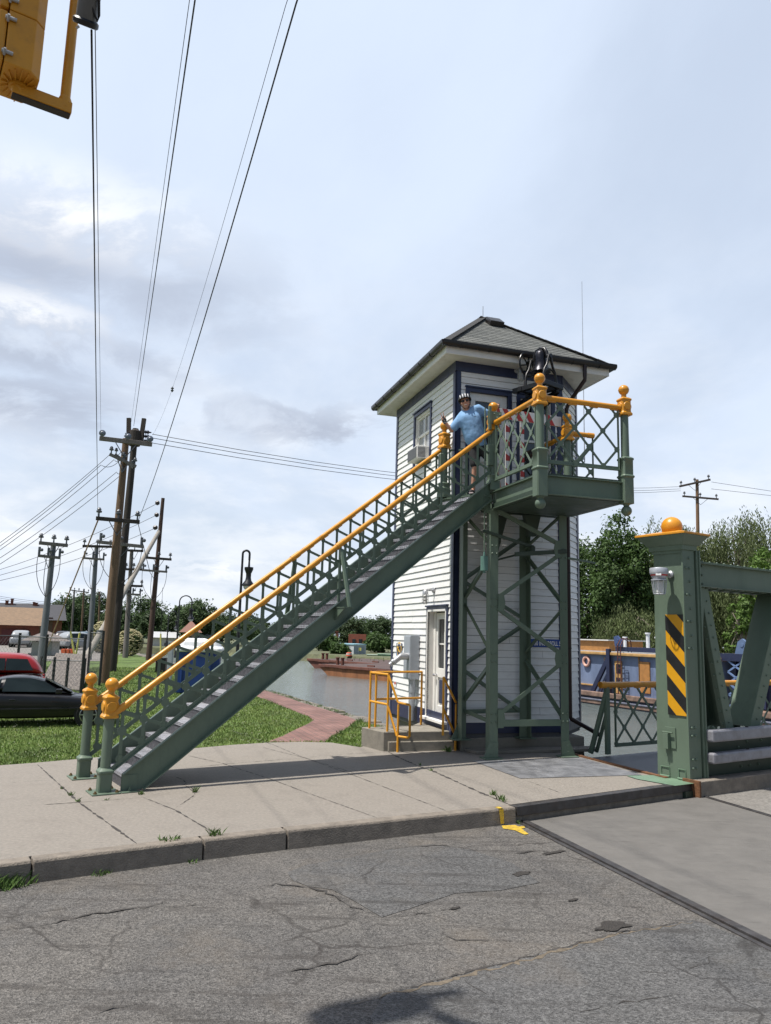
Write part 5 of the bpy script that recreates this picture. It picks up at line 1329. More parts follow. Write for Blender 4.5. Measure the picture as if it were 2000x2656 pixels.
# warning lamp on a bracket
lp_,_=I(pc,w,1740,1490); bl_=lp_-u*.30
wl=thing('navigation_lamp','grey caged lamp with a red band bracketed to the bridge end post','lamp',lp_)
mb=MB(); mb.lathe(lp_,[(.06,0),(.06,.03),(.03,.05),(.028,.22)],14,axis=-u); mb.build('bracket',m_galv,wl,smooth=True)
m_cg=mat('cast_grey',(.42,.44,.48),.45,.3)
mb=MB(); mb.lathe(bl_-Z*.11,[(.105,-.0),(.12,.03),(.155,.10),(.158,.12),(.158,.185),(.15,.20),(.04,.215)],28); mb.lathe(bl_-Z*.13,[(.135,0),(.135,.022)],24); mb.v=[bl_+(v-bl_)*.9 for v in mb.v]; mb.build('housing',m_cg,wl,smooth=True)
mb=MB(); mb.lathe(bl_-Z*.05,[(.1365,0),(.152,.035)],28); mb.v=[bl_+(v-bl_)*.9 for v in mb.v]; mb.build('red_band',mat('lamp_red',(.42,.03,.03),.4),wl,smooth=True)
mb=MB(); pl2=bl_-Z*.045-u*.11-w*.095; mb.box(bl_-Z*.03-(u*.75+w*.5).normalized()*.150,(.09,.004,.035),(w*.75-u*.5).normalized(),(u*.75+w*.5).normalized(),Z); mb.v=[bl_+(v-bl_)*.9 for v in mb.v]; mb.build('label_plate',m_letter,wl)
mb=MB(); mb.lathe(bl_-Z*.36,[(.03,0),(.062,.02),(.07,.22)],18); mb.v=[bl_+(v-bl_)*.9 for v in mb.v]; mb.build('globe',mat('clear_globe',(.62,.63,.62),.12,spec=.8),wl,smooth=True)
mb=MB()
for k in range(8):
    d=Vector((math.cos(k*PI/4+.3),math.sin(k*PI/4+.3),0)); mb.tube([bl_+d*.125-Z*.13,bl_+d*.10-Z*.34,bl_+d*.088-Z*.37],.008,6)
for z,rr in ((-.365,.09),): mb.tube([bl_+Vector((math.cos(j*PI/10),math.sin(j*PI/10),0))*rr+Z*z for j in range(21)],.009,6)
mb.v=[bl_+(v-bl_)*.9 for v in mb.v]; mb.build('guard_cage',m_cg,wl)
# guard rails
m_rail=mat('weathered_rail',(.27,.27,.30),.55,.4,var=.2,scale=5,bump=.15,dirt=(.15,.13,.12),dirts=4,dirta=.5,stretch=(1,1,1))
g0=pc-w*.10+u*.36
za=I(g0,u,1835,1893)[0].z; zb__=I(g0,u,1835,1925)[0].z; zc1=I(g0,u,1835,1953)[0].z; zd1=I(g0,u,1835,1982)[0].z
gr_=thing('guard_rail','pair of weathered grey box beam guard rails running along the bridge roadway','guard rail',at(g0+u*4,0))
for z0,z1,nm in ((zb__,za,'beam'),(zd1,zc1,'beam')):
    mb=MB(); mb.box(at(g0+u*5-w*.02,(z0+z1)/2),(10,.14,z1-z0),u,w,Z); bm_=mb.build(nm,m_rail,gr_,bev=.03)
    mb=MB()
    for k in range(12): mb.lathe(at(g0+u*(1.0+.75*k)-w*.03,z1-.002),[(.025,0),(.025,.018)],8)
    mb.build('bolt',m_black,bm_)
for k in range(4):
    mb=MB(); mb.box(at(g0+u*(2.6+2.4*k)+w*.09,.42),(.12,.08,.9),u,w,Z); mb.build('post',m_dgreen,gr_)
# concrete kerb on the bridge with a rusty end shoe
kc=G(1812,2036); kd=(G(2000,2013)-kc).normalized(); ks_=Vector((-kd.y,kd.x,0)); ks_=ks_ if ks_.dot(w)>0 else -ks_
kb=MB(); kb.box(at(kc+kd*6.05+ks_*.13,-.075),(12,.26,.235),kd,ks_,Z); setting(kb.build('bridge_kerb',m_kerb,bev=.012))
kb=MB(); kb.box(at(kc+kd*.015+ks_*.13,-.07),(.04,.30,.25),kd,ks_,Z); setting(kb.build('kerb_shoe',m_rust,bev=.006))
# footway railing on the canal side
f0=at(G(1572,1957),0); fu=azv(58.5)
fr_=thing('lattice_railing','low green lattice railing with an orange pipe top along the bridge footway','railing',f0)
zr=I(f0,fu,1600,1776)[0].z; zlow=I(f0,fu,1600,1936)[0].z
rail(f0-fu*.12,f0+fu*14,zr,zr,fr_,r=.055)
for k in range(4): lattice(f0+fu*(.25+3.4*k),f0+fu*(3.5+3.4*k),max(.10,zlow),zr-.05,-fu.cross(Z).normalized()*-1 if 0 else Vector((fu.y,-fu.x,0)),.52,fr_,bar=.05)
nf=Vector((fu.y,-fu.x,0))
for k in range(5):
    s=3.45*k+.05; p=f0+fu*s; mb=MB()
    mb.bar(at(p,0),at(p,zr-.03),.07,.09,fu); mb.bar(at(p-fu*.22-nf*.22,0.0),at(p-fu*.02,zr-.15),.06,.08,nf); mb.bar(at(p-nf*.28,.0),at(p,zr*.62),.05,.05,fu); mb.build('post',m_green,fr_,bev=.003)

# ================================================================== TRAFFIC SIGNAL
SD=5.75
def SP(px_,py,dd=0.0):
    v=ray(px_,py).normalized(); return Vector((0,0,H))+v*(SD+dd)
vb=SP(167,276); m_sig=mat('signal_yellow',(.60,.27,.018),.5,var=.10,scale=4,dirt=(.22,.10,.02),dirts=5,dirta=.5)
ts=thing('traffic_signal','yellow traffic signal head with side mounting pipe hanging over the road','traffic light',at(vb-u*.38,vb.z+.8))
# body axis: the pipe hangs at vb; the head stands towards -u
hb0=vb-u*.265; Wn=w
BW,BD=.34,.20
zb0=vb.z+.022
def SB(a,b_,z): return at(hb0+u*a+w*b_,z)
for k in range(3):
    z0=zb0+.345*k; mb=MB(); c=.055
    sh=[(-BD/2,-BW/2),(BD/2-c,-BW/2),(BD/2,-BW/2+c),(BD/2,BW/2-c),(BD/2-c,BW/2),(-BD/2,BW/2)]
    mb.prism([SB(a,b_,z0+.002) for a,b_ in sh],Z*.341); sec=mb.build('signal_section',m_sig,ts,bev=.008)
    mb=MB(); mb.box(SB(-BD/2-.03,0,z0+.172),(.05,BW-.01,.325),u,w,Z); mb.build('lens_door',m_sig,sec,bev=.012)
    mb=MB(); mb.lathe(SB(-BD/2-.06,0,z0+.172),[(.143,0),(.13,.02),(.05,.035)],28,axis=-u); mb.build('lens',mat(('lens_green','lens_amber','lens_red')[k],((.01,.10,.06),(.25,.12,.01),(.20,.012,.01))[k],.2,spec=.8),sec,smooth=True)
    mb=MB(); n_=24; 
    for j in range(n_-4):
        a1=-PI*1.28/2+PI/2+PI*1.28*j/(n_-4)+0; a2=-PI*1.28/2+PI/2+PI*1.28*(j+1)/(n_-4)
        L1=.24
        p1=SB(-BD/2-.05,math.cos(a1)*.155,z0+.172+math.sin(a1)*.155); p2=SB(-BD/2-.05,math.cos(a2)*.155,z0+.172+math.sin(a2)*.155)
        mb.face([p1,p2,p2-u*L1*(.55+.45*max(0,math.sin(a2)))-Z*.03,p1-u*L1*(.55+.45*max(0,math.sin(a1)))-Z*.03])
    vz=mb.build('visor',mat('visor_yellow',(.36,.15,.012),.6),sec); so_=vz.modifiers.new('thick','SOLIDIFY'); so_.thickness=.004
    for zz in (z0+.06,z0+.28): mb=MB(); mb.tube([SB(-BD/2-.02,-BW/2-.012,zz),SB(-BD/2+.04,-BW/2-.012,zz)],.011,8); mb.tube([SB(-BD/2-.005,-BW/2-.005,zz-.02),SB(-BD/2-.005,-BW/2-.04,zz)],.008,6); mb.build('wing_latch',m_galv,sec)
mb=MB()
for k in range(16):
    a_=PI*2*k/16; mb.bar(SB(math.cos(a_)*.06,math.sin(a_)*.06,zb0-.004),SB(math.cos(a_)*.095,max(-.16,min(.16,math.sin(a_)*.16)),zb0-.004),.006,.01,Z)
mb.lathe(SB(0,0,zb0-.022),[(.055,0),(.055,.022)],20); mb.build('bottom_rib',m_sig,ts)
m_under=mat('pipe_underside_putty',(.12,.075,.04),.8)
mb=MB(); mb.tube([SB(0,0,vb.z+.05),SB(0,0,vb.z+.0),SB(.02,0,vb.z-.02)],.042,14); mb.bar(SB(-.03,0,vb.z-.015),at(vb+u*.04,vb.z-.015),.075,.072,Z); mb.build('bracket_arm',m_sig,ts,bev=.02)
mb=MB(); mb.bar(SB(-.03,0,vb.z-.055),at(vb+u*.035,vb.z-.055),.058,.012,Z); mb.build('arm_cover',mat('arm_cover_grey',(.05,.04,.035),.8),ts,bev=.004)
mb=MB(); mb.tube([at(vb,vb.z-.02),at(vb,vb.z+1.25)],.030,16); mb.lathe(at(vb,vb.z-.02),[(.04,0),(.04,.06),(.032,.08)],14); mb.build('mounting_pipe',m_sig,ts,smooth=True)
mb=MB(); mb.bar(SB(0,0,vb.z+1.19),at(vb,vb.z+1.19),.075,.072,Z); mb.tube([SB(0,0,vb.z+1.22),SB(0,0,vb.z+1.85)],.03,12); mb.build('bracket_arm',m_sig,ts,bev=.01)
# span wire and weatherhead
sw_=thing('cable_weatherhead','grey metal cable sleeve with rubber lip hanging beside the traffic signal','cable sleeve',SP(228,30))
q1=SP(238,66); ax_=(SP(252,-75)-SP(230,66)).normalized()
mb=MB(); c1_=SP(222,62); mb.lathe(c1_,[(.060,0),(.062,.25),(.066,.5)],22,axis=ax_,); mb.build('sleeve',m_cg if 0 else mat('dull_zinc',(.13,.13,.13),.5,.5),sw_,smooth=True)
mb=MB(); mb.lathe(c1_-ax_*.012,[(.066,0),(.074,.008),(.074,.03),(.064,.04)],24,axis=ax_); mb.build('lip',m_black,sw_,smooth=True)
mb=MB(); mb.tube([SP(224,-40,-.05),SP(242,30,-.05),SP(254,56,-.05),SP(257,40,-.05),SP(257,-40,-.05)],.008,8); mb.build('loop_cable',m_black,sw_,smooth=True)
mb=MB()
for x_,y_ in ((202,70),(250,66)): mb.tube([SP(x_-4,y_+3,-.03),SP(x_+4,y_-2,-.03)],.007,6)
mb.build('set_screw',m_galv,sw_)
# ================================================================== BACKGROUND
def ground_at(px_,dist,z=-0.05):
    v=ray(px_,1650); k=dist/math.hypot(v.x,v.y); return Vector((v.x*k,v.y*k,z))
def leafmat(name,col,var=.45,scale=.55):
    m=mat(name,col,.75,var=var,scale=scale); t,b=nodes(m); n=t.nodes.new; l=t.links.new
    tr=n('ShaderNodeBsdfTranslucent'); l(b.inputs['Base Color'].links[0].from_socket,tr.inputs[0]); mx=n('ShaderNodeMixShader'); mx.inputs[0].default_value=.28
    out=t.nodes['Material Output']; l(b.outputs[0],mx.inputs[1]); l(tr.outputs[0],mx.inputs[2]); l(mx.outputs[0],out.inputs[0]); return m
m_bark=mat('bark',(.085,.065,.05),.95,var=.35,scale=6,bump=.8,bscale=14,stretch=(1,1,.3))
m_bark2=mat('pale_bark',(.17,.145,.12),.95,var=.35,scale=6,bump=.8,bscale=14)
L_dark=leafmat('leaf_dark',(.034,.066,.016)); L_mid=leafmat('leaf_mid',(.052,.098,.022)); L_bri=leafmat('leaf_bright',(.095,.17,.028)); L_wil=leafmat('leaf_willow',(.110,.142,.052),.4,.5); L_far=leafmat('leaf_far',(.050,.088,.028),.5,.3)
def tree(name,label,base,h,rad,lm,seed,n=5200,leaf=.26,trunk=.28,crown0=.22,cat='tree',group=None,bark=None,squash=1.0,nclump=60,gap=.0,lean=(0,0)):
    rnd=random.Random(seed); t=thing(name,label,cat,base,group)
    cz=base.z+h*(crown0+(1-crown0)/2); rz=h*(1-crown0)/2
    cl=[]
    for i in range(nclump):
        while True:
            p=Vector((rnd.uniform(-1,1),rnd.uniform(-1,1),rnd.uniform(-1,1)))
            if p.length<=1 and p.length>.25: break
        k=1.0 if p.z<.1 else (1-.28*p.z)
        q=Vector((p.x*rad*k,p.y*rad*k,p.z*rz))
        f=.80+.32*noise.noise(p*1.7+Vector((seed,0,0)))
        q*=f
        cl.append((Vector((base.x+lean[0]*h*.5,base.y,cz))+q, rad*rnd.uniform(.16,.33)))
    mb=MB(); per=n//nclump
    for c,r_ in cl:
        if rnd.random()<gap: continue
        for _ in range(per):
            g=Vector((rnd.gauss(0,1),rnd.gauss(0,1),rnd.gauss(0,.75))); g*=r_*.55/max(.6,g.length/1.3) if g.length>2.2 else r_*.55
            p=c+g; s=leaf*rnd.uniform(.5,1.25)
            nn=(g.normalized()*.6+Vector((rnd.uniform(-1,1),rnd.uniform(-1,1),rnd.uniform(-.2,1.2)))).normalized()
            a=nn.cross(Vector((rnd.uniform(-1,1),rnd.uniform(-1,1),rnd.uniform(-1,1)))).normalized(); b_=nn.cross(a)
            mb.face([p-a*s*.5,p-b_*s*.28,p+a*s*.5,p+b_*s*.28])
    mb.build('crown',lm,t,recalc=False)
    mb=MB(); bk=bark or m_bark; top=Vector((base.x+lean[0]*h*.4,base.y,base.z+h*.62))
    mid=base.lerp(top,.45)+Vector((rnd.uniform(-.2,.2),rnd.uniform(-.2,.2),0))
    mb.tube([base-Z*.2,base+Z*.3,mid,top],[trunk*1.3,trunk,trunk*.75,trunk*.25],10)
    for c,r_ in rnd.sample(cl,min(14,len(cl))):
        s=base.lerp(top,rnd.uniform(.35,.9)); m_=s.lerp(c,.5)+Z*.08*h*rnd.random(); mb.tube([s,m_,c],[trunk*.35,trunk*.2,trunk*.06],6)
    mb.build('trunk',bk,t,smooth=True); return t
def willow(name,label,base,h,rad,lm,seed,strands=420,leaf=.30,trunk=.35,group=None):
    rnd=random.Random(seed); t=thing(name,label,'tree',base,group); mb=MB(); tips=[]; nb=max(30,strands//20)
    for i in range(nb):
        a=rnd.uniform(0,2*PI); rr=math.sqrt(rnd.random())*rad; k=noise.noise(Vector((math.cos(a)*2,math.sin(a)*2,seed+rr*.3)))
        zt=h*(.95-.45*(rr/rad)**2+.12*k)*rnd.uniform(.72,1.0); c=Vector((base.x+math.cos(a)*rr,base.y+math.sin(a)*rr,base.z+zt)); tips.append(c.copy())
        out=Vector((math.cos(a),math.sin(a),0)); br=rnd.uniform(.45,1.15); L0=min(zt-.8,h*rnd.uniform(.12,.42))
        for s_ in range(20):
            g=Vector((rnd.gauss(0,.5),rnd.gauss(0,.5),rnd.gauss(0,.3)))*br; p=c+g; p.z-=abs(g.x*g.x+g.y*g.y)*.5; L=max(.4,L0*rnd.uniform(.4,1.15)); n=int(L/.15)+2
            for j in range(n):
                f=j/n; q=p+out*.4*min(1,f*2)-Z*L*f+Vector((rnd.uniform(-.11,.11),rnd.uniform(-.11,.11),rnd.uniform(-.08,.08)))
                d=Vector((rnd.uniform(-.7,.7),rnd.uniform(-.7,.7),-1)).normalized(); sd_=d.cross(Vector((rnd.uniform(-1,1),rnd.uniform(-1,1),.2))).normalized(); s=leaf*rnd.uniform(.6,1.3)
                mb.face([q-d*s*.5,q+sd_*s*.15,q+d*s*.5,q-sd_*s*.15])
    mb.build('crown',lm,t,recalc=False)
    mb=MB(); top=base+Z*h*.7
    mb.tube([base-Z*.3,base+Z*h*.2+Vector((.2,0,0)),base+Z*h*.45,top],[trunk*1.2,trunk,trunk*.7,trunk*.2],10)
    for p in rnd.sample(tips,26): s=base.lerp(top,rnd.uniform(.3,.9)); mb.tube([s,s.lerp(p,.55)+Z*.4,p-Z*.3],[trunk*.35,trunk*.2,.02],6)
    mb.build('trunk',m_bark2,t,smooth=True); return t
def tpx(fn,name,label,xc,ytop,wpx,dist,z=-.7,**k):
    b=ground_at(xc,dist,z); h=U(b,xc,ytop).z-z; return fn(name,label,b,h,wpx/2*dist/1980,**k)
# right bank
tpx(tree,'maple_tree','tall dark broadleaf tree rising highest behind the right side of the house',1610,1300,200,60,lm=L_mid,seed=3,n=15000,leaf=.30,crown0=.08,nclump=150,group='trees on the right bank')
tpx(tree,'broadleaf_tree','rounded dark green tree right against the house wall behind the blue barge',1512,1372,210,63,lm=L_mid,seed=8,n=13000,leaf=.28,crown0=.04,nclump=120,group='trees on the right bank')
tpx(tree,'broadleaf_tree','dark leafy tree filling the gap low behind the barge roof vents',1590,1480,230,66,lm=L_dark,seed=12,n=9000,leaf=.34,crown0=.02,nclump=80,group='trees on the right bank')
tpx(willow,'willow_tree','weeping willow with long hanging strands low behind the life ring barge',1640,1530,170,58,lm=L_wil,seed=5,strands=1300,leaf=.24,group='trees on the right bank')
tpx(willow,'willow_tree','pale weeping willow spreading behind the orange ball of the end post',1760,1318,270,64,lm=L_wil,seed=9,strands=2400,leaf=.25,group='trees on the right bank')
tpx(willow,'willow_tree','weeping willow at the right edge above the bridge top chord',1925,1290,260,66,lm=L_wil,seed=15,strands=2200,leaf=.25,group='trees on the right bank')
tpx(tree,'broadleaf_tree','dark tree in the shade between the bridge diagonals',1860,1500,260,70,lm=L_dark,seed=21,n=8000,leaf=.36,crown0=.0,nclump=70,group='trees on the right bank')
tpx(tree,'young_tree','bright yellow green young tree glowing at the right edge under the willow',1985,1410,110,50,lm=L_bri,seed=31,n=4200,leaf=.26,crown0=.30,nclump=42,trunk=.16,bark=m_bark2,group='trees on the right bank')
tpx(tree,'young_tree','slim pale-trunked tree with sparse light leaves beside the right bridge diagonal',1925,1500,90,54,lm=L_bri,seed=36,n=1900,leaf=.26,crown0=.2,nclump=30,trunk=.2,bark=m_bark2,group='trees on the right bank')
tpx(tree,'broadleaf_tree','dark backdrop tree standing furthest right behind the willows',2060,1380,300,80,lm=L_dark,seed=44,n=6000,leaf=.4,crown0=.0,nclump=70,group='trees on the right bank')
tpx(tree,'broadleaf_tree','dark backdrop tree behind the willow and the utility pole',1740,1420,260,82,lm=L_dark,seed=45,n=7000,leaf=.42,crown0=.0,nclump=75,group='trees on the right bank')
# mid distance, seen between the stair and the house
for i,(x,y,wd,d,lab,lm) in enumerate([(905,1588,120,150,'dark rounded tree beyond the barges, tallest right of the stair',L_far),(985,1592,110,155,'dark green tree beyond the barges against the left wall of the house',L_far),(985,1640,95,118,'bushy tree behind the green skips near the house wall',L_mid),(845,1640,90,120,'low leafy tree beside the white gabled house',L_mid),(945,1606,110,165,'tree behind the red brick ruin',L_far),(880,1668,60,105,'round bush in front of the white gabled house',L_mid),(1085,1590,120,150,'tree across the canal hidden behind the left part of the house',L_far),(1200,1580,130,145,'tree across the canal hidden behind the middle of the house',L_far),(1330,1560,140,120,'tree across the canal hidden behind the tower legs',L_far),(1420,1500,150,90,'tree across the canal hidden behind the right part of the house',L_mid)]):
    tpx(tree,'bush' if i==5 else 'broadleaf_tree',lab,x,y,wd,d,lm=lm,seed=50+i,n=5200,leaf=.45,crown0=.0,nclump=60,cat='bush' if i==5 else 'tree',group='trees across the canal')
# far left
for i,(x,y,wd,d,lab) in enumerate([(165,1558,95,140,'dark tree rising behind the guy wire and the brick houses'),(205,1548,80,150,'dark tree behind the middle grey utility pole'),(255,1545,90,155,'tall dark tree behind the two big brown utility poles'),(300,1590,80,145,'rounded tree behind the leaning pale brace pole'),(360,1555,110,150,'broad dark tree just left of the rightmost dark utility pole'),(395,1590,60,140,'low dark tree behind the dark utility pole foot'),(470,1575,70,135,'dark tree behind the two curved street lamps'),(510,1562,95,130,'big dark tree behind the upper run of the lower stair'),(575,1600,90,140,'dark tree seen through the stair lattice'),(640,1612,100,150,'distant tree seen through the stair railing above the canal bend'),(130,1600,60,150,'small dark tree beside the brick row house gable'),(700,1640,80,170,'low distant tree under the middle of the stair')]):
    tpx(tree,'broadleaf_tree',lab,x,y-16,wd*1.5,d,z=-.1,lm=L_far,seed=80+i,n=6500,leaf=.5,crown0=.0,nclump=70,group='trees along the far left skyline')
m_bl=leafmat('cream_blossom',(.50,.46,.27),.3,1.5)
for i,(x,y,wd,d,lab) in enumerate([(262,1612,50,68,'bush covered in cream blossom behind the two big poles'),(338,1632,62,62,'low bush with cream blossom right of the big poles')]):
    t=tpx(tree,'flowering_bush',lab,x,y,wd,d,z=-.1,lm=L_mid,seed=120+i,n=2600,leaf=.24,crown0=.02,nclump=40,cat='bush',trunk=.06,group='blossoming bushes')
    rnd=random.Random(i); c=t.location; h_=U(c,x,y).z-c.z; mb=MB(); rad=wd/2*d/1980
    for k in range(900):
        p=Vector((rnd.gauss(0,1),rnd.gauss(0,1),rnd.gauss(0,1))).normalized(); q=c+Vector((p.x*rad,p.y*rad,h_*.52+p.z*h_*.48))*1.0; mb.ball(q,rnd.uniform(.03,.085),5,3,(1.3,1.3,.6))
    mb.build('blossom',m_bl,t,recalc=False)
# ---- utility poles
m_pole=mat('brown_pole_wood',(.165,.105,.066),.9,var=.35,scale=3,bump=.5,bscale=20,stretch=(4,4,.35),dirt=(.06,.04,.03),dirts=2,dirta=.6)
m_pole2=mat('creosoted_pole_wood',(.042,.034,.030),.9,var=.35,scale=3,bump=.5,bscale=20,stretch=(4,4,.35))
m_pole3=mat('grey_pole_wood',(.165,.150,.140),.9,var=.3,scale=3,bump=.4,bscale=20,stretch=(4,4,.35))
m_pole4=mat('steel_blue_pole',(.135,.145,.165),.7,var=.15,scale=3)
m_ins=mat('grey_insulator',(.10,.11,.13),.35); m_wire=mat('wire_black',(.014,.014,.015),.6); m_pink=mat('guy_wire_guard',(.34,.21,.17),.7); m_yg=mat('guy_guard_yellow',(.62,.58,.16),.6)
def pole(name,label,bx,by,tx_,ty_,r0,r1,m,arms=(),z=-.05,ins=True,group=None,rise=0.0,extra=None,dist=None):
    b=G(bx,by,z) if dist is None else ground_at(bx,dist,z); top=U(b,tx_,ty_); t=thing(name,label,'utility pole',b,group)
    mb=MB(); mb.tube([b-Z*.3,b.lerp(top,.5),top],[r0,(r0+r1)/2,r1],14); mb.build('pole',m,t,smooth=True)
    ar=[]
    vd=Vector((b.x,b.y,0)).normalized()
    for (x0,y0,x1,y1,wd,style) in arms:
        a,c=U(b,x0,y0)-vd*(r0+.02),U(b,x1,y1)-vd*(r0+.02); mb=MB(); mb.bar(a,c,wd*.8,wd,Z); o=mb.build('crossarm',m_pole3 if style!='k' else m_pole2,t,bev=.01); ar.append((a,c))
        mid=(a+c)/2; mb=MB(); pb=mid-Z*wd*4+vd*.05
        for e in (a.lerp(c,.30),a.lerp(c,.70)): mb.bar(e-Z*wd*.4,pb,.03,.03,Z)
        mb.build('arm_brace',m_ins,o)
        if style in 'ik':
            for k in ((0.06,.5,.94) if ins else ()):
                p=a.lerp(c,k)+Z*wd*.5; mb=MB(); mb.lathe(p,[(wd*.25,0),(wd*.2,wd),(wd*.7,wd*1.1),(wd*.75,wd*1.5),(wd*.4,wd*1.7),(wd*.6,wd*1.9),(wd*.3,wd*2.4)],10); mb.build('insulator',m_ins,t,smooth=True)
        if style=='d':
            for k in (.05,.53,.95):
                p=a.lerp(c,k)-vd*.14+Z*.05; mb=MB(); mb.lathe(p+Z*.13,[(.10,0),(.13,.03),(.13,.05),(.07,.07),(.04,.1)],16,axis=-vd); mb.build('insulator',mat('dark_glass_insulator',(.13,.15,.19),.25),t,smooth=True)
        if style=='c':   # cut-outs and drop leads
            for k in (.05,.45,.95):
                p=a.lerp(c,k); mb=MB(); mb.tube([p+Z*.05,p+Z*.45],wd*.45,8); mb.ball(p+Z*.3+Vector((.12,0,0)),wd*.6,8,6); mb.build('cutout',m_ins,t)
                mb=MB(); q3=mid-Z*2.0; cpt=p+Vector((.25*(1 if k>.5 else -1),0,-1.3)); mb.tube([(p+Z*.4)*(1-f)**2+cpt*2*f*(1-f)+q3*f*f for f in [j/10 for j in range(11)]],.016,5); mb.build('drop_lead',m_wire,t)
    return t,b,top,ar
T1,b1,t1,a1=pole('utility_pole','stout warm brown wooden utility pole in front of its darker twin',268.6,1772,327,1138,.20,.13,m_pole,[(258,1140,394,1156,.17,'d'),(284,1181,353,1213,.12,''),(298,1181,345,1216,.10,''),(249,1346,362,1356,.15,'k')])
T2,b2_,t2,a2_=pole('utility_pole','tall dark creosoted utility pole close behind the warm brown one',289.6,1742,352,1112,.22,.15,m_pole2,[(255,1407,372,1419,.16,'c')])
T3,b3_,t3,a3_=pole('utility_pole','dark brown utility pole with three side insulators and a leaning brace',385,1712,423,1292,.20,.12,mat('pole_red_brown',(.075,.045,.035),.9,var=.3,scale=3,stretch=(4,4,.35)),[(379,1447,445,1452,.16,'k'),(368,1479,434,1484,.14,'c')])
T4,b4_,t4,a4_=pole('utility_pole','leftmost grey utility pole with two crossarms above the black coupe',104,1735,139.5,1408,.19,.13,m_pole4,[(101,1409,176,1416,.17,'i'),(98,1442,157,1448,.14,'c')])
T5,b5_,t5,a5_=pole('utility_pole','slender grey blue utility pole just left of the two big poles',230,1712,251,1414,.19,.13,m_pole4,[(214,1417,290,1419,.16,'k'),(216,1448,271,1452,.13,'c')])
T6,b6_,t6,a6_=pole('utility_pole','pale grey utility pole standing between the big poles and the dark brown one',325,1706,342,1425,.20,.13,m_pole3,[(326,1428,372,1430,.16,'k'),(324,1477,369,1478,.16,'k'),(317,1519,370,1521,.16,'k'),(328,1541,365,1543,.13,'c')])
for i,(bx,tx_,ty_,x0,x1,ya,d,lab) in enumerate([(185,193,1530,180,206,1532,120,'small distant pole left of the middle grey pole'),(211,218,1527,203,231,1535,118,'small distant brown pole right of the middle grey pole'),(256,259,1535,246,264,1541,125,'small distant brown pole nearest the big brown poles')]):
    pole('utility_pole',lab,bx,1700,tx_,ty_,.17,.12,m_pole3 if i==0 else m_pole,[(x0,ya-2,x1,ya+2,.15,'i')],dist=d,group='distant poles')
T7,b7_,t7,a7_=pole('utility_pole','bare wooden utility pole rising out of the willows behind the bridge',1812,1690,1808,1244,.20,.14,mat('pole_tan',(.20,.12,.07),.9,var=.25,scale=3,stretch=(4,4,.4)),[(1762,1263,1843,1245,.17,'k'),(1770,1288,1864,1296,.16,'k')],z=-.7,dist=74)
# transformer head on the tall dark pole
mb=MB(); vd=Vector((b2_.x,b2_.y,0)).normalized()
for dx in (-.34,.34): mb.bar(t2+Vector((dx*.9,0,-.75)),t2+Vector((dx*1.15,0,.55)),.14,.2,Z)
mb.lathe(t2-Z*.9,[(.27,0),(.29,.1),(.29,.75),(.1,.9)],16); mb.build('pole_head',m_pole2,T2)
for sgn,px0 in ((1,(367,393)),(-1,(340,322))):
    for k,yy in enumerate((1120,1131,1143)):
        a=U(b2_,px0[0],yy); c=U(b2_,px0[1],yy+2 if sgn>0 else yy+12); mb=MB(); dd_=(c-a); L=dd_.length; dd_.normalize()
        mb.lathe(a,[(.03,0),(.03,L*.2),(.13,L*.22),(.04,L*.35),(.13,L*.42),(.04,L*.55),(.13,L*.62),(.04,L*.8),(.03,L)],10,axis=dd_); mb.build('strain_insulator',mat('brown_insulator',(.045,.035,.035),.3),T2,smooth=True)
for k,(x0,y0,x1,y1) in enumerate([(414,1302,407,1306),(412,1333,405,1337),(409,1366,401,1370)]):
    a=U(b3_,x0,y0); c=U(b3_,x1-4,y1+1); dd_=(c-a); L=dd_.length; dd_.normalize(); mb=MB(); mb.lathe(a,[(.04,0),(.15,L*.2),(.16,L*.5),(.15,L*.8),(.04,L)],10,axis=dd_); mb.build('side_insulator',MATS['brown_insulator'],T3,smooth=True)
bp2=U(b3_,413,1378); bg0=ground_at(222,48,-.05)
br_=thing('brace_pole','pale grey pole leaning as a long brace against the dark brown utility pole','pole',bg0)
bg0=I(bg0,Vector((1,0,0)),212,1716)[0]; bg0.z=-.2
mb=MB(); mb.tube([bg0,bg0.lerp(bp2,.5),bp2],[.20,.17,.13],12); mb.build('brace_shaft',mat('pale_pole_wood',(.30,.275,.245),.9,var=.2,scale=3,stretch=(4,4,.35)),br_,smooth=True)
mb=MB(); q=bg0.lerp(bp2,.22); mb.tube([q-Z*.12,q+Z*.12],.25,12); mb.build('pole_band',m_ins,br_)
def wire(name,label,pts,r,sag=0.0,m=None,cat='wire',group='overhead wires',ext=0):
    pts=[Vector(p) for p in pts]
    if ext: pts.append(pts[-1]+(pts[-1]-pts[-2]).normalized()*ext)
    P=[]
    for a,c in zip(pts[:-1],pts[1:]):
        for k in range(10): f=k/10; P.append(a.lerp(c,f)-Z*sag*4*f*(1-f))
    P.append(pts[-1]); t=MB().tube(P,r,6); o=t.build(name,m or m_wire,smooth='all'); tag(o,label,cat,group); return o
def air(px_,py,z): v=ray(px_,py); k=(z-H)/v.z; return Vector((v.x*k,v.y*k,z))
WH=SP(236,85)
wire('overhead_wire','thick wire from the cable sleeve down to the left end of the lower crossarm',[U(b1,254,1344),SP(237.5,78)],.0065)
wire('overhead_wire','thin wire from the top crossarm insulator up beside the cable sleeve wire',[U(b1,262,1132),SP(245,-60,1.5)],.004,ext=12)
wire('overhead_wire','left thin wire of the pair rising from the dark pole head to the top edge',[U(b2_,339,1105),air(489,20,9.6)],.0045,ext=16)
wire('overhead_wire','left thick wire of the pair rising from the dark pole head to the top edge',[U(b2_,347,1105),air(503,20,9.3)],.010,ext=16)
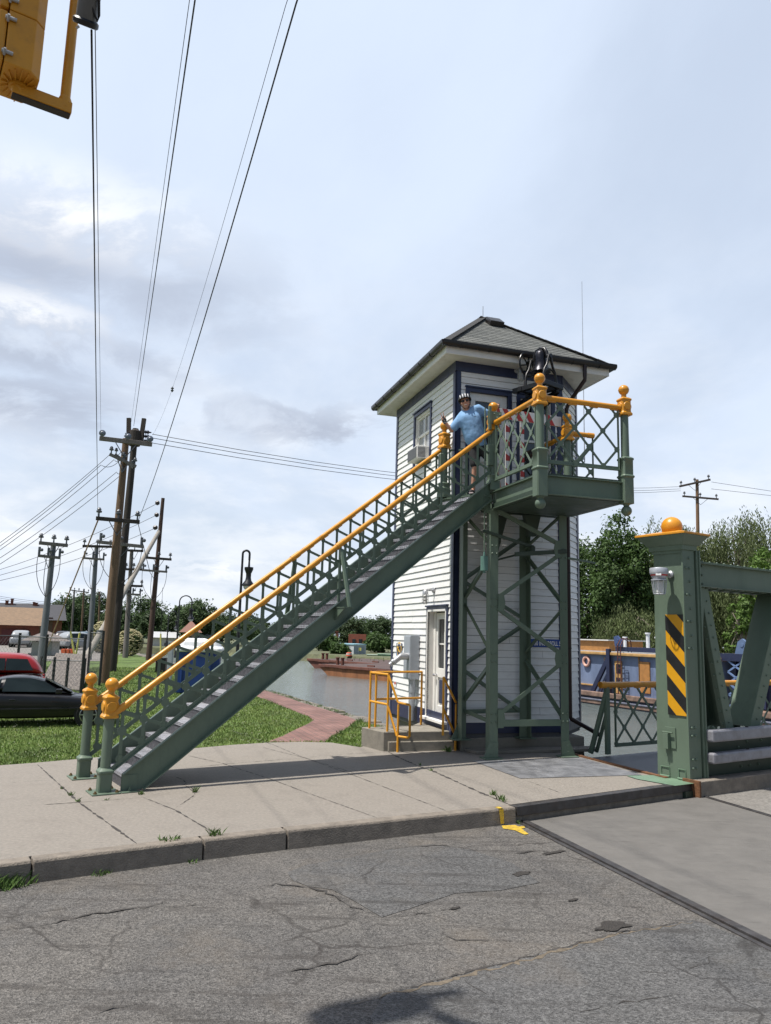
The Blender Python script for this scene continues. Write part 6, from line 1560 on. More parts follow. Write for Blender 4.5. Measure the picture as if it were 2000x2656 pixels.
wire('overhead_wire','right thin wire leaving the top edge toward the strain insulators',[U(b2_,396,1128),U(b2_,447,1010).lerp(air(620,420,10.2),.08),air(740,18,10.0)],.0045,sag=.25,ext=16)
wire('overhead_wire','right thick wire running from the top edge to the lower crossarm end',[U(b1,358,1352),air(768,10,9.4)],.0105,sag=.5,ext=16)
sp_=U(b2_,447,1010); tag(MB().lathe(sp_-Z*.15,[(.02,0),(.09,.1),(.02,.14),(.09,.2),(.02,.3)],8).build('wire_splice',m_ins),'small insulator on the thin right overhead wire above the roofs','insulator')
for k,(y0,y1,yr,lab) in enumerate([(1126,1243,1262,'upper'),(1136,1250,1268,'middle'),(1149,1257,1273,'lower')]):
    wire('overhead_wire',lab+' of three wires passing behind the house to the right hand pole',[U(b2_,395,y0),U(b7_,1766,yr)],.016,sag=1.1,group='wires behind the house')
for k,y in enumerate((1262,1270)): wire('overhead_wire',('higher','lower')[k]+' wire leaving the right hand pole toward the right edge',[U(b7_,1845,1250+k*18),U(b7_,2040,1280+k*10)],.018)
for k,(x0,y0,y1,lab) in enumerate([(284,1180,1444,'highest'),(262,1206,1452,'second'),(296,1192,1462,'third'),(303,1224,1474,'fourth'),(309,1236,1490,'lowest')]):
    wire('overhead_wire',lab+' of the wires fanning down to the left edge from the brown pole',[U(b1,327-(y0-26-1138)*.0921,y0-26),U(b1,x0,y0),U(b1,-160,y1+70)],.011,sag=.25,group='wires fanning left')
for k,(x0,y0,y1) in enumerate([(404,1308,1486),(402,1338,1496),(398,1372,1504)]):
    wire('overhead_wire',('topmost','middle','bottom')[k]+' wire from the side insulators of the dark brown pole to the left edge',[U(b3_,x0,y0),U(b3_,-120,y1+25)],.016,sag=.5,group='wires from the dark brown pole')
wire('overhead_wire','slack lead hanging from the lower crossarm toward the dark brown pole',[U(b1,358,1356),U(b1,373,1420),U(b1,388,1480)],.014)
for k,(x0,y0,x1,y1) in enumerate([(0,1540,175,1563),(0,1545,175,1567),(0,1551,175,1569)]): wire('overhead_wire',('upper','middle','lower')[k]+' distant wire above the brick row houses',[D(-60,y0-6,120),D(x1,y1,120)],.03,sag=.4,group='distant wires')
def two(px0,py0,px1,py1,d0,d1): return [ground_at(px0,d0) if py0 is None else D(px0,py0,d0),D(px1,py1,d1)]
g0_=U(b1,254,1350); g1_=G(110,1712,-.05)
o=wire('guy_wire','pinkish guarded guy wire slanting down left from the lower crossarm',[g0_,U(g0_.lerp(g1_,.25),231,1418) if 0 else g0_.lerp(g1_,.22),g1_],.03,m=m_pink,cat='guy wire',group=None)
for lab,x0,y0,x1,y1,xs_,ys_,d in [('left of two thin guy wires with a yellow guard crossing above the gravel',167,1560,193,1700,183,1638,40),('right of two thin guy wires with a yellow guard meeting above the gravel',226,1551,197,1700,207,1641,40)]:
    t=thing('guy_wire',lab,'guy wire',D(x1,y1,d)); mb=MB(); mb.tube([D(x0,y0,d),D(x1,y1,d)],.012,6); mb.build('cable',m_wire,t); mb=MB(); mb.tube([D(xs_,ys_,d-.03),D(x1,y1-2,d-.03)],.05,8); mb.build('guard',m_yg,t)
for lab,x0,y0,x1,y1,d in [('thin yellow guy guard standing beside the dark creosoted pole',309,1641,302.5,1734,46),('short yellow guy guard beside the pale grey pole',332,1620,331.5,1699,60),('yellow guy guard right of the dark brown pole',417,1644,417,1716,52)]:
    t=thing('guy_guard',lab,'guy wire',D(x1,y1,d)); mb=MB(); mb.tube([D(x0,y0,d),D(x1,y1,d)],.055,8); mb.build('guard',m_yg,t); mb=MB(); mb.tube([D(x0,y0,d),D(x0+5,y0-120,d)],.012,5); mb.build('cable',m_wire,t)

# ---- street lamps, shepherd's crooks
m_lampb=mat('lamp_black',(.012,.013,.016),.4)
def crook(label,bx,dist,xtop,ytop,hx,hy,grp='crook street lamps'):
    b=ground_at(bx,dist,-.05); top=U(b,xtop,ytop); t=thing('street_lamp',label,'street lamp',b,grp)
    hp=U(b,hx,hy); rr=abs(hp.x-top.x)/2+.0; rr=max(.10,(Vector((hp.x-b.x,hp.y-b.y,0))).length/2); dx=Vector((hp.x-b.x,hp.y-b.y,0)).normalized()
    zc=top.z-rr; mb=MB(); pts=[b,b+Z*.9]+[at(b,zc-.4),at(b,zc)]+[at(b,zc)+dx*rr*(1-math.cos(a))+Z*rr*math.sin(a) for a in [PI*k/12 for k in range(1,13)]]+[at(b,zc-.25)+dx*rr*2]
    mb.tube(pts,[.085,.07]+[.045]*(len(pts)-2),10); pp_=mb.build('column',m_lampb,t,smooth=True)
    mb=MB(); mb.lathe(b,[(.17,0),(.17,.12),(.13,.2),(.12,.8),(.09,.95)],14); mb.build('pedestal',m_lampb,t,smooth=True)
    h0=at(b,zc-.25)+dx*rr*2; mb=MB(); mb.lathe(h0-Z*1.05,[(.235,0),(.24,.03),(.22,.10),(.13,.22),(.105,.34),(.105,.50),(.165,.64),(.18,.68),(.18,.76),(.045,.78),(.035,1.05)],18); mb.build('lamp_shade',m_lampb,t,smooth=True)
    mb=MB(); mb.ball(h0-Z*1.06,.195,16,8,(1,1,.85)); mb.build('globe',mat('lamp_globe',(.6,.6,.58),.2),t,smooth=True); return t
crook('nearest black crook-necked street lamp rising above the middle of the stair',618,31.5,640,1428,646,1470)
crook('middle black crook-necked street lamp just above the lower handrail',460,60,480,1545,497,1575)
crook('farthest black crook-necked street lamp left of its taller neighbour',434,78,448,1585,459,1606)

# ---- portable toilet, meter boxes
pb=G(513,1797,-.05); pt_w=1.2
pt=thing('portable_toilet','blue portable toilet with a white roof behind the lower stair','portable toilet',pb)
X_=azv(80); Y_=azv(-10); m_pblue=mat('toilet_blue',(.012,.045,.20),.45,var=.1,scale=3); m_pw=mat('toilet_white',(.72,.73,.75),.4)
hgt=U(pb,513,1690).z+.05; wd_=(575-455)*28.5/1980*.80
mb=MB(); mb.box(pb+Z*(hgt/2+.05),(wd_,wd_,hgt),X_,Y_,Z)
for k in range(6): mb.box(pb+Z*(hgt/2+.05)-Y_*(wd_/2+.01)+X_*wd_*(k-2.5)/6.5,(.06,.03,hgt*.9),X_,Y_,Z)
mb.build('cabin',m_pblue,pt,bev=.03)
zt3=U(pb,513,1652).z
mb=MB(); mb.lathe(pb+Z*hgt,[(wd_*.56,0),(wd_*.57,.12),(wd_*.5,.2),(wd_*.47,zt3-hgt-.12),(wd_*.40,zt3-hgt)],sq=True,X=X_); mb.build('roof',m_pw,pt,bev=.05)
mb=MB(); mb.box(pb+Z*(hgt*.5)-Y_*(wd_/2+.045),(wd_*.6,.04,hgt*.86),X_,Y_,Z); mb.build('door',m_pblue,pt,bev=.02)
for lab,x,y0,y1,wd,d in [('pale grey meter pedestal left of the portable toilet',446,1668,1720,12,34),('dark metal cabinet on the grass beside the grey meter pedestal',424,1709,1735,24,40)]:
    b=ground_at(x,d); h=U(b,x,y0).z-b.z; t=thing('utility_box',lab,'utility box',b); ww=wd*d/1980
    mb=MB(); mb.box(b+Z*h*.5,(ww,ww*.8,h)); mb.build('case',m_grey if 'pale' in lab else m_black,t,bev=.02); mb=MB(); mb.box(b+Z*h+Z*.03,(ww*1.1,ww*.9,.06)); mb.build('lid',m_grey if 'pale' in lab else m_lampb,t)

# ---- vehicles
m_tyre=mat('tyre',(.015,.015,.015),.85); m_alloy=mat('alloy',(.45,.46,.48),.3,.9); m_cglass=mat('car_glass',(.018,.026,.028),.12,var=.2,scale=2,spec=.28)
def carpaint(n,c): return mat(n,c,.35,.0,var=.05,scale=2,spec=.3,coat=.35)
def vehicle(name,label,pos,head,paint,spec,sc=1.0,group=None,wheels=True):
    """spec: lower body stations (x,halfwidth,zbottom,ztop), cabin stations (x,hw_base,hw_top,z_base,z_top)"""
    X=azv(head); Y=Vector((-X.y,X.x,0)); t=thing(name,label,spec.get('cat','car'),pos,group)
    def P(x,y,z): return pos+X*x*sc+Y*y*sc+Z*z*sc
    def loft(rings,nm,m,par,sub=1):
        mb=MB(); n=len(rings[0]); vs=[p for r_ in rings for p in r_]; fs=[]
        for i in range(len(rings)-1):
            for k in range(n): fs.append((i*n+k,i*n+(k+1)%n,(i+1)*n+(k+1)%n,(i+1)*n+k))
        fs.append(tuple(range(n-1,-1,-1))); fs.append(tuple((len(rings)-1)*n+k for k in range(n)))
        mb.raw(vs,fs); o=mb.build(nm,m,par,smooth='all')
        if sub: s=o.modifiers.new('sub','SUBSURF'); s.levels=sub; s.render_levels=sub+1
        return o
    rings=[]
    for x,hw,zb,zt in spec['body']:
        prof=[(-hw*.82,zb),(-hw*.97,zb+.05),(-hw,zb+(zt-zb)*.45),(-hw*.985,zt-.10),(-hw*.90,zt),(hw*.90,zt),(hw*.985,zt-.10),(hw,zb+(zt-zb)*.45),(hw*.97,zb+.05),(hw*.82,zb)]
        rings.append([P(x,y,z) for y,z in prof])
    body=loft(rings,'body',paint,t)
    rings=[]
    for x,h0,h1,z0,z1 in spec['cabin']:
        prof=[(-h0,z0),(-(h0*.45+h1*.55),z0+(z1-z0)*.55),(-h1,z1-.07),(-h1*.78,z1),(h1*.78,z1),(h1,z1-.07),(h0*.45+h1*.55,z0+(z1-z0)*.55),(h0,z0)]
        rings.append([P(x,y,z) for y,z in prof])
    cab=loft(rings,'cabin',paint,t)
    for nm,pts in spec['glass']:
        for sgn in ((1,-1) if pts[0][1]!=0 else (1,)):
            mb=MB(); mb.face([P(x,y*sgn,z) for x,y,z in pts]); o=mb.build(nm,m_cglass,cab,recalc=False); sd2=o.modifiers.new('thick','SOLIDIFY'); sd2.thickness=.012*sc; sd2.offset=0
    for nm,m,pts in spec.get('extra',()):
        for c,sz in pts: mb=MB(); mb.box(P(*c),(sz[0]*sc,sz[1]*sc,sz[2]*sc),X,Y,Z); mb.build(nm,m,t,bev=.02*sc)
    r_=spec['wr']
    for x in spec['wx']:
        for sgn in (-1,1):
            hw=spec['hw']; mb=MB(); mb.lathe(P(x,sgn*(hw-.20),r_),[(r_*.55,0),(r_*1.0,.0),(r_*1.02,.04),(r_*1.02,.18),(r_*.96,.215),(r_*.74,.215),(r_*.7,.19)],28,axis=Y*sgn) if sc==1 else mb.lathe(P(x,sgn*(hw-.20),r_),[(r_*.55*sc,0),(r_*sc,.0),(r_*1.02*sc,.04*sc),(r_*1.02*sc,.18*sc),(r_*.96*sc,.215*sc),(r_*.74*sc,.215*sc),(r_*.7*sc,.19*sc)],28,axis=Y*sgn)
            wh=mb.build('wheel',m_tyre,t,smooth=True)
            mb=MB(); c=P(x,sgn*(hw+.0),r_); 
            mb.lathe(P(x,sgn*(hw-.04),r_),[(r_*.70*sc,.0),(r_*.73*sc,.045*sc),(r_*.66*sc,.05*sc),(r_*.64*sc,.0)],28,axis=Y*sgn)
            for k in range(6):
                a=PI/3*k; d=X*math.cos(a)+Z*math.sin(a); mb.bar(c+d*r_*.12*sc,c+d*r_*.66*sc,.03*sc,.07*sc,Y)
            mb.lathe(P(x,sgn*(hw-.03),r_),[(r_*.18*sc,0),(r_*.16*sc,.05*sc)],14,axis=Y*sgn); mb.build('rim',m_alloy,wh)
            mb=MB(); mb.lathe(P(x,sgn*(hw-.26),r_+.01),[(r_*1.16*sc,0),(r_*1.16*sc,.262*sc)],28,axis=Y*sgn); mb.build('wheel_arch',m_tyre,t)
    return t
coupe=dict(cat='car',hw=.86,wr=.31,wx=(0.82,3.45),
 body=[(0.0,.66,.42,.72),(.12,.80,.28,.90),(.6,.86,.22,.93),(1.6,.87,.20,.92),(2.6,.87,.20,.88),(3.3,.86,.21,.80),(3.95,.80,.24,.68),(4.25,.68,.30,.56)],
 cabin=[(.45,.66,.42,.88,.91),(.95,.76,.54,.86,1.22),(1.5,.79,.56,.86,1.34),(2.05,.79,.56,.85,1.32),(2.55,.77,.50,.83,1.13),(3.15,.70,.45,.80,.83)],
 glass=[('side_window',[(1.28,.755,.93),(2.72,.725,.90),(2.30,.64,1.18),(1.95,.60,1.26),(1.35,.60,1.265)]),('side_window',[(.80,.72,.95),(1.20,.75,.935),(1.25,.605,1.24),(1.05,.605,1.18)]),('windscreen',[(3.02,-.62,.87),(3.02,.62,.87),(2.32,.50,1.23),(2.32,-.50,1.23)])],
 extra=[('mirror',mat('coupe_trim_black',(.01,.01,.012),.3),[((2.66,-.92,.94),(.16,.14,.12)),((2.66,.92,.94),(.16,.14,.12))]),('headlight',mat('headlamp',(.5,.5,.5),.15,.3),[((4.12,-.58,.60),(.20,.24,.10)),((4.12,.58,.60),(.20,.24,.10))]),('indicator',mat('indicator_amber',(.5,.17,.02),.3),[((3.92,-.80,.50),(.16,.03,.045))]),('door_handle',MATS.get('coupe_trim_black') or m_black,[((1.55,-.885,.72),(.16,.03,.04))]),('side_strip',MATS.get('coupe_trim_black') or m_black,[((2.2,-.89,.48),(2.2,.02,.05))])])
wp_=G(226,1884,lz); hd=66.0; sc_=.80
vehicle('parked_coupe','black two-door coupe parked on the grass behind the orange newel posts',wp_+azv(hd)*(-3.45*sc_)+azv(hd-90)*(.86*sc_),hd,carpaint('black_paint',(.006,.006,.008)),coupe,sc_)
pick=dict(cat='pickup',hw=.9,wr=.37,wx=(.95,4.2),
 body=[(0,.86,.5,1.05),(.1,.92,.4,1.12),(2.4,.93,.38,1.12),(3.6,.93,.38,1.12),(4.8,.90,.4,1.05),(5.2,.80,.45,.95)],
 cabin=[(.02,.88,.72,1.10,1.16),(.35,.88,.70,1.10,1.70),(.8,.88,.70,1.10,1.78),(2.0,.88,.70,1.10,1.80),(3.2,.86,.66,1.10,1.78),(3.7,.84,.62,1.10,1.6),(4.2,.8,.55,1.08,1.12)],
 glass=[('side_window',[(.35,.845,1.25),(1.15,.845,1.25),(1.15,.765,1.62),(.55,.765,1.60)]),('side_window',[(1.18,.845,1.25),(2.15,.845,1.25),(2.15,.765,1.63),(1.18,.765,1.62)]),('side_window',[(2.5,.84,1.25),(3.5,.82,1.25),(3.3,.74,1.62),(2.5,.76,1.63)])],
 extra=[('tail_light',mat('tail_red',(.35,.01,.01),.3),[((.02,.80,.9),(.06,.14,.3)),((.02,-.80,.9),(.06,.14,.3))])])
tp_=D(112,1790,20.6); tp_.z=lz
vehicle('pickup_truck','red pickup truck with a matching canopy parked behind the black coupe',tp_,hd+180,carpaint('red_paint',(.27,.018,.022)),pick,.80)
suv=dict(cat='car',hw=.88,wr=.36,wx=(.85,3.5),body=[(0,.80,.45,.95),(.15,.88,.35,1.05),(1.5,.9,.32,1.05),(3.0,.9,.32,1.02),(3.9,.86,.36,.92),(4.4,.72,.45,.75)],
 cabin=[(.05,.8,.62,1.0,1.08),(.3,.82,.66,1.0,1.55),(.9,.83,.66,1.0,1.68),(2.2,.82,.64,1.0,1.66),(2.7,.8,.58,1.0,1.45),(3.2,.76,.5,.98,1.02)],
 glass=[('side_window',[(.4,.80,1.12),(1.4,.80,1.12),(1.4,.71,1.52),(.6,.71,1.50)]),('side_window',[(1.5,.80,1.12),(2.75,.78,1.10),(2.45,.68,1.45),(1.5,.71,1.52)]),('windscreen',[(3.05,-.66,1.06),(3.05,.66,1.06),(2.6,.55,1.45),(2.6,-.55,1.45)])])
for lab,x,d,hd_,col in [('grey silver van parked by the chain fence in front of the garage',57,82,-20,(.28,.30,.32)),('dark parked car beside the little hut, leftmost of the far cars',170,84,-15,(.03,.03,.035)),('grey parked car nearest behind the guy wires',214,76,35,(.10,.11,.13)),('teal grey parked car half hidden behind the big poles',243,84,30,(.07,.12,.15))]:
    vehicle('parked_car',lab,ground_at(x,d,-.1)-azv(hd_)*2.2,hd_,carpaint('paint_%s'%lab.split()[0],col),suv,1.0,'cars in the far lot')

# ---- chain link fence, gravel bed
m_ch=mat('chain_link',(.13,.135,.14),.6,.4); m_postb=mat('fence_post_black',(.018,.018,.02),.6)
def fence(label,posts,zh,pitch,r=.0035):
    t=thing('chain_link_fence',label,'fence',posts[0]); n=0
    for p in posts: mb=MB(); mb.tube([p,at(p,p.z+zh+.1)],.05,8); mb.build('post',m_postb,t)
    for a,c in zip(posts[:-1],posts[1:]):
        mb=MB(); L=(c-a).length; d=(c-a)/L; k=-zh
        mb.tube([a+Z*zh,c+Z*zh],.02,6)
        while k<L:
            for sg_ in (0,1):
                s0,s1=k,k+zh; f0,f1=0,zh
                if s0<0: f0=-s0; s0=0
                if s1>L: f1=zh-(s1-L); s1=L
                if s1>s0:
                    p=a+d*s0+Z*(f0 if sg_==0 else zh-f0); q=a+d*s1+Z*(f1 if sg_==0 else zh-f1); mb.bar(p,q,r,r,Z)
            k+=pitch
        mb.build('mesh_panel',m_ch,t,recalc=False)
fence('chain link fence with black posts running behind the red pickup',[ground_at(-60,29),ground_at(52,30.5),ground_at(123,27.5),ground_at(222,26.0)],1.75,.16)
fence('taller grey chain link gate panel beside the big brown pole',[ground_at(236,33),ground_at(268,30.5)],1.9,.16)
fence('low chain link fence around the gravel bed',[ground_at(114,28.8),ground_at(148,28.3),ground_at(183,27.9),ground_at(226,27.6)],1.0,.15)
gb=[ground_at(112,29.2),ground_at(228,27.9),ground_at(240,40),ground_at(150,42)]
mb=MB(); mb.face([at(gb[0],.0),at(gb[1],.0),at(gb[2],.75),at(gb[3],.75)]); mb.face([at(gb[0],.0),at(gb[0],-.1),at(gb[1],-.1),at(gb[1],.0)]); setting(mb.build('gravel_bank',m_gravel,recalc=False))
flat('parking_lot',[ground_at(-900,52,0),ground_at(300,52,0),ground_at(330,96,0),ground_at(-900,96,0)],-.035,mat('lot_asphalt',(.20,.185,.17),.9,var=.25,scale=1))
# ---- buildings
m_bk=mat('red_brick',(.19,.068,.046),.9,var=.2,scale=4,dirt=(.09,.04,.03),dirts=1.5); m_dkroof=mat('slate_roof',(.055,.055,.062),.85,var=.25,scale=2); m_brroof=mat('brown_shingle',(.20,.135,.085),.9,var=.25,scale=3,dirt=(.14,.10,.06),dirts=2); m_win=glass('dark_pane'); m_doorr=mat('maroon_door',(.11,.022,.022),.6)
m_wh=mat('white_render',(.62,.62,.60),.7,var=.08); m_gr=mat('grey_render',(.40,.40,.38),.7,var=.1)
def block(name,label,cat,x0,x1,yt,yb,d,depth,wall,roofm,roof='gable',ry=None,over=.4,wins=(),doors=(),chim=(),z0=None,winm=None):
    """house turned square to the sight line; x0..x1, yt, yb measured on the photograph, d metres away"""
    a,c=ground_at(x0,d),ground_at(x1,d); X=(c-a); X.z=0; Wd=X.length; X.normalize(); Y=Vector((-X.y,X.x,0)); O=(a+c)/2; O.z=0
    def at2(px_,py_,k=0.0):     # point of the front wall plane
        v=ray(px_,py_); k2=O.dot(Y)/v.dot(Y); return Vector((v.x*k2,v.y*k2,H+v.z*k2))+Y*k
    def Q(x,y,z): return O+X*x+Y*y+Z*z
    xm=(x0+x1)/2; zt=at2(xm,yt).z; zb=min(at2(xm,yb).z,-.05)-.3
    t=thing(name,label,cat,at(O,zb)); h=Wd/2
    mb=MB(); mb.box(Q(0,depth/2,(zt+zb)/2),(Wd,depth,zt-zb),X,Y,Z); mb.build('wall',wall,t)
    if roof!='flat':
        v=ray(xm,ry); k2=(O.dot(Y)+depth/2)/v.dot(Y); rz=H+v.z*k2
        A0,B0,C0,D0=Q(-h-over,-over,zt),Q(h+over,-over,zt),Q(h+over,depth+over,zt),Q(-h-over,depth+over,zt)
        if roof=='gable':
            r0_,r1_=Q(-h-over,depth/2,rz),Q(h+over,depth/2,rz); mb=MB(); mb.raw([A0,B0,C0,D0,r0_,r1_],[(0,1,5,4),(2,3,4,5),(3,0,4),(1,2,5),(0,3,2,1)])
        elif roof=='front':
            m0=Q(0,-over,rz); m1=Q(0,depth+over,rz); mb=MB(); mb.raw([A0,m0,m1,D0,B0,C0],[(0,1,2,3),(1,4,5,2),(0,3,5,4)])
            g=MB(); g.prism([Q(-h,0,zt),Q(h,0,zt),Q(0,0,rz-.15)],Y*.2); g.build('gable',wall,t)
        else:
            s=min(depth,Wd)*.45; r0_,r1_=Q(-h+s,depth/2,rz),Q(h-s,depth/2,rz); mb=MB(); mb.raw([A0,B0,C0,D0,r0_,r1_],[(0,1,5,4),(2,3,4,5),(3,0,4),(1,2,5),(0,3,2,1)])
        mb.build('roof',roofm,t)
    k=d/1980
    for (wx,wy,ww,wh) in wins:
        mb=MB(); mb.box(at2(wx,wy,-.02),(ww*k,.12,wh*k),X,Y,Z); w_=mb.build('window',winm or m_wh,t); mb=MB(); mb.box(at2(wx,wy,-.07),(ww*k*.8,.06,wh*k*.85),X,Y,Z); mb.build('pane',m_win,w_)
    for (wx,wy,ww,wh,m) in doors: mb=MB(); mb.box(at2(wx,wy,-.03),(ww*k,.14,wh*k),X,Y,Z); mb.build('door',m,t)
    for (wx,wy,ww,wh) in chim:
        p=at2(wx,wy,depth*.45); mb=MB(); mb.box(p,(ww*k,ww*k,wh*k),X,Y,Z); mb.box(p+Z*wh*k*.5,(ww*k*1.25,ww*k*1.25,.12),X,Y,Z); mb.build('chimney',m_bk,t)
    return t
block('brick_garage','red brick garage with a maroon roller door and brown shingle roof','building',-140,100,1620,1688,88,12,m_bk,m_brroof,'gable',1573,.8,doors=[(37,1664,57,56,m_doorr),(79,1672,5,14,m_gr),(21,1671,5,14,m_gr)])
block('row_house','long brick row house with slate roof and three chimneys behind the garage','building',-220,158,1604,1680,112,10,m_bk,m_dkroof,'gable',1562,.5,chim=[(19,1566,7,18),(33,1564,6,22),(97,1572,8,18),(92,1568,5,14)],doors=[(104,1640,50,70,mat('weathered_brick',(.12,.065,.05),.9,var=.35,scale=2))])
block('shingled_hut','small pale hut with a patchy hipped shingle roof by the far lot','hut',85,157,1662,1698,60,4.6,mat('hut_green',(.30,.34,.31),.7,var=.1),mat('patchy_shingle',(.15,.13,.12),.9,var=.55,scale=2.5,dirt=(.10,.08,.07),dirts=2),'hip',1637,.7,wins=[(97,1662,6,6)],doors=[(144,1680,16,34,m_gr)])
block('white_house','white gabled house across the canal beside the brick chimney','house',838,886,1676,1700,135,9,m_wh,mat('grey_house_roof',(.16,.165,.165),.85,var=.15),'front',1643,.5,wins=[(867,1659,6,9),(848,1672,5,6)],chim=[(874,1655,7,34)])
block('brick_ruin','roofless red brick industrial ruin across the canal','building',904,950,1645,1680,140,8,mat('ruin_brick',(.26,.085,.055),.9,var=.25,scale=2),m_dkroof,'flat',wins=[(918,1663,10,12),(935,1663,10,12)],winm=m_bk)
block('low_white_building','long low white building seen through the lower stair lattice','building',392,560,1655,1705,128,10,m_wh,mat('pale_roof',(.42,.43,.44),.7,var=.1),'gable',1640,.5,wins=[(430,1672,8,10),(455,1672,8,10),(545,1668,8,10)])
block('tan_house','small house with reddish pyramid roof above the lower handrail','house',478,510,1640,1680,120,6,mat('tan_wall',(.30,.24,.19),.8),mat('red_brown_roof',(.20,.10,.075),.85,var=.2),'hip',1611,.8,wins=[(494,1652,8,8)])
# shipping container, skips, drum
cb_=D(888,1707,104); 
ct=thing('shipping_container','white shipping container with grey doors and blue roof edge across the canal','container',D(915,1708,104))
x0_=D(888,1700,104).x; x1_=D(917,1700,104).x; x2_=D(948,1700,104).x; zt_=D(915,1673,104).z; zb_=-.7
m_cw=mat('container_white',(.50,.54,.56),.6,var=.08); m_cg2=mat('container_grey',(.26,.31,.36),.6,var=.08)
mb=MB(); mb.prism([Vector((x0_,105.5,zb_)),Vector((x1_,104,zb_)),Vector((x2_,106,zb_)),Vector((x2_-1.5,112,zb_)),Vector((x0_-1.0,112,zb_))],Z*(zt_-zb_)); mb.build('body',m_cw,ct)
for i in range(2):
    a_=Vector((x1_,104,0)).lerp(Vector((x2_,106,0)),.04+.48*i); c_=Vector((x1_,104,0)).lerp(Vector((x2_,106,0)),.50+.46*i); mb=MB(); mb.prism([at(a_,zb_+.15)-Vector((0,.08,0)),at(c_,zb_+.15)-Vector((0,.08,0)),at(c_,zt_-.15)-Vector((0,.08,0)),at(a_,zt_-.15)-Vector((0,.08,0))],Vector((.0,.06,0))); dr=mb.build('door',m_cg2,ct)
    mb=MB(); e=a_.lerp(c_,.75)-Vector((0,.12,0)); mb.tube([at(e,zb_+.2),at(e,zt_-.2)],.03,6); mb.build('lock_rod',m_wh,dr)
mb=MB(); mb.box(Vector(((x1_+x2_)/2-.3,104.7,zt_-.55)),(1.0,.06,.42)); mb.build('sign_plate',m_yg,ct); mb=MB(); mb.prism([Vector((x0_,105.4,zt_)),Vector((x1_,103.9,zt_)),Vector((x2_+.05,106,zt_)),Vector((x2_-1.5,112,zt_)),Vector((x0_-1,112,zt_))],Z*.12); mb.build('roof',mat('container_blue',(.20,.36,.42),.6),ct)
dp=D(905,1712,96); dp.z=-.7; od=thing('traffic_drum','orange and white traffic drum in front of the shipping container','traffic drum',dp)
ht=D(905,1692,96).z+.7
mb=MB(); mb.lathe(dp,[(.42,0),(.42,ht*.1),(.36,ht*.1),(.33,ht*.9),(.2,ht)],16); mb.build('barrel',mat('drum_orange',(.55,.10,.04),.5),od,smooth=True)
for f in (.35,.62):
    mb=MB(); mb.lathe(dp+Z*ht*f,[(.362,0),(.355,ht*.12)],16); mb.build('band',m_wh,od)
m_gs=mat('skip_green',(.16,.34,.22),.6,var=.2,scale=3)
for i,(x0,x1,y0,lab) in enumerate([(955,984,1698,'pale green skip beside the shipping container'),(983,1012,1696,'pale green skip against the left wall of the house')]):
    a,c=D(x0,1712,100),D(x1,1712,100); a.z=c.z=-.7; h=D(x0,y0,100).z+.7; t=thing('skip',lab,'skip',(a+c)/2,'green skips'); mb=MB(); 
    mb.raw([a,c,c+Vector((0,2,0)),a+Vector((0,2,0)),a+Vector((-.25,-.1,h)),c+Vector((.2,-.1,h*.92)),c+Vector((.2,2.2,h)),a+Vector((-.25,2.2,h))],[(0,1,5,4),(1,2,6,5),(2,3,7,6),(3,0,4,7),(3,2,1,0)]); o=mb.build('bin',m_gs,t); mb=MB(); mb.face([a+Vector((-.2,0,h*.86)),c+Vector((.15,0,h*.8)),c+Vector((.15,2.1,h*.85)),a+Vector((-.2,2.1,h*.86))]); mb.build('load',mat('rubble_pale',(.35,.36,.33),.9),t)
for i,(x,y,d) in enumerate([(168,1703,50),(178,1704,50),(188,1703,50)]):
    p=ground_at(x,d); t=thing('barrier_panel',['left','middle','right'][i]+' of three small orange safety barriers in the far lot','barrier',p,'orange safety barriers'); mb=MB(); mb.box(p+Z*.4,(.26,.1,.75)); mb.build('panel',mat('safety_orange',(.62,.10,.03),.5),t,bev=.02); mb=MB(); mb.box(p+Z*.03,(.3,.35,.06)); mb.build('foot',m_black,t)
# distant lift bridge
lb_=thing('distant_bridge','dark green truss lift bridge far down the canal','bridge',D(300,1655,165)); mb=MB(); dd=165
for y in (1612,1626,1651): mb.bar(D(150,y,dd),D(560,y+4,dd),.35,.5,Z)
for k in range(26): x=155+k*16; mb.bar(D(x,1612,dd),D(x,1651,dd),.2,.2,Vector((1,0,0))); mb.bar(D(x,1612,dd),D(x+16,1626,dd),.15,.2,Z); mb.bar(D(x+16,1612,dd),D(x,1626,dd),.15,.2,Z)
mb.build('truss',mat('far_green',(.045,.085,.06),.6),lb_)
for x in (195,205,330,345): mb=MB(); mb.bar(D(x,1606,dd),D(x,1680,dd),.6,.6,Vector((1,0,0))); mb.build('bridge_tower',MATS['far_green'],lb_)
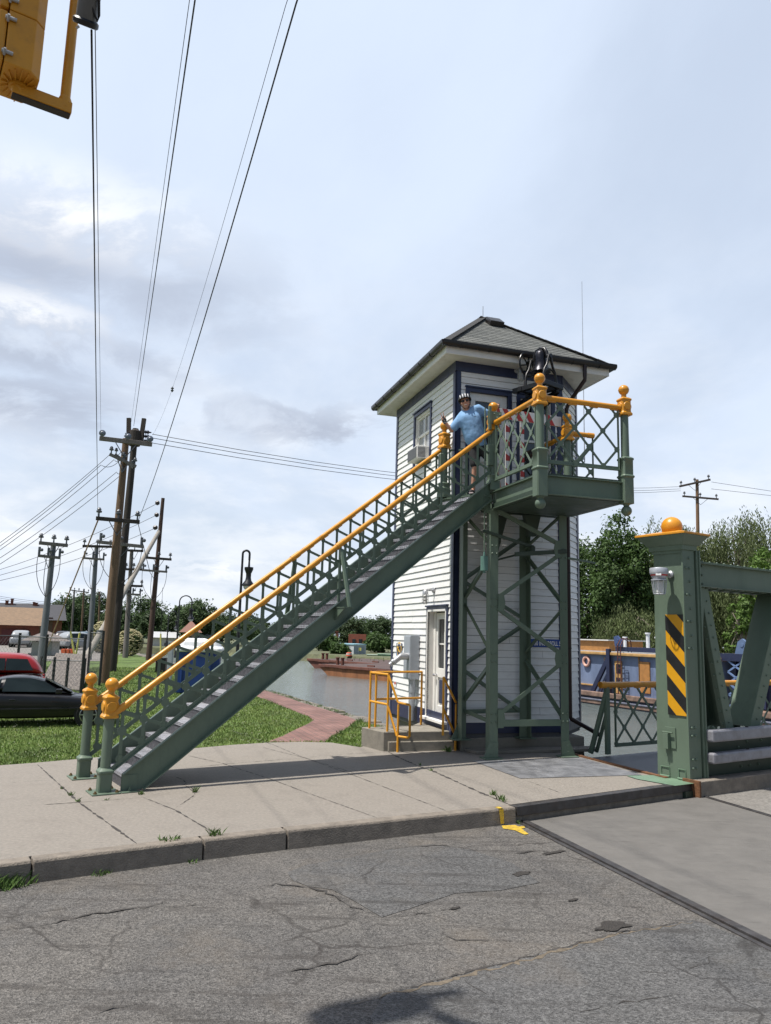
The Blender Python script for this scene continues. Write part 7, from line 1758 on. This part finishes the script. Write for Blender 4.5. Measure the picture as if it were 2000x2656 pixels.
# ---- rusty deck barges
m_br1=mat('barge_rust',(.27,.115,.05),.9,.1,var=.35,scale=1.2,bump=.5,bscale=6,dirt=(.11,.05,.03),dirts=.8,dirta=.8,stretch=(1,1,.35)); m_br2=mat('barge_deck',(.080,.052,.046),.9,var=.3,scale=.8); m_br3=mat('barge_rust_red',(.135,.052,.036),.9,var=.25,scale=1)
def barge(label,p0,p1,zt,beam,m,seed):
    d=(p1-p0).normalized(); n=Vector((-d.y,d.x,0)); n=n if n.y>0 else -n; t=thing('deck_barge',label,'barge',(p0+p1)/2); L=(p1-p0).length
    mb=MB(); P=lambda s,k,z:at(p0+d*s+n*k,z)
    mb.raw([P(1.4,0,-2),P(L,0,-2),P(L,beam,-2),P(1.4,beam,-2),P(-.6,0,zt-.25),P(L,0,zt-.25),P(L,beam,zt-.25),P(-.6,beam,zt-.25)],[(0,1,5,4),(1,2,6,5),(2,3,7,6),(3,0,4,7),(4,5,6,7),(3,2,1,0)]); mb.build('hull',m,t)
    rnd=random.Random(seed); mb=MB(); k=-.6
    while k<L: mb.box(P(k+.5,-.06,zt-.14+rnd.uniform(-.03,.03)),(1.0,.16,.24),d,n,Z); k+=1.0
    mb.box(P(-.6,beam/2,zt-.14),(.2,beam,.24),d,n,Z); mb.build('rubbing_strake',m_br3,t,bev=.03)
    mb=MB(); mb.face([P(-.6,.05,zt-.02),P(L,.05,zt-.02),P(L,beam,zt-.02),P(-.6,beam,zt-.02)]); mb.build('deck',m_br2,t)
    for s in (1.0,1.7,5.5,9.5): 
        mb=MB(); mb.lathe(P(s,.8,zt-.02),[(.14,0),(.14,.55),(.19,.57),(.19,.64)],10) if s<2 else mb.bar(P(s,.5,zt+.1),P(s+.9,.5,zt+.1),.1,.12,Z); mb.build('bollard' if s<2 else 'cleat',m_br3,t)
    mb=MB()
    for k in range(int(L*18)):
        s=rnd.uniform(4,L); q=P(s,rnd.uniform(1.5,beam-.5),zt-.02)
        if noise.noise(q*.4)<.05: continue
        hh=rnd.uniform(.2,.6); a=rnd.uniform(0,6); v=Vector((math.cos(a),math.sin(a),0)); mb.face([q-v*.03,q+v*.03,q+v*.15+Z*hh])
    o=mb.build('weeds',L_mid,t,recalc=False); o['kind']='stuff'; return t
pA=G(838,1751,-1.6); pB_=G(1002,1767,-1.6); dA=(pB_-pA).normalized(); barge('rusty orange deck barge moored nearest behind the yellow pipe rails',pA,pA+dA*30,U(pA,832,1722).z,8,m_br1,1)
pA=G(806,1732,-1.6); barge('darker red deck barge with weeds moored behind the rusty orange one',pA,pA+dA*34,U(pA,797,1708).z,8,m_br3,2)
# ---- blue work boat
HB=G(1699,1850,-1.6); bd_=-bank_d; bn=Vector((bd_.y,-bd_.x,0)); bn=bn if bn.dot(azv(69))>0 else -bn
def hz_(px_,py): p,s=I(HB,bd_,px_,py); return s,p.z
CB=HB+bn*.9
def cz_(px_,py): p,s=I(CB,bd_,px_,py); return s,p.z
m_hull=mat('hull_navy',(.030,.042,.085),.55,var=.3,scale=1.5,dirt=(.10,.075,.07),dirts=1.2,dirta=.6); m_cab=mat('cabin_blue',(.145,.19,.30),.65,var=.22,scale=.9,dirt=(.045,.06,.12),dirts=.8,dirta=.75,stretch=(1,1,.4)); m_cabs=mat('tan_edge',(.42,.25,.09),.7,var=.25,scale=3); m_ob=mat('orange_brown_wood',(.36,.165,.045),.7,var=.2,scale=4); m_ddk=mat('deck_rust',(.20,.13,.10),.9,var=.5,scale=2)
sL,_=hz_(1470,1826); sR,_=hz_(2030,1890); sL-=2; sR+=3
_,zdk=hz_(1600,1812); _,zg=hz_(1600,1800)
_,zd=hz_(1500,1789)
bt=thing('work_boat','long blue canal work boat with tan roof edge moored behind the bridge railing','boat',HB)
mb=MB(); mb.box(at(HB+bd_*(sL+sR)/2+bn*3.2,(zd-.2-2.2)/2),(sR-sL,6.4,zd-.2+2.2),bd_,bn,Z); mb.build('hull',m_hull,bt,bev=.1)
mb=MB(); mb.box(at(HB+bd_*(sL+sR)/2-bn*.06,zd-.12),(sR-sL,.22,.28),bd_,bn,Z); mb.box(at(HB+bd_*(sL+sR)/2-bn*.02,-1.40),(sR-sL,.10,.30),bd_,bn,Z); mb.build('rubbing_strake',m_ddk,bt,bev=.04)
mb=MB(); mb.box(at(HB+bd_*(sL+sR)/2-bn*.05,zd-.42),(sR-sL,.14,.10),bd_,bn,Z); mb.build('fender_rail',mat('fender_grey',(.16,.17,.22),.7,var=.3,scale=3),bt,bev=.03)
mb=MB(); mb.box(at(HB+bd_*(sL+sR)/2+bn*3.2,zd-.17),(sR-sL,6.4,.1),bd_,bn,Z); mb.build('deck',m_ddk,bt)
_,zr0=cz_(1560,1696); _,zcb=cz_(1500,1772); sc1=cz_(1870,1740)[0]
mb=MB(); mb.box(at(CB+bd_*(sL+sc1)/2+bn*2.3,(zr0+zd-.1)/2),(sc1-sL,4.6,zr0-zd+.1),bd_,bn,Z); mb.build('cabin_wall',m_cab,bt)
mb=MB(); mb.box(at(CB+bd_*(sL+sc1)/2+bn*2.3,zr0+.03),(sc1-sL+.3,5.1,.16),bd_,bn,Z); mb.build('roof',m_cabs,bt,bev=.03)
mb=MB(); mb.box(at(CB+bd_*(sL+sc1)/2+bn*2.3,zr0+.13),(sc1-sL,4.7,.06),bd_,bn,Z); mb.build('roof_sheet',mat('roof_pale',(.33,.34,.36),.7,var=.25,scale=1),bt)
mb=MB(); mb.box(at(CB+bd_*(sL+cz_(1545,1772)[0])/2-bn*.06,zcb),(cz_(1545,1772)[0]-sL,.2,.07),bd_,bn,Z); mb.build('trim_strip',m_cabs,bt)
x0,zu0=cz_(1494,1690); x1,zu1=cz_(1556,1668); mb=MB(); mb.box(at(CB+bd_*(sL+x1)/2+bn*2,(zr0+zu1)/2+.1),(x1-sL,2.6,zu1-zr0+.1),bd_,bn,Z); dk=mb.build('deckhouse',m_ob,bt); mb=MB(); mb.box(at(CB+bd_*(sL+x1)/2+bn*2,zu1+.18),(x1-sL+.2,2.9,.07),bd_,bn,Z); mb.build('deckhouse_roof',m_wh,dk)
def wallbox(nm,m,x0,y0,x1,y1,pr=.04,par=None):
    a,za=cz_(x0,y0); c,zc=cz_(x1,y1); mb=MB(); mb.box(at(CB+bd_*(a+c)/2-bn*pr/2,(za+zc)/2),(abs(c-a),pr,abs(za-zc)),bd_,bn,Z); return mb.build(nm,m,par or bt,bev=.01)
d_=wallbox('door',m_cabs,1596,1714,1616,1800,.06); wallbox('door_pane',m_win,1600.5,1722,1611.5,1747,.08,d_); wallbox('door_pane',m_win,1600.5,1757,1611.5,1780,.08,d_)
wallbox('louvre_door',m_ob,1661,1716,1689,1800,.07); wallbox('wall_pipe',m_cabs,1658.5,1704,1660.5,1770,.09)
w_=wallbox('window',m_cabs,1568,1706,1581,1727,.05); wallbox('pane',m_win,1570,1708,1580,1725,.07,w_)
m_nv=mat('frame_navy',(.014,.020,.055),.5,var=.15)
mb=MB(); a,za=cz_(1587,1683); top=at(CB+bd_*a-bn*.25,za); mb.bar(at(CB+bd_*a-bn*.25,zd-.1),top,.18,.28,bd_); b0,zb0_=cz_(1545,1786); mb.bar(top-Z*.5,at(CB+bd_*b0-bn*.25,zd-.1),.14,.30,bd_); b1_,_=cz_(1566,1786); mb.bar(top-Z*1.3,at(CB+bd_*b1_-bn*.25,zd-.1),.08,.1,bd_); s2_,_=cz_(1700,1690); mb.box(at(CB+bd_*(a+s2_)/2+bn*.4,za+.0),(s2_-a,.3,.26),bd_,bn,Z); mb.build('spud_frame',m_nv,bt,bev=.02)
mb=MB(); c0,zc0=cz_(1587,1682); q=at(CB+bd_*(c0+.15)+bn*.1,za+.15); mb.prism([q,q+bd_*.55,q+bd_*.5+Z*.35,q+bd_*.2+Z*.62,q-bd_*.1+Z*.55],bn*.12); mb.lathe(q+bd_*.25+Z*.3-bn*.1,[(.14,0),(.14,.4)],12,axis=bn); mb.build('sheave_block',mat('sheave_blue',(.045,.075,.18),.5),bt)
for px_,y0,y1,r_ in [(1566,1664,1690,.10),(1624,1654,1690,.11),(1648,1665,1690,.10),(1667,1667,1690,.08)]:
    s,z1=cz_(px_,y0); _,z0_=cz_(px_,y1); p=CB+bd_*s+bn*1.6; k_=1.0; mb=MB(); mb.lathe(at(p,zr0+.1),[(r_,0),(r_,z1-zr0+.12),(r_*1.5,z1-zr0+.14),(r_*1.5,z1-zr0+.22)],10); mb.build('vent_pipe',m_pw,bt,smooth=True)
m_lr=mat('ladder_red',(.085,.020,.022),.6)
mb=MB(); 
for px_ in (1611,1619):
    s,_=cz_(px_,1700); p=CB+bd_*s-bn*.25; mb.tube([at(p,zd-.05),at(p,zr0+.55),at(p,zr0+.85)+bn*.2,at(p,zr0+.95)+bn*.45,at(p,zr0+.8)+bn*.75,at(p,zr0+.1)+bn*.8],.03,6)
sa,_=cz_(1611,1700); sb2,_=cz_(1619,1700); z=zd+.2
while z<zr0+.4: mb.tube([at(CB+bd_*sa-bn*.25,z),at(CB+bd_*sb2-bn*.25,z)],.018,5); z+=.3
mb.build('ladder',m_lr,bt)
mb=MB(); sa,_=cz_(1622,1700); sb2,_=cz_(1631,1700); z=zd+.1
for s in (sa,sb2): mb.tube([at(CB+bd_*s-bn*.06,zd),at(CB+bd_*s-bn*.06,zd+1.25)],.018,5)
while z<zd+1.3: mb.tube([at(CB+bd_*sa-bn*.06,z),at(CB+bd_*sb2-bn*.06,z)],.014,5); z+=.3
mb.build('side_ladder',m_nv,bt)
# forward gear seen through the bridge
s0_,zz0=cz_(1888,1712); s1_,zz1=cz_(1966,1712)
mb=MB(); base_=CB+bd_*((s0_+s1_)/2)+bn*.6
for s in (s0_,s1_):
    for k in (0,1.6): mb.bar(at(CB+bd_*s+bn*(.3+k),zd),at(CB+bd_*s+bn*(.5+k*.8),zr0+.1),.18,.25,bd_)
mb.box(at(base_+bn*.4,zr0+.15),(s1_-s0_+1.0,2.2,.35),bd_,bn,Z); mb.build('winch_frame',m_nv,bt)
mb=MB()
for k in range(4):
    f0,f1=zd+(zr0-zd)*k/4,zd+(zr0-zd)*(k+1)/4; p=CB+bd_*s0_-bn*.02; q=CB+bd_*(s0_+.9)-bn*.02
    mb.bar(at(p,f0),at(q,f1),.05,.08,Z); mb.bar(at(q,f0),at(p,f1),.05,.08,Z)
mb.build('lattice_boom',mat('boom_blue',(.13,.20,.36),.5),bt)
for s in (s0_+.6,s1_-.3):
    mb=MB(); q=at(CB+bd_*s+bn*.3,zr0+.3); mb.prism([q-bd_*.45,q+bd_*.45,q+bd_*.25+Z*.6,q+Z*.75,q-bd_*.25+Z*.6],bn*.15); mb.lathe(q+Z*.45-bn*.03,[(.1,0),(.1,.22)],12,axis=bn); mb.build('lifting_lug',mat('lug_blue',(.10,.15,.26),.5),bt)
mb=MB(); mb.box(at(CB+bd_*(sc1+sR)/2+bn*2.6,(zr0+zd)/2+.1),(sR-sc1,3.0,zr0-zd+.2),bd_,bn,Z); mb.build('forward_house',m_nv,bt)
mb=MB(); mb.box(at(CB+bd_*(sc1+sR)/2+bn*2.6,zr0+.28),(sR-sc1,3.4,.1),bd_,bn,Z); mb.build('forward_roof',m_cabs,bt)
s,z=cz_(1506,1783); mb=MB(); q=at(HB+bd_*s+bn*.4,zd-.1); mb.bar(q+Z*.28-bd_*.55,q+Z*.28+bd_*.55,.12,.12,Z)
for k in (-.28,.28): mb.lathe(q+bd_*k,[(.16,0),(.1,.05),(.1,.3)],10)
mb.build('cleat',mat('cleat_yellow',(.45,.24,.04),.6),bt,bev=.02)
s,z=cz_(1524,1715.5); lrp=at(CB+bd_*s-bn*.09,z); mb=MB()
_,zt9=cz_(1524,1701); rr=(zt9-z)*.78
mb.tube([lrp+bd_*math.cos(a)*rr+Z*math.sin(a)*rr for a in [2*PI*k/24 for k in range(25)]],rr*.30,10,cap=False)
o=mb.build('life_ring',mat('faded_life_ring',(.62,.36,.29),.7,var=.25,scale=4),smooth='all'); tag(o,'faded pink and white life ring hung on the blue cabin wall','life ring')
# ================================================================== PERSON
fa=G(1226,1250,FZ); fb_=G(1293,1240,FZ)
pdist=A.length+.42                                     # he stands just behind the corner newel
pv=Vector((A.x,A.y,0)).normalized(); pbase=pv*pdist
fc=-pv; sr_=Vector((pv.y,-pv.x,0))
def J(x,y,k=0.0): return U(pbase,x,y)+fc*k
def floor_(p): return at(p,FZ)
def cap(mb,p,q,r0,r1,n=14):
    mb.tube([p,p.lerp(q,.5),q],[r0,(r0+r1)/2,r1],n); mb.ball(p,r0,n,8); mb.ball(q,r1,n,8)
HS=1.14
def ell(mb,c,rx,ry,rz,tilt=0.0,n=18):
    """ellipsoid with axes: picture right, towards the eye, up; tilt in the picture plane"""
    X=sr_*math.cos(tilt)+Z*math.sin(tilt); Zv=Z*math.cos(tilt)-sr_*math.sin(tilt); i=len(mb.v); mb.ball((0,0,0),1,n,12)
    for j in range(i,len(mb.v)): v=mb.v[j]; mb.v[j]=c+X*v.x*rx+fc*v.y*ry+Zv*v.z*rz
def remesh(o,vs,sm=6):
    m=o.modifiers.new('remesh','REMESH'); m.mode='VOXEL'; m.voxel_size=vs; m.use_smooth_shade=True
    s=o.modifiers.new('smooth','SMOOTH'); s.iterations=sm; s.factor=.5
m_skin=mat('skin',(.47,.245,.165),.5,var=.06,scale=12); m_shirt=mat('light_blue_shirt',(.19,.35,.57),.85,var=.05,scale=6,bump=.35,bscale=9); m_short=mat('black_shorts',(.012,.012,.014),.85,bump=.3,bscale=12)
m_blk=mat('matt_black_cloth',(.012,.012,.013),.7); m_helm=mat('helmet_silver',(.50,.51,.54),.25,.2,var=.05)
# joints
PEL=J(1238,1163); WST=J(1228,1124,.02); CHS=J(1219,1090,.05); NCK=J(1214,1069,.06); HD=J(1207.5,1050,.12)
SHR=J(1197,1080,.06); ELR=J(1173,1120,.10); WRR=J(1155.5,1102,.16)
SHL=J(1243,1061,.06); ELL_=J(1268,1078,-.02); WRL=J(1286,1062,.05)
HPR=J(1231,1166); HPL=J(1247,1164); KNR=J(1232,1211,.06); KNL=J(1281,1201,.06)
ANR=J(1227,1247,.0); ANR.z=FZ+.11; ANL=J(1296,1238,.0); ANL.z=FZ+.11
pe=thing('person','person in bike helmet, sunglasses and pale blue T-shirt waving a peace sign','person',at(pbase,FZ))
mb=MB(); tl=.20
_h0=len(mb.v)
# head
ell(mb,HD+Z*.015,.076,.098,.105,tl); ell(mb,HD-Z*.045+fc*.022+sr_*.008,.060,.070,.066,tl); ell(mb,HD-Z*.085+fc*.05+sr_*.016,.034,.032,.026,tl)
ell(mb,HD-Z*.012+fc*.104+sr_*.003,.014,.022,.022,tl); ell(mb,HD+Z*.012+fc*.098,.009,.012,.03,tl)
for s in (-1,1): ell(mb,HD-Z*.01+sr_*(.078*s)-fc*.008,.012,.022,.032,tl); ell(mb,HD-Z*.03+fc*.066+sr_*.042*s,.026,.026,.026,tl)
ell(mb,HD-Z*.062+fc*.088+sr_*.012,.026,.010,.007,tl)
for _i in range(_h0,len(mb.v)): mb.v[_i]=HD+(mb.v[_i]-HD)*HS
cap(mb,NCK-Z*.03,HD-Z*.07,.066,.062)
# torso, arms, legs
ell(mb,CHS-Z*.02,.175,.115,.16,.35); ell(mb,WST,.160,.125,.17,.2); ell(mb,PEL,.155,.12,.11)
cap(mb,SHR,ELR,.050,.040); cap(mb,ELR,WRR,.043,.029); cap(mb,SHL,ELL_,.050,.040); cap(mb,ELL_,WRL,.042,.029)
cap(mb,HPR,KNR,.085,.060); cap(mb,HPL,KNL,.085,.060)
def calf(k,a): cap(mb,k,a,.055,.038); cap(mb,k.lerp(a,.12)-fc*.015,k.lerp(a,.5)-fc*.02,.050,.048)
calf(KNR,ANR); calf(KNL,ANL)
for a,dx in ((ANR,-.03),(ANL,.05)): cap(mb,a-Z*.02,a-Z*.06+fc*.12+sr_*dx,.035,.028)
# left-of-picture hand: peace sign
UPv=(J(1150,1086,.17)-WRR); UPv.normalize(); SDv=(sr_-UPv*sr_.dot(UPv)).normalized()
PC=WRR+UPv*.055
def palm(mb,c,up,sd_,nr,g=1.0):
    i=len(mb.v); mb.ball((0,0,0),1,14,10)
    for j in range(i,len(mb.v)): v=mb.v[j]; mb.v[j]=c+sd_*v.x*.040*g+nr*v.y*.017*g+up*v.z*.050*g
NRv=SDv.cross(UPv); NRv=NRv if NRv.dot(fc)>0 else -NRv
palm(mb,PC,UPv,SDv,NRv)
def finger(mb,pts,r=.0095):
    for a,b_ in zip(pts[:-1],pts[1:]): cap(mb,a,b_,r,r*.9,10); r*=.94
K1=PC+UPv*.042
tip1=(-sr_*.42+Z*.9).normalized(); tip2=(-sr_*.02+Z*1.0).normalized()
tip1=(J(1140.5,1071.5,.19)-(K1-SDv*.008)).normalized(); tip2=(J(1150.5,1068.5,.18)-(K1+SDv*.016)).normalized()
finger(mb,[K1-SDv*.012,K1-SDv*.012+tip1*.045,K1-SDv*.012+tip1*.075,K1-SDv*.012+tip1*.098],.0105)
finger(mb,[K1+SDv*.012,K1+SDv*.012+tip2*.048,K1+SDv*.012+tip2*.080,K1+SDv*.012+tip2*.104],.0105)
for k in (-.030,.031): b0=K1+SDv*k-UPv*.006; finger(mb,[b0,b0+UPv*.022+NRv*.022,b0+NRv*.040-UPv*.002,b0+NRv*.030-UPv*.022],.0095)
b0=PC-SDv*.034-UPv*.015; finger(mb,[b0,b0+NRv*.026-SDv*.006+UPv*.018,b0+NRv*.040+SDv*.022+UPv*.030],.0115)
# other hand: fist round the newel neck
UPl=(J(1291,1050,.04)-WRL).normalized(); SDl=fc.cross(UPl).normalized(); PL_=WRL+UPl*.045
palm(mb,PL_,UPl,SDl,fc.copy())
for k in range(4):
    b0=PL_+UPl*.038+SDl*(-.030+.020*k); finger(mb,[b0,b0+fc*.030+UPl*.012,b0+fc*.042-UPl*.018,b0+fc*.022-UPl*.034],.0098)
b0=PL_-SDl*.036; finger(mb,[b0,b0+fc*.03-SDl*.006+UPl*.012,b0+fc*.045+SDl*.012+UPl*.022],.011)
bo=mb.build('body',m_skin,pe); remesh(bo,.0055,4)
# clothes
mb=MB()
cap(mb,CHS-sr_*.055+fc*.01,J(1229,1140,.02)-sr_*.03,.165,.148); cap(mb,CHS+sr_*.065,J(1238,1150,.01)+sr_*.035,.160,.150); cap(mb,CHS+fc*.03,J(1233,1140,.05),.15,.155)
cap(mb,SHR+sr_*.02,SHR.lerp(ELR,.80),.088,.092); cap(mb,SHL-sr_*.02,SHL.lerp(ELL_,.85),.086,.088); cap(mb,CHS+Z*.02,NCK-Z*.035,.12,.085); cap(mb,SHR.lerp(NCK,.2),SHL.lerp(NCK,.2),.085,.085)
sh=mb.build('shirt',m_shirt,bo); remesh(sh,.016,40)
tx_=sh.modifiers.new('folds','DISPLACE'); tt=bpy.data.textures.new('folds','CLOUDS'); tt.noise_scale=.09; tx_.texture=tt; tx_.strength=.012; tx_.mid_level=.5
mb=MB(); p=CHS+sr_*.10+fc*.185; mb.bar(p-sr_*.02,p+sr_*.025+Z*.008,.006,.008,Z); mb.build('shirt_mark',m_blk,sh)
mb=MB(); cap(mb,HPR+Z*.02,HPR.lerp(KNR,.86),.115,.094); cap(mb,HPL+Z*.02,HPL.lerp(KNL,.88),.115,.094); ell(mb,PEL+Z*.0,.172,.135,.12)
so2=mb.build('shorts',m_short,bo); remesh(so2,.012,4)
for a,dx in ((ANR,-.03),(ANL,.05)):
    mb=MB(); cap(mb,a-Z*.055-fc*.03,a-Z*.065+fc*.15+sr_*dx,.046,.040); o=mb.build('shoe',mat('dark_shoe',(.04,.03,.035),.7),bo,smooth='all'); remesh(o,.008,3)
    mb=MB(); mb.bar(a-Z*.10-fc*.075,a-Z*.10+fc*.19+sr_*dx,.085,.022,Z); mb.build('sole',mat('shoe_sole',(.42,.36,.36),.7),o,bev=.008)
# glove, helmet, glasses
mb=MB(); palm(mb,PC-UPv*.004,UPv,SDv,NRv,1.22); cap(mb,WRR+UPv*.01,WRR-(WRR-ELR).normalized()*.0,.036,.036); cap(mb,K1-SDv*.02,K1+SDv*.03,.017,.017); cap(mb,K1+SDv*.012,K1+SDv*.012+tip2*.030,.0145,.0135); cap(mb,K1-SDv*.012,K1-SDv*.012+tip1*.022,.0145,.0135)
gl_=mb.build('glove',m_blk,bo); remesh(gl_,.006,2)
mb=MB(); mb.lathe(WRR-UPv*.012,[(.037,0),(.037,.008)],14,axis=UPv); mb.build('wristband',m_helm,gl_)
mb=MB(); palm(mb,PL_-UPl*.006,UPl,SDl,fc.copy(),1.18); g2=mb.build('glove',m_blk,bo); remesh(g2,.006,2)
HT=-sr_*math.sin(tl)+Z*math.cos(tl); HX=sr_*math.cos(tl)+Z*math.sin(tl)
hc=HD+HT*.052-fc*.012
mb=MB(); n=28
vs=[];fs=[]
for i in range(9):
    th=(PI/2+.12)*i/8
    for k in range(n):
        a=2*PI*k/n; vs.append(hc+HX*math.sin(th)*math.cos(a)*.112+fc*math.sin(th)*math.sin(a)*.142+HT*(math.cos(th)*.098+ (.012*math.sin(a)*math.sin(th))))
for i in range(8):
    for k in range(n): fs.append((i*n+k,(i+1)*n+k,(i+1)*n+(k+1)%n,i*n+(k+1)%n))
mb.raw(vs,fs); mb.v=[HD+(v-HD)*HS for v in mb.v]; hl=mb.build('helmet',m_blk,bo,smooth='all'); sd3=hl.modifiers.new('thick','SOLIDIFY'); sd3.thickness=.014
for x0,wd in ((-.066,.017),(-.022,.020),(.022,.020),(.066,.017)):
    mb=MB(); pts=[]
    for th in [(-1.5)+i*.26 for i in range(10)]:
        # ribs run front to back over the crown
        zz=math.cos(th)*.110*math.sqrt(max(0,1-(x0/.118)**2)); yy=-math.sin(th)*.157*math.sqrt(max(.2,1-(x0/.118)**2)); pts.append(hc+HX*x0+fc*yy+HT*zz)
    for a,b_ in zip(pts[:-1],pts[1:]): mb.bar(a,b_,wd*(1.0),.012,HT)
    mb.v=[HD+(v-HD)*HS for v in mb.v]; mb.build('helmet_rib',m_helm,hl,bev=.003)
mb=MB()
for s in (-1,1):
    mb.tube([hc+HX*.098*s+fc*.03-HT*.01,HD+HX*.074*s+fc*.04-HT*.05,HD-HT*.122+fc*.045+HX*.02*s],.006,6)
mb.v=[HD+(v-HD)*HS for v in mb.v]; mb.build('chin_strap',m_blk,hl)
mb=MB()
for s in (-1,1): ell(mb,HD+HT*.012+HX*.034*s+fc*.092,.030,.012,.021,tl,16)
mb.bar(HD+HT*.02-HX*.03+fc*.102,HD+HT*.02+HX*.03+fc*.102,.006,.006,HT)
for s in (-1,1): mb.bar(HD+HT*.018+HX*.062*s+fc*.088,HD+HT*.012+HX*.08*s-fc*.005,.005,.008,HT)
mb.v=[HD+(v-HD)*HS for v in mb.v]; mb.build('sunglasses',mat('sunglass_black',(.008,.008,.01),.08),bo,smooth=True)
mb=MB(); ell(mb,HD-HT*.062+fc*.103+HX*.002,.021,.004,.005,tl); mb.v=[HD+(v-HD)*HS for v in mb.v]; mb.build('teeth',mat('teeth_white',(.7,.66,.6),.4),bo)
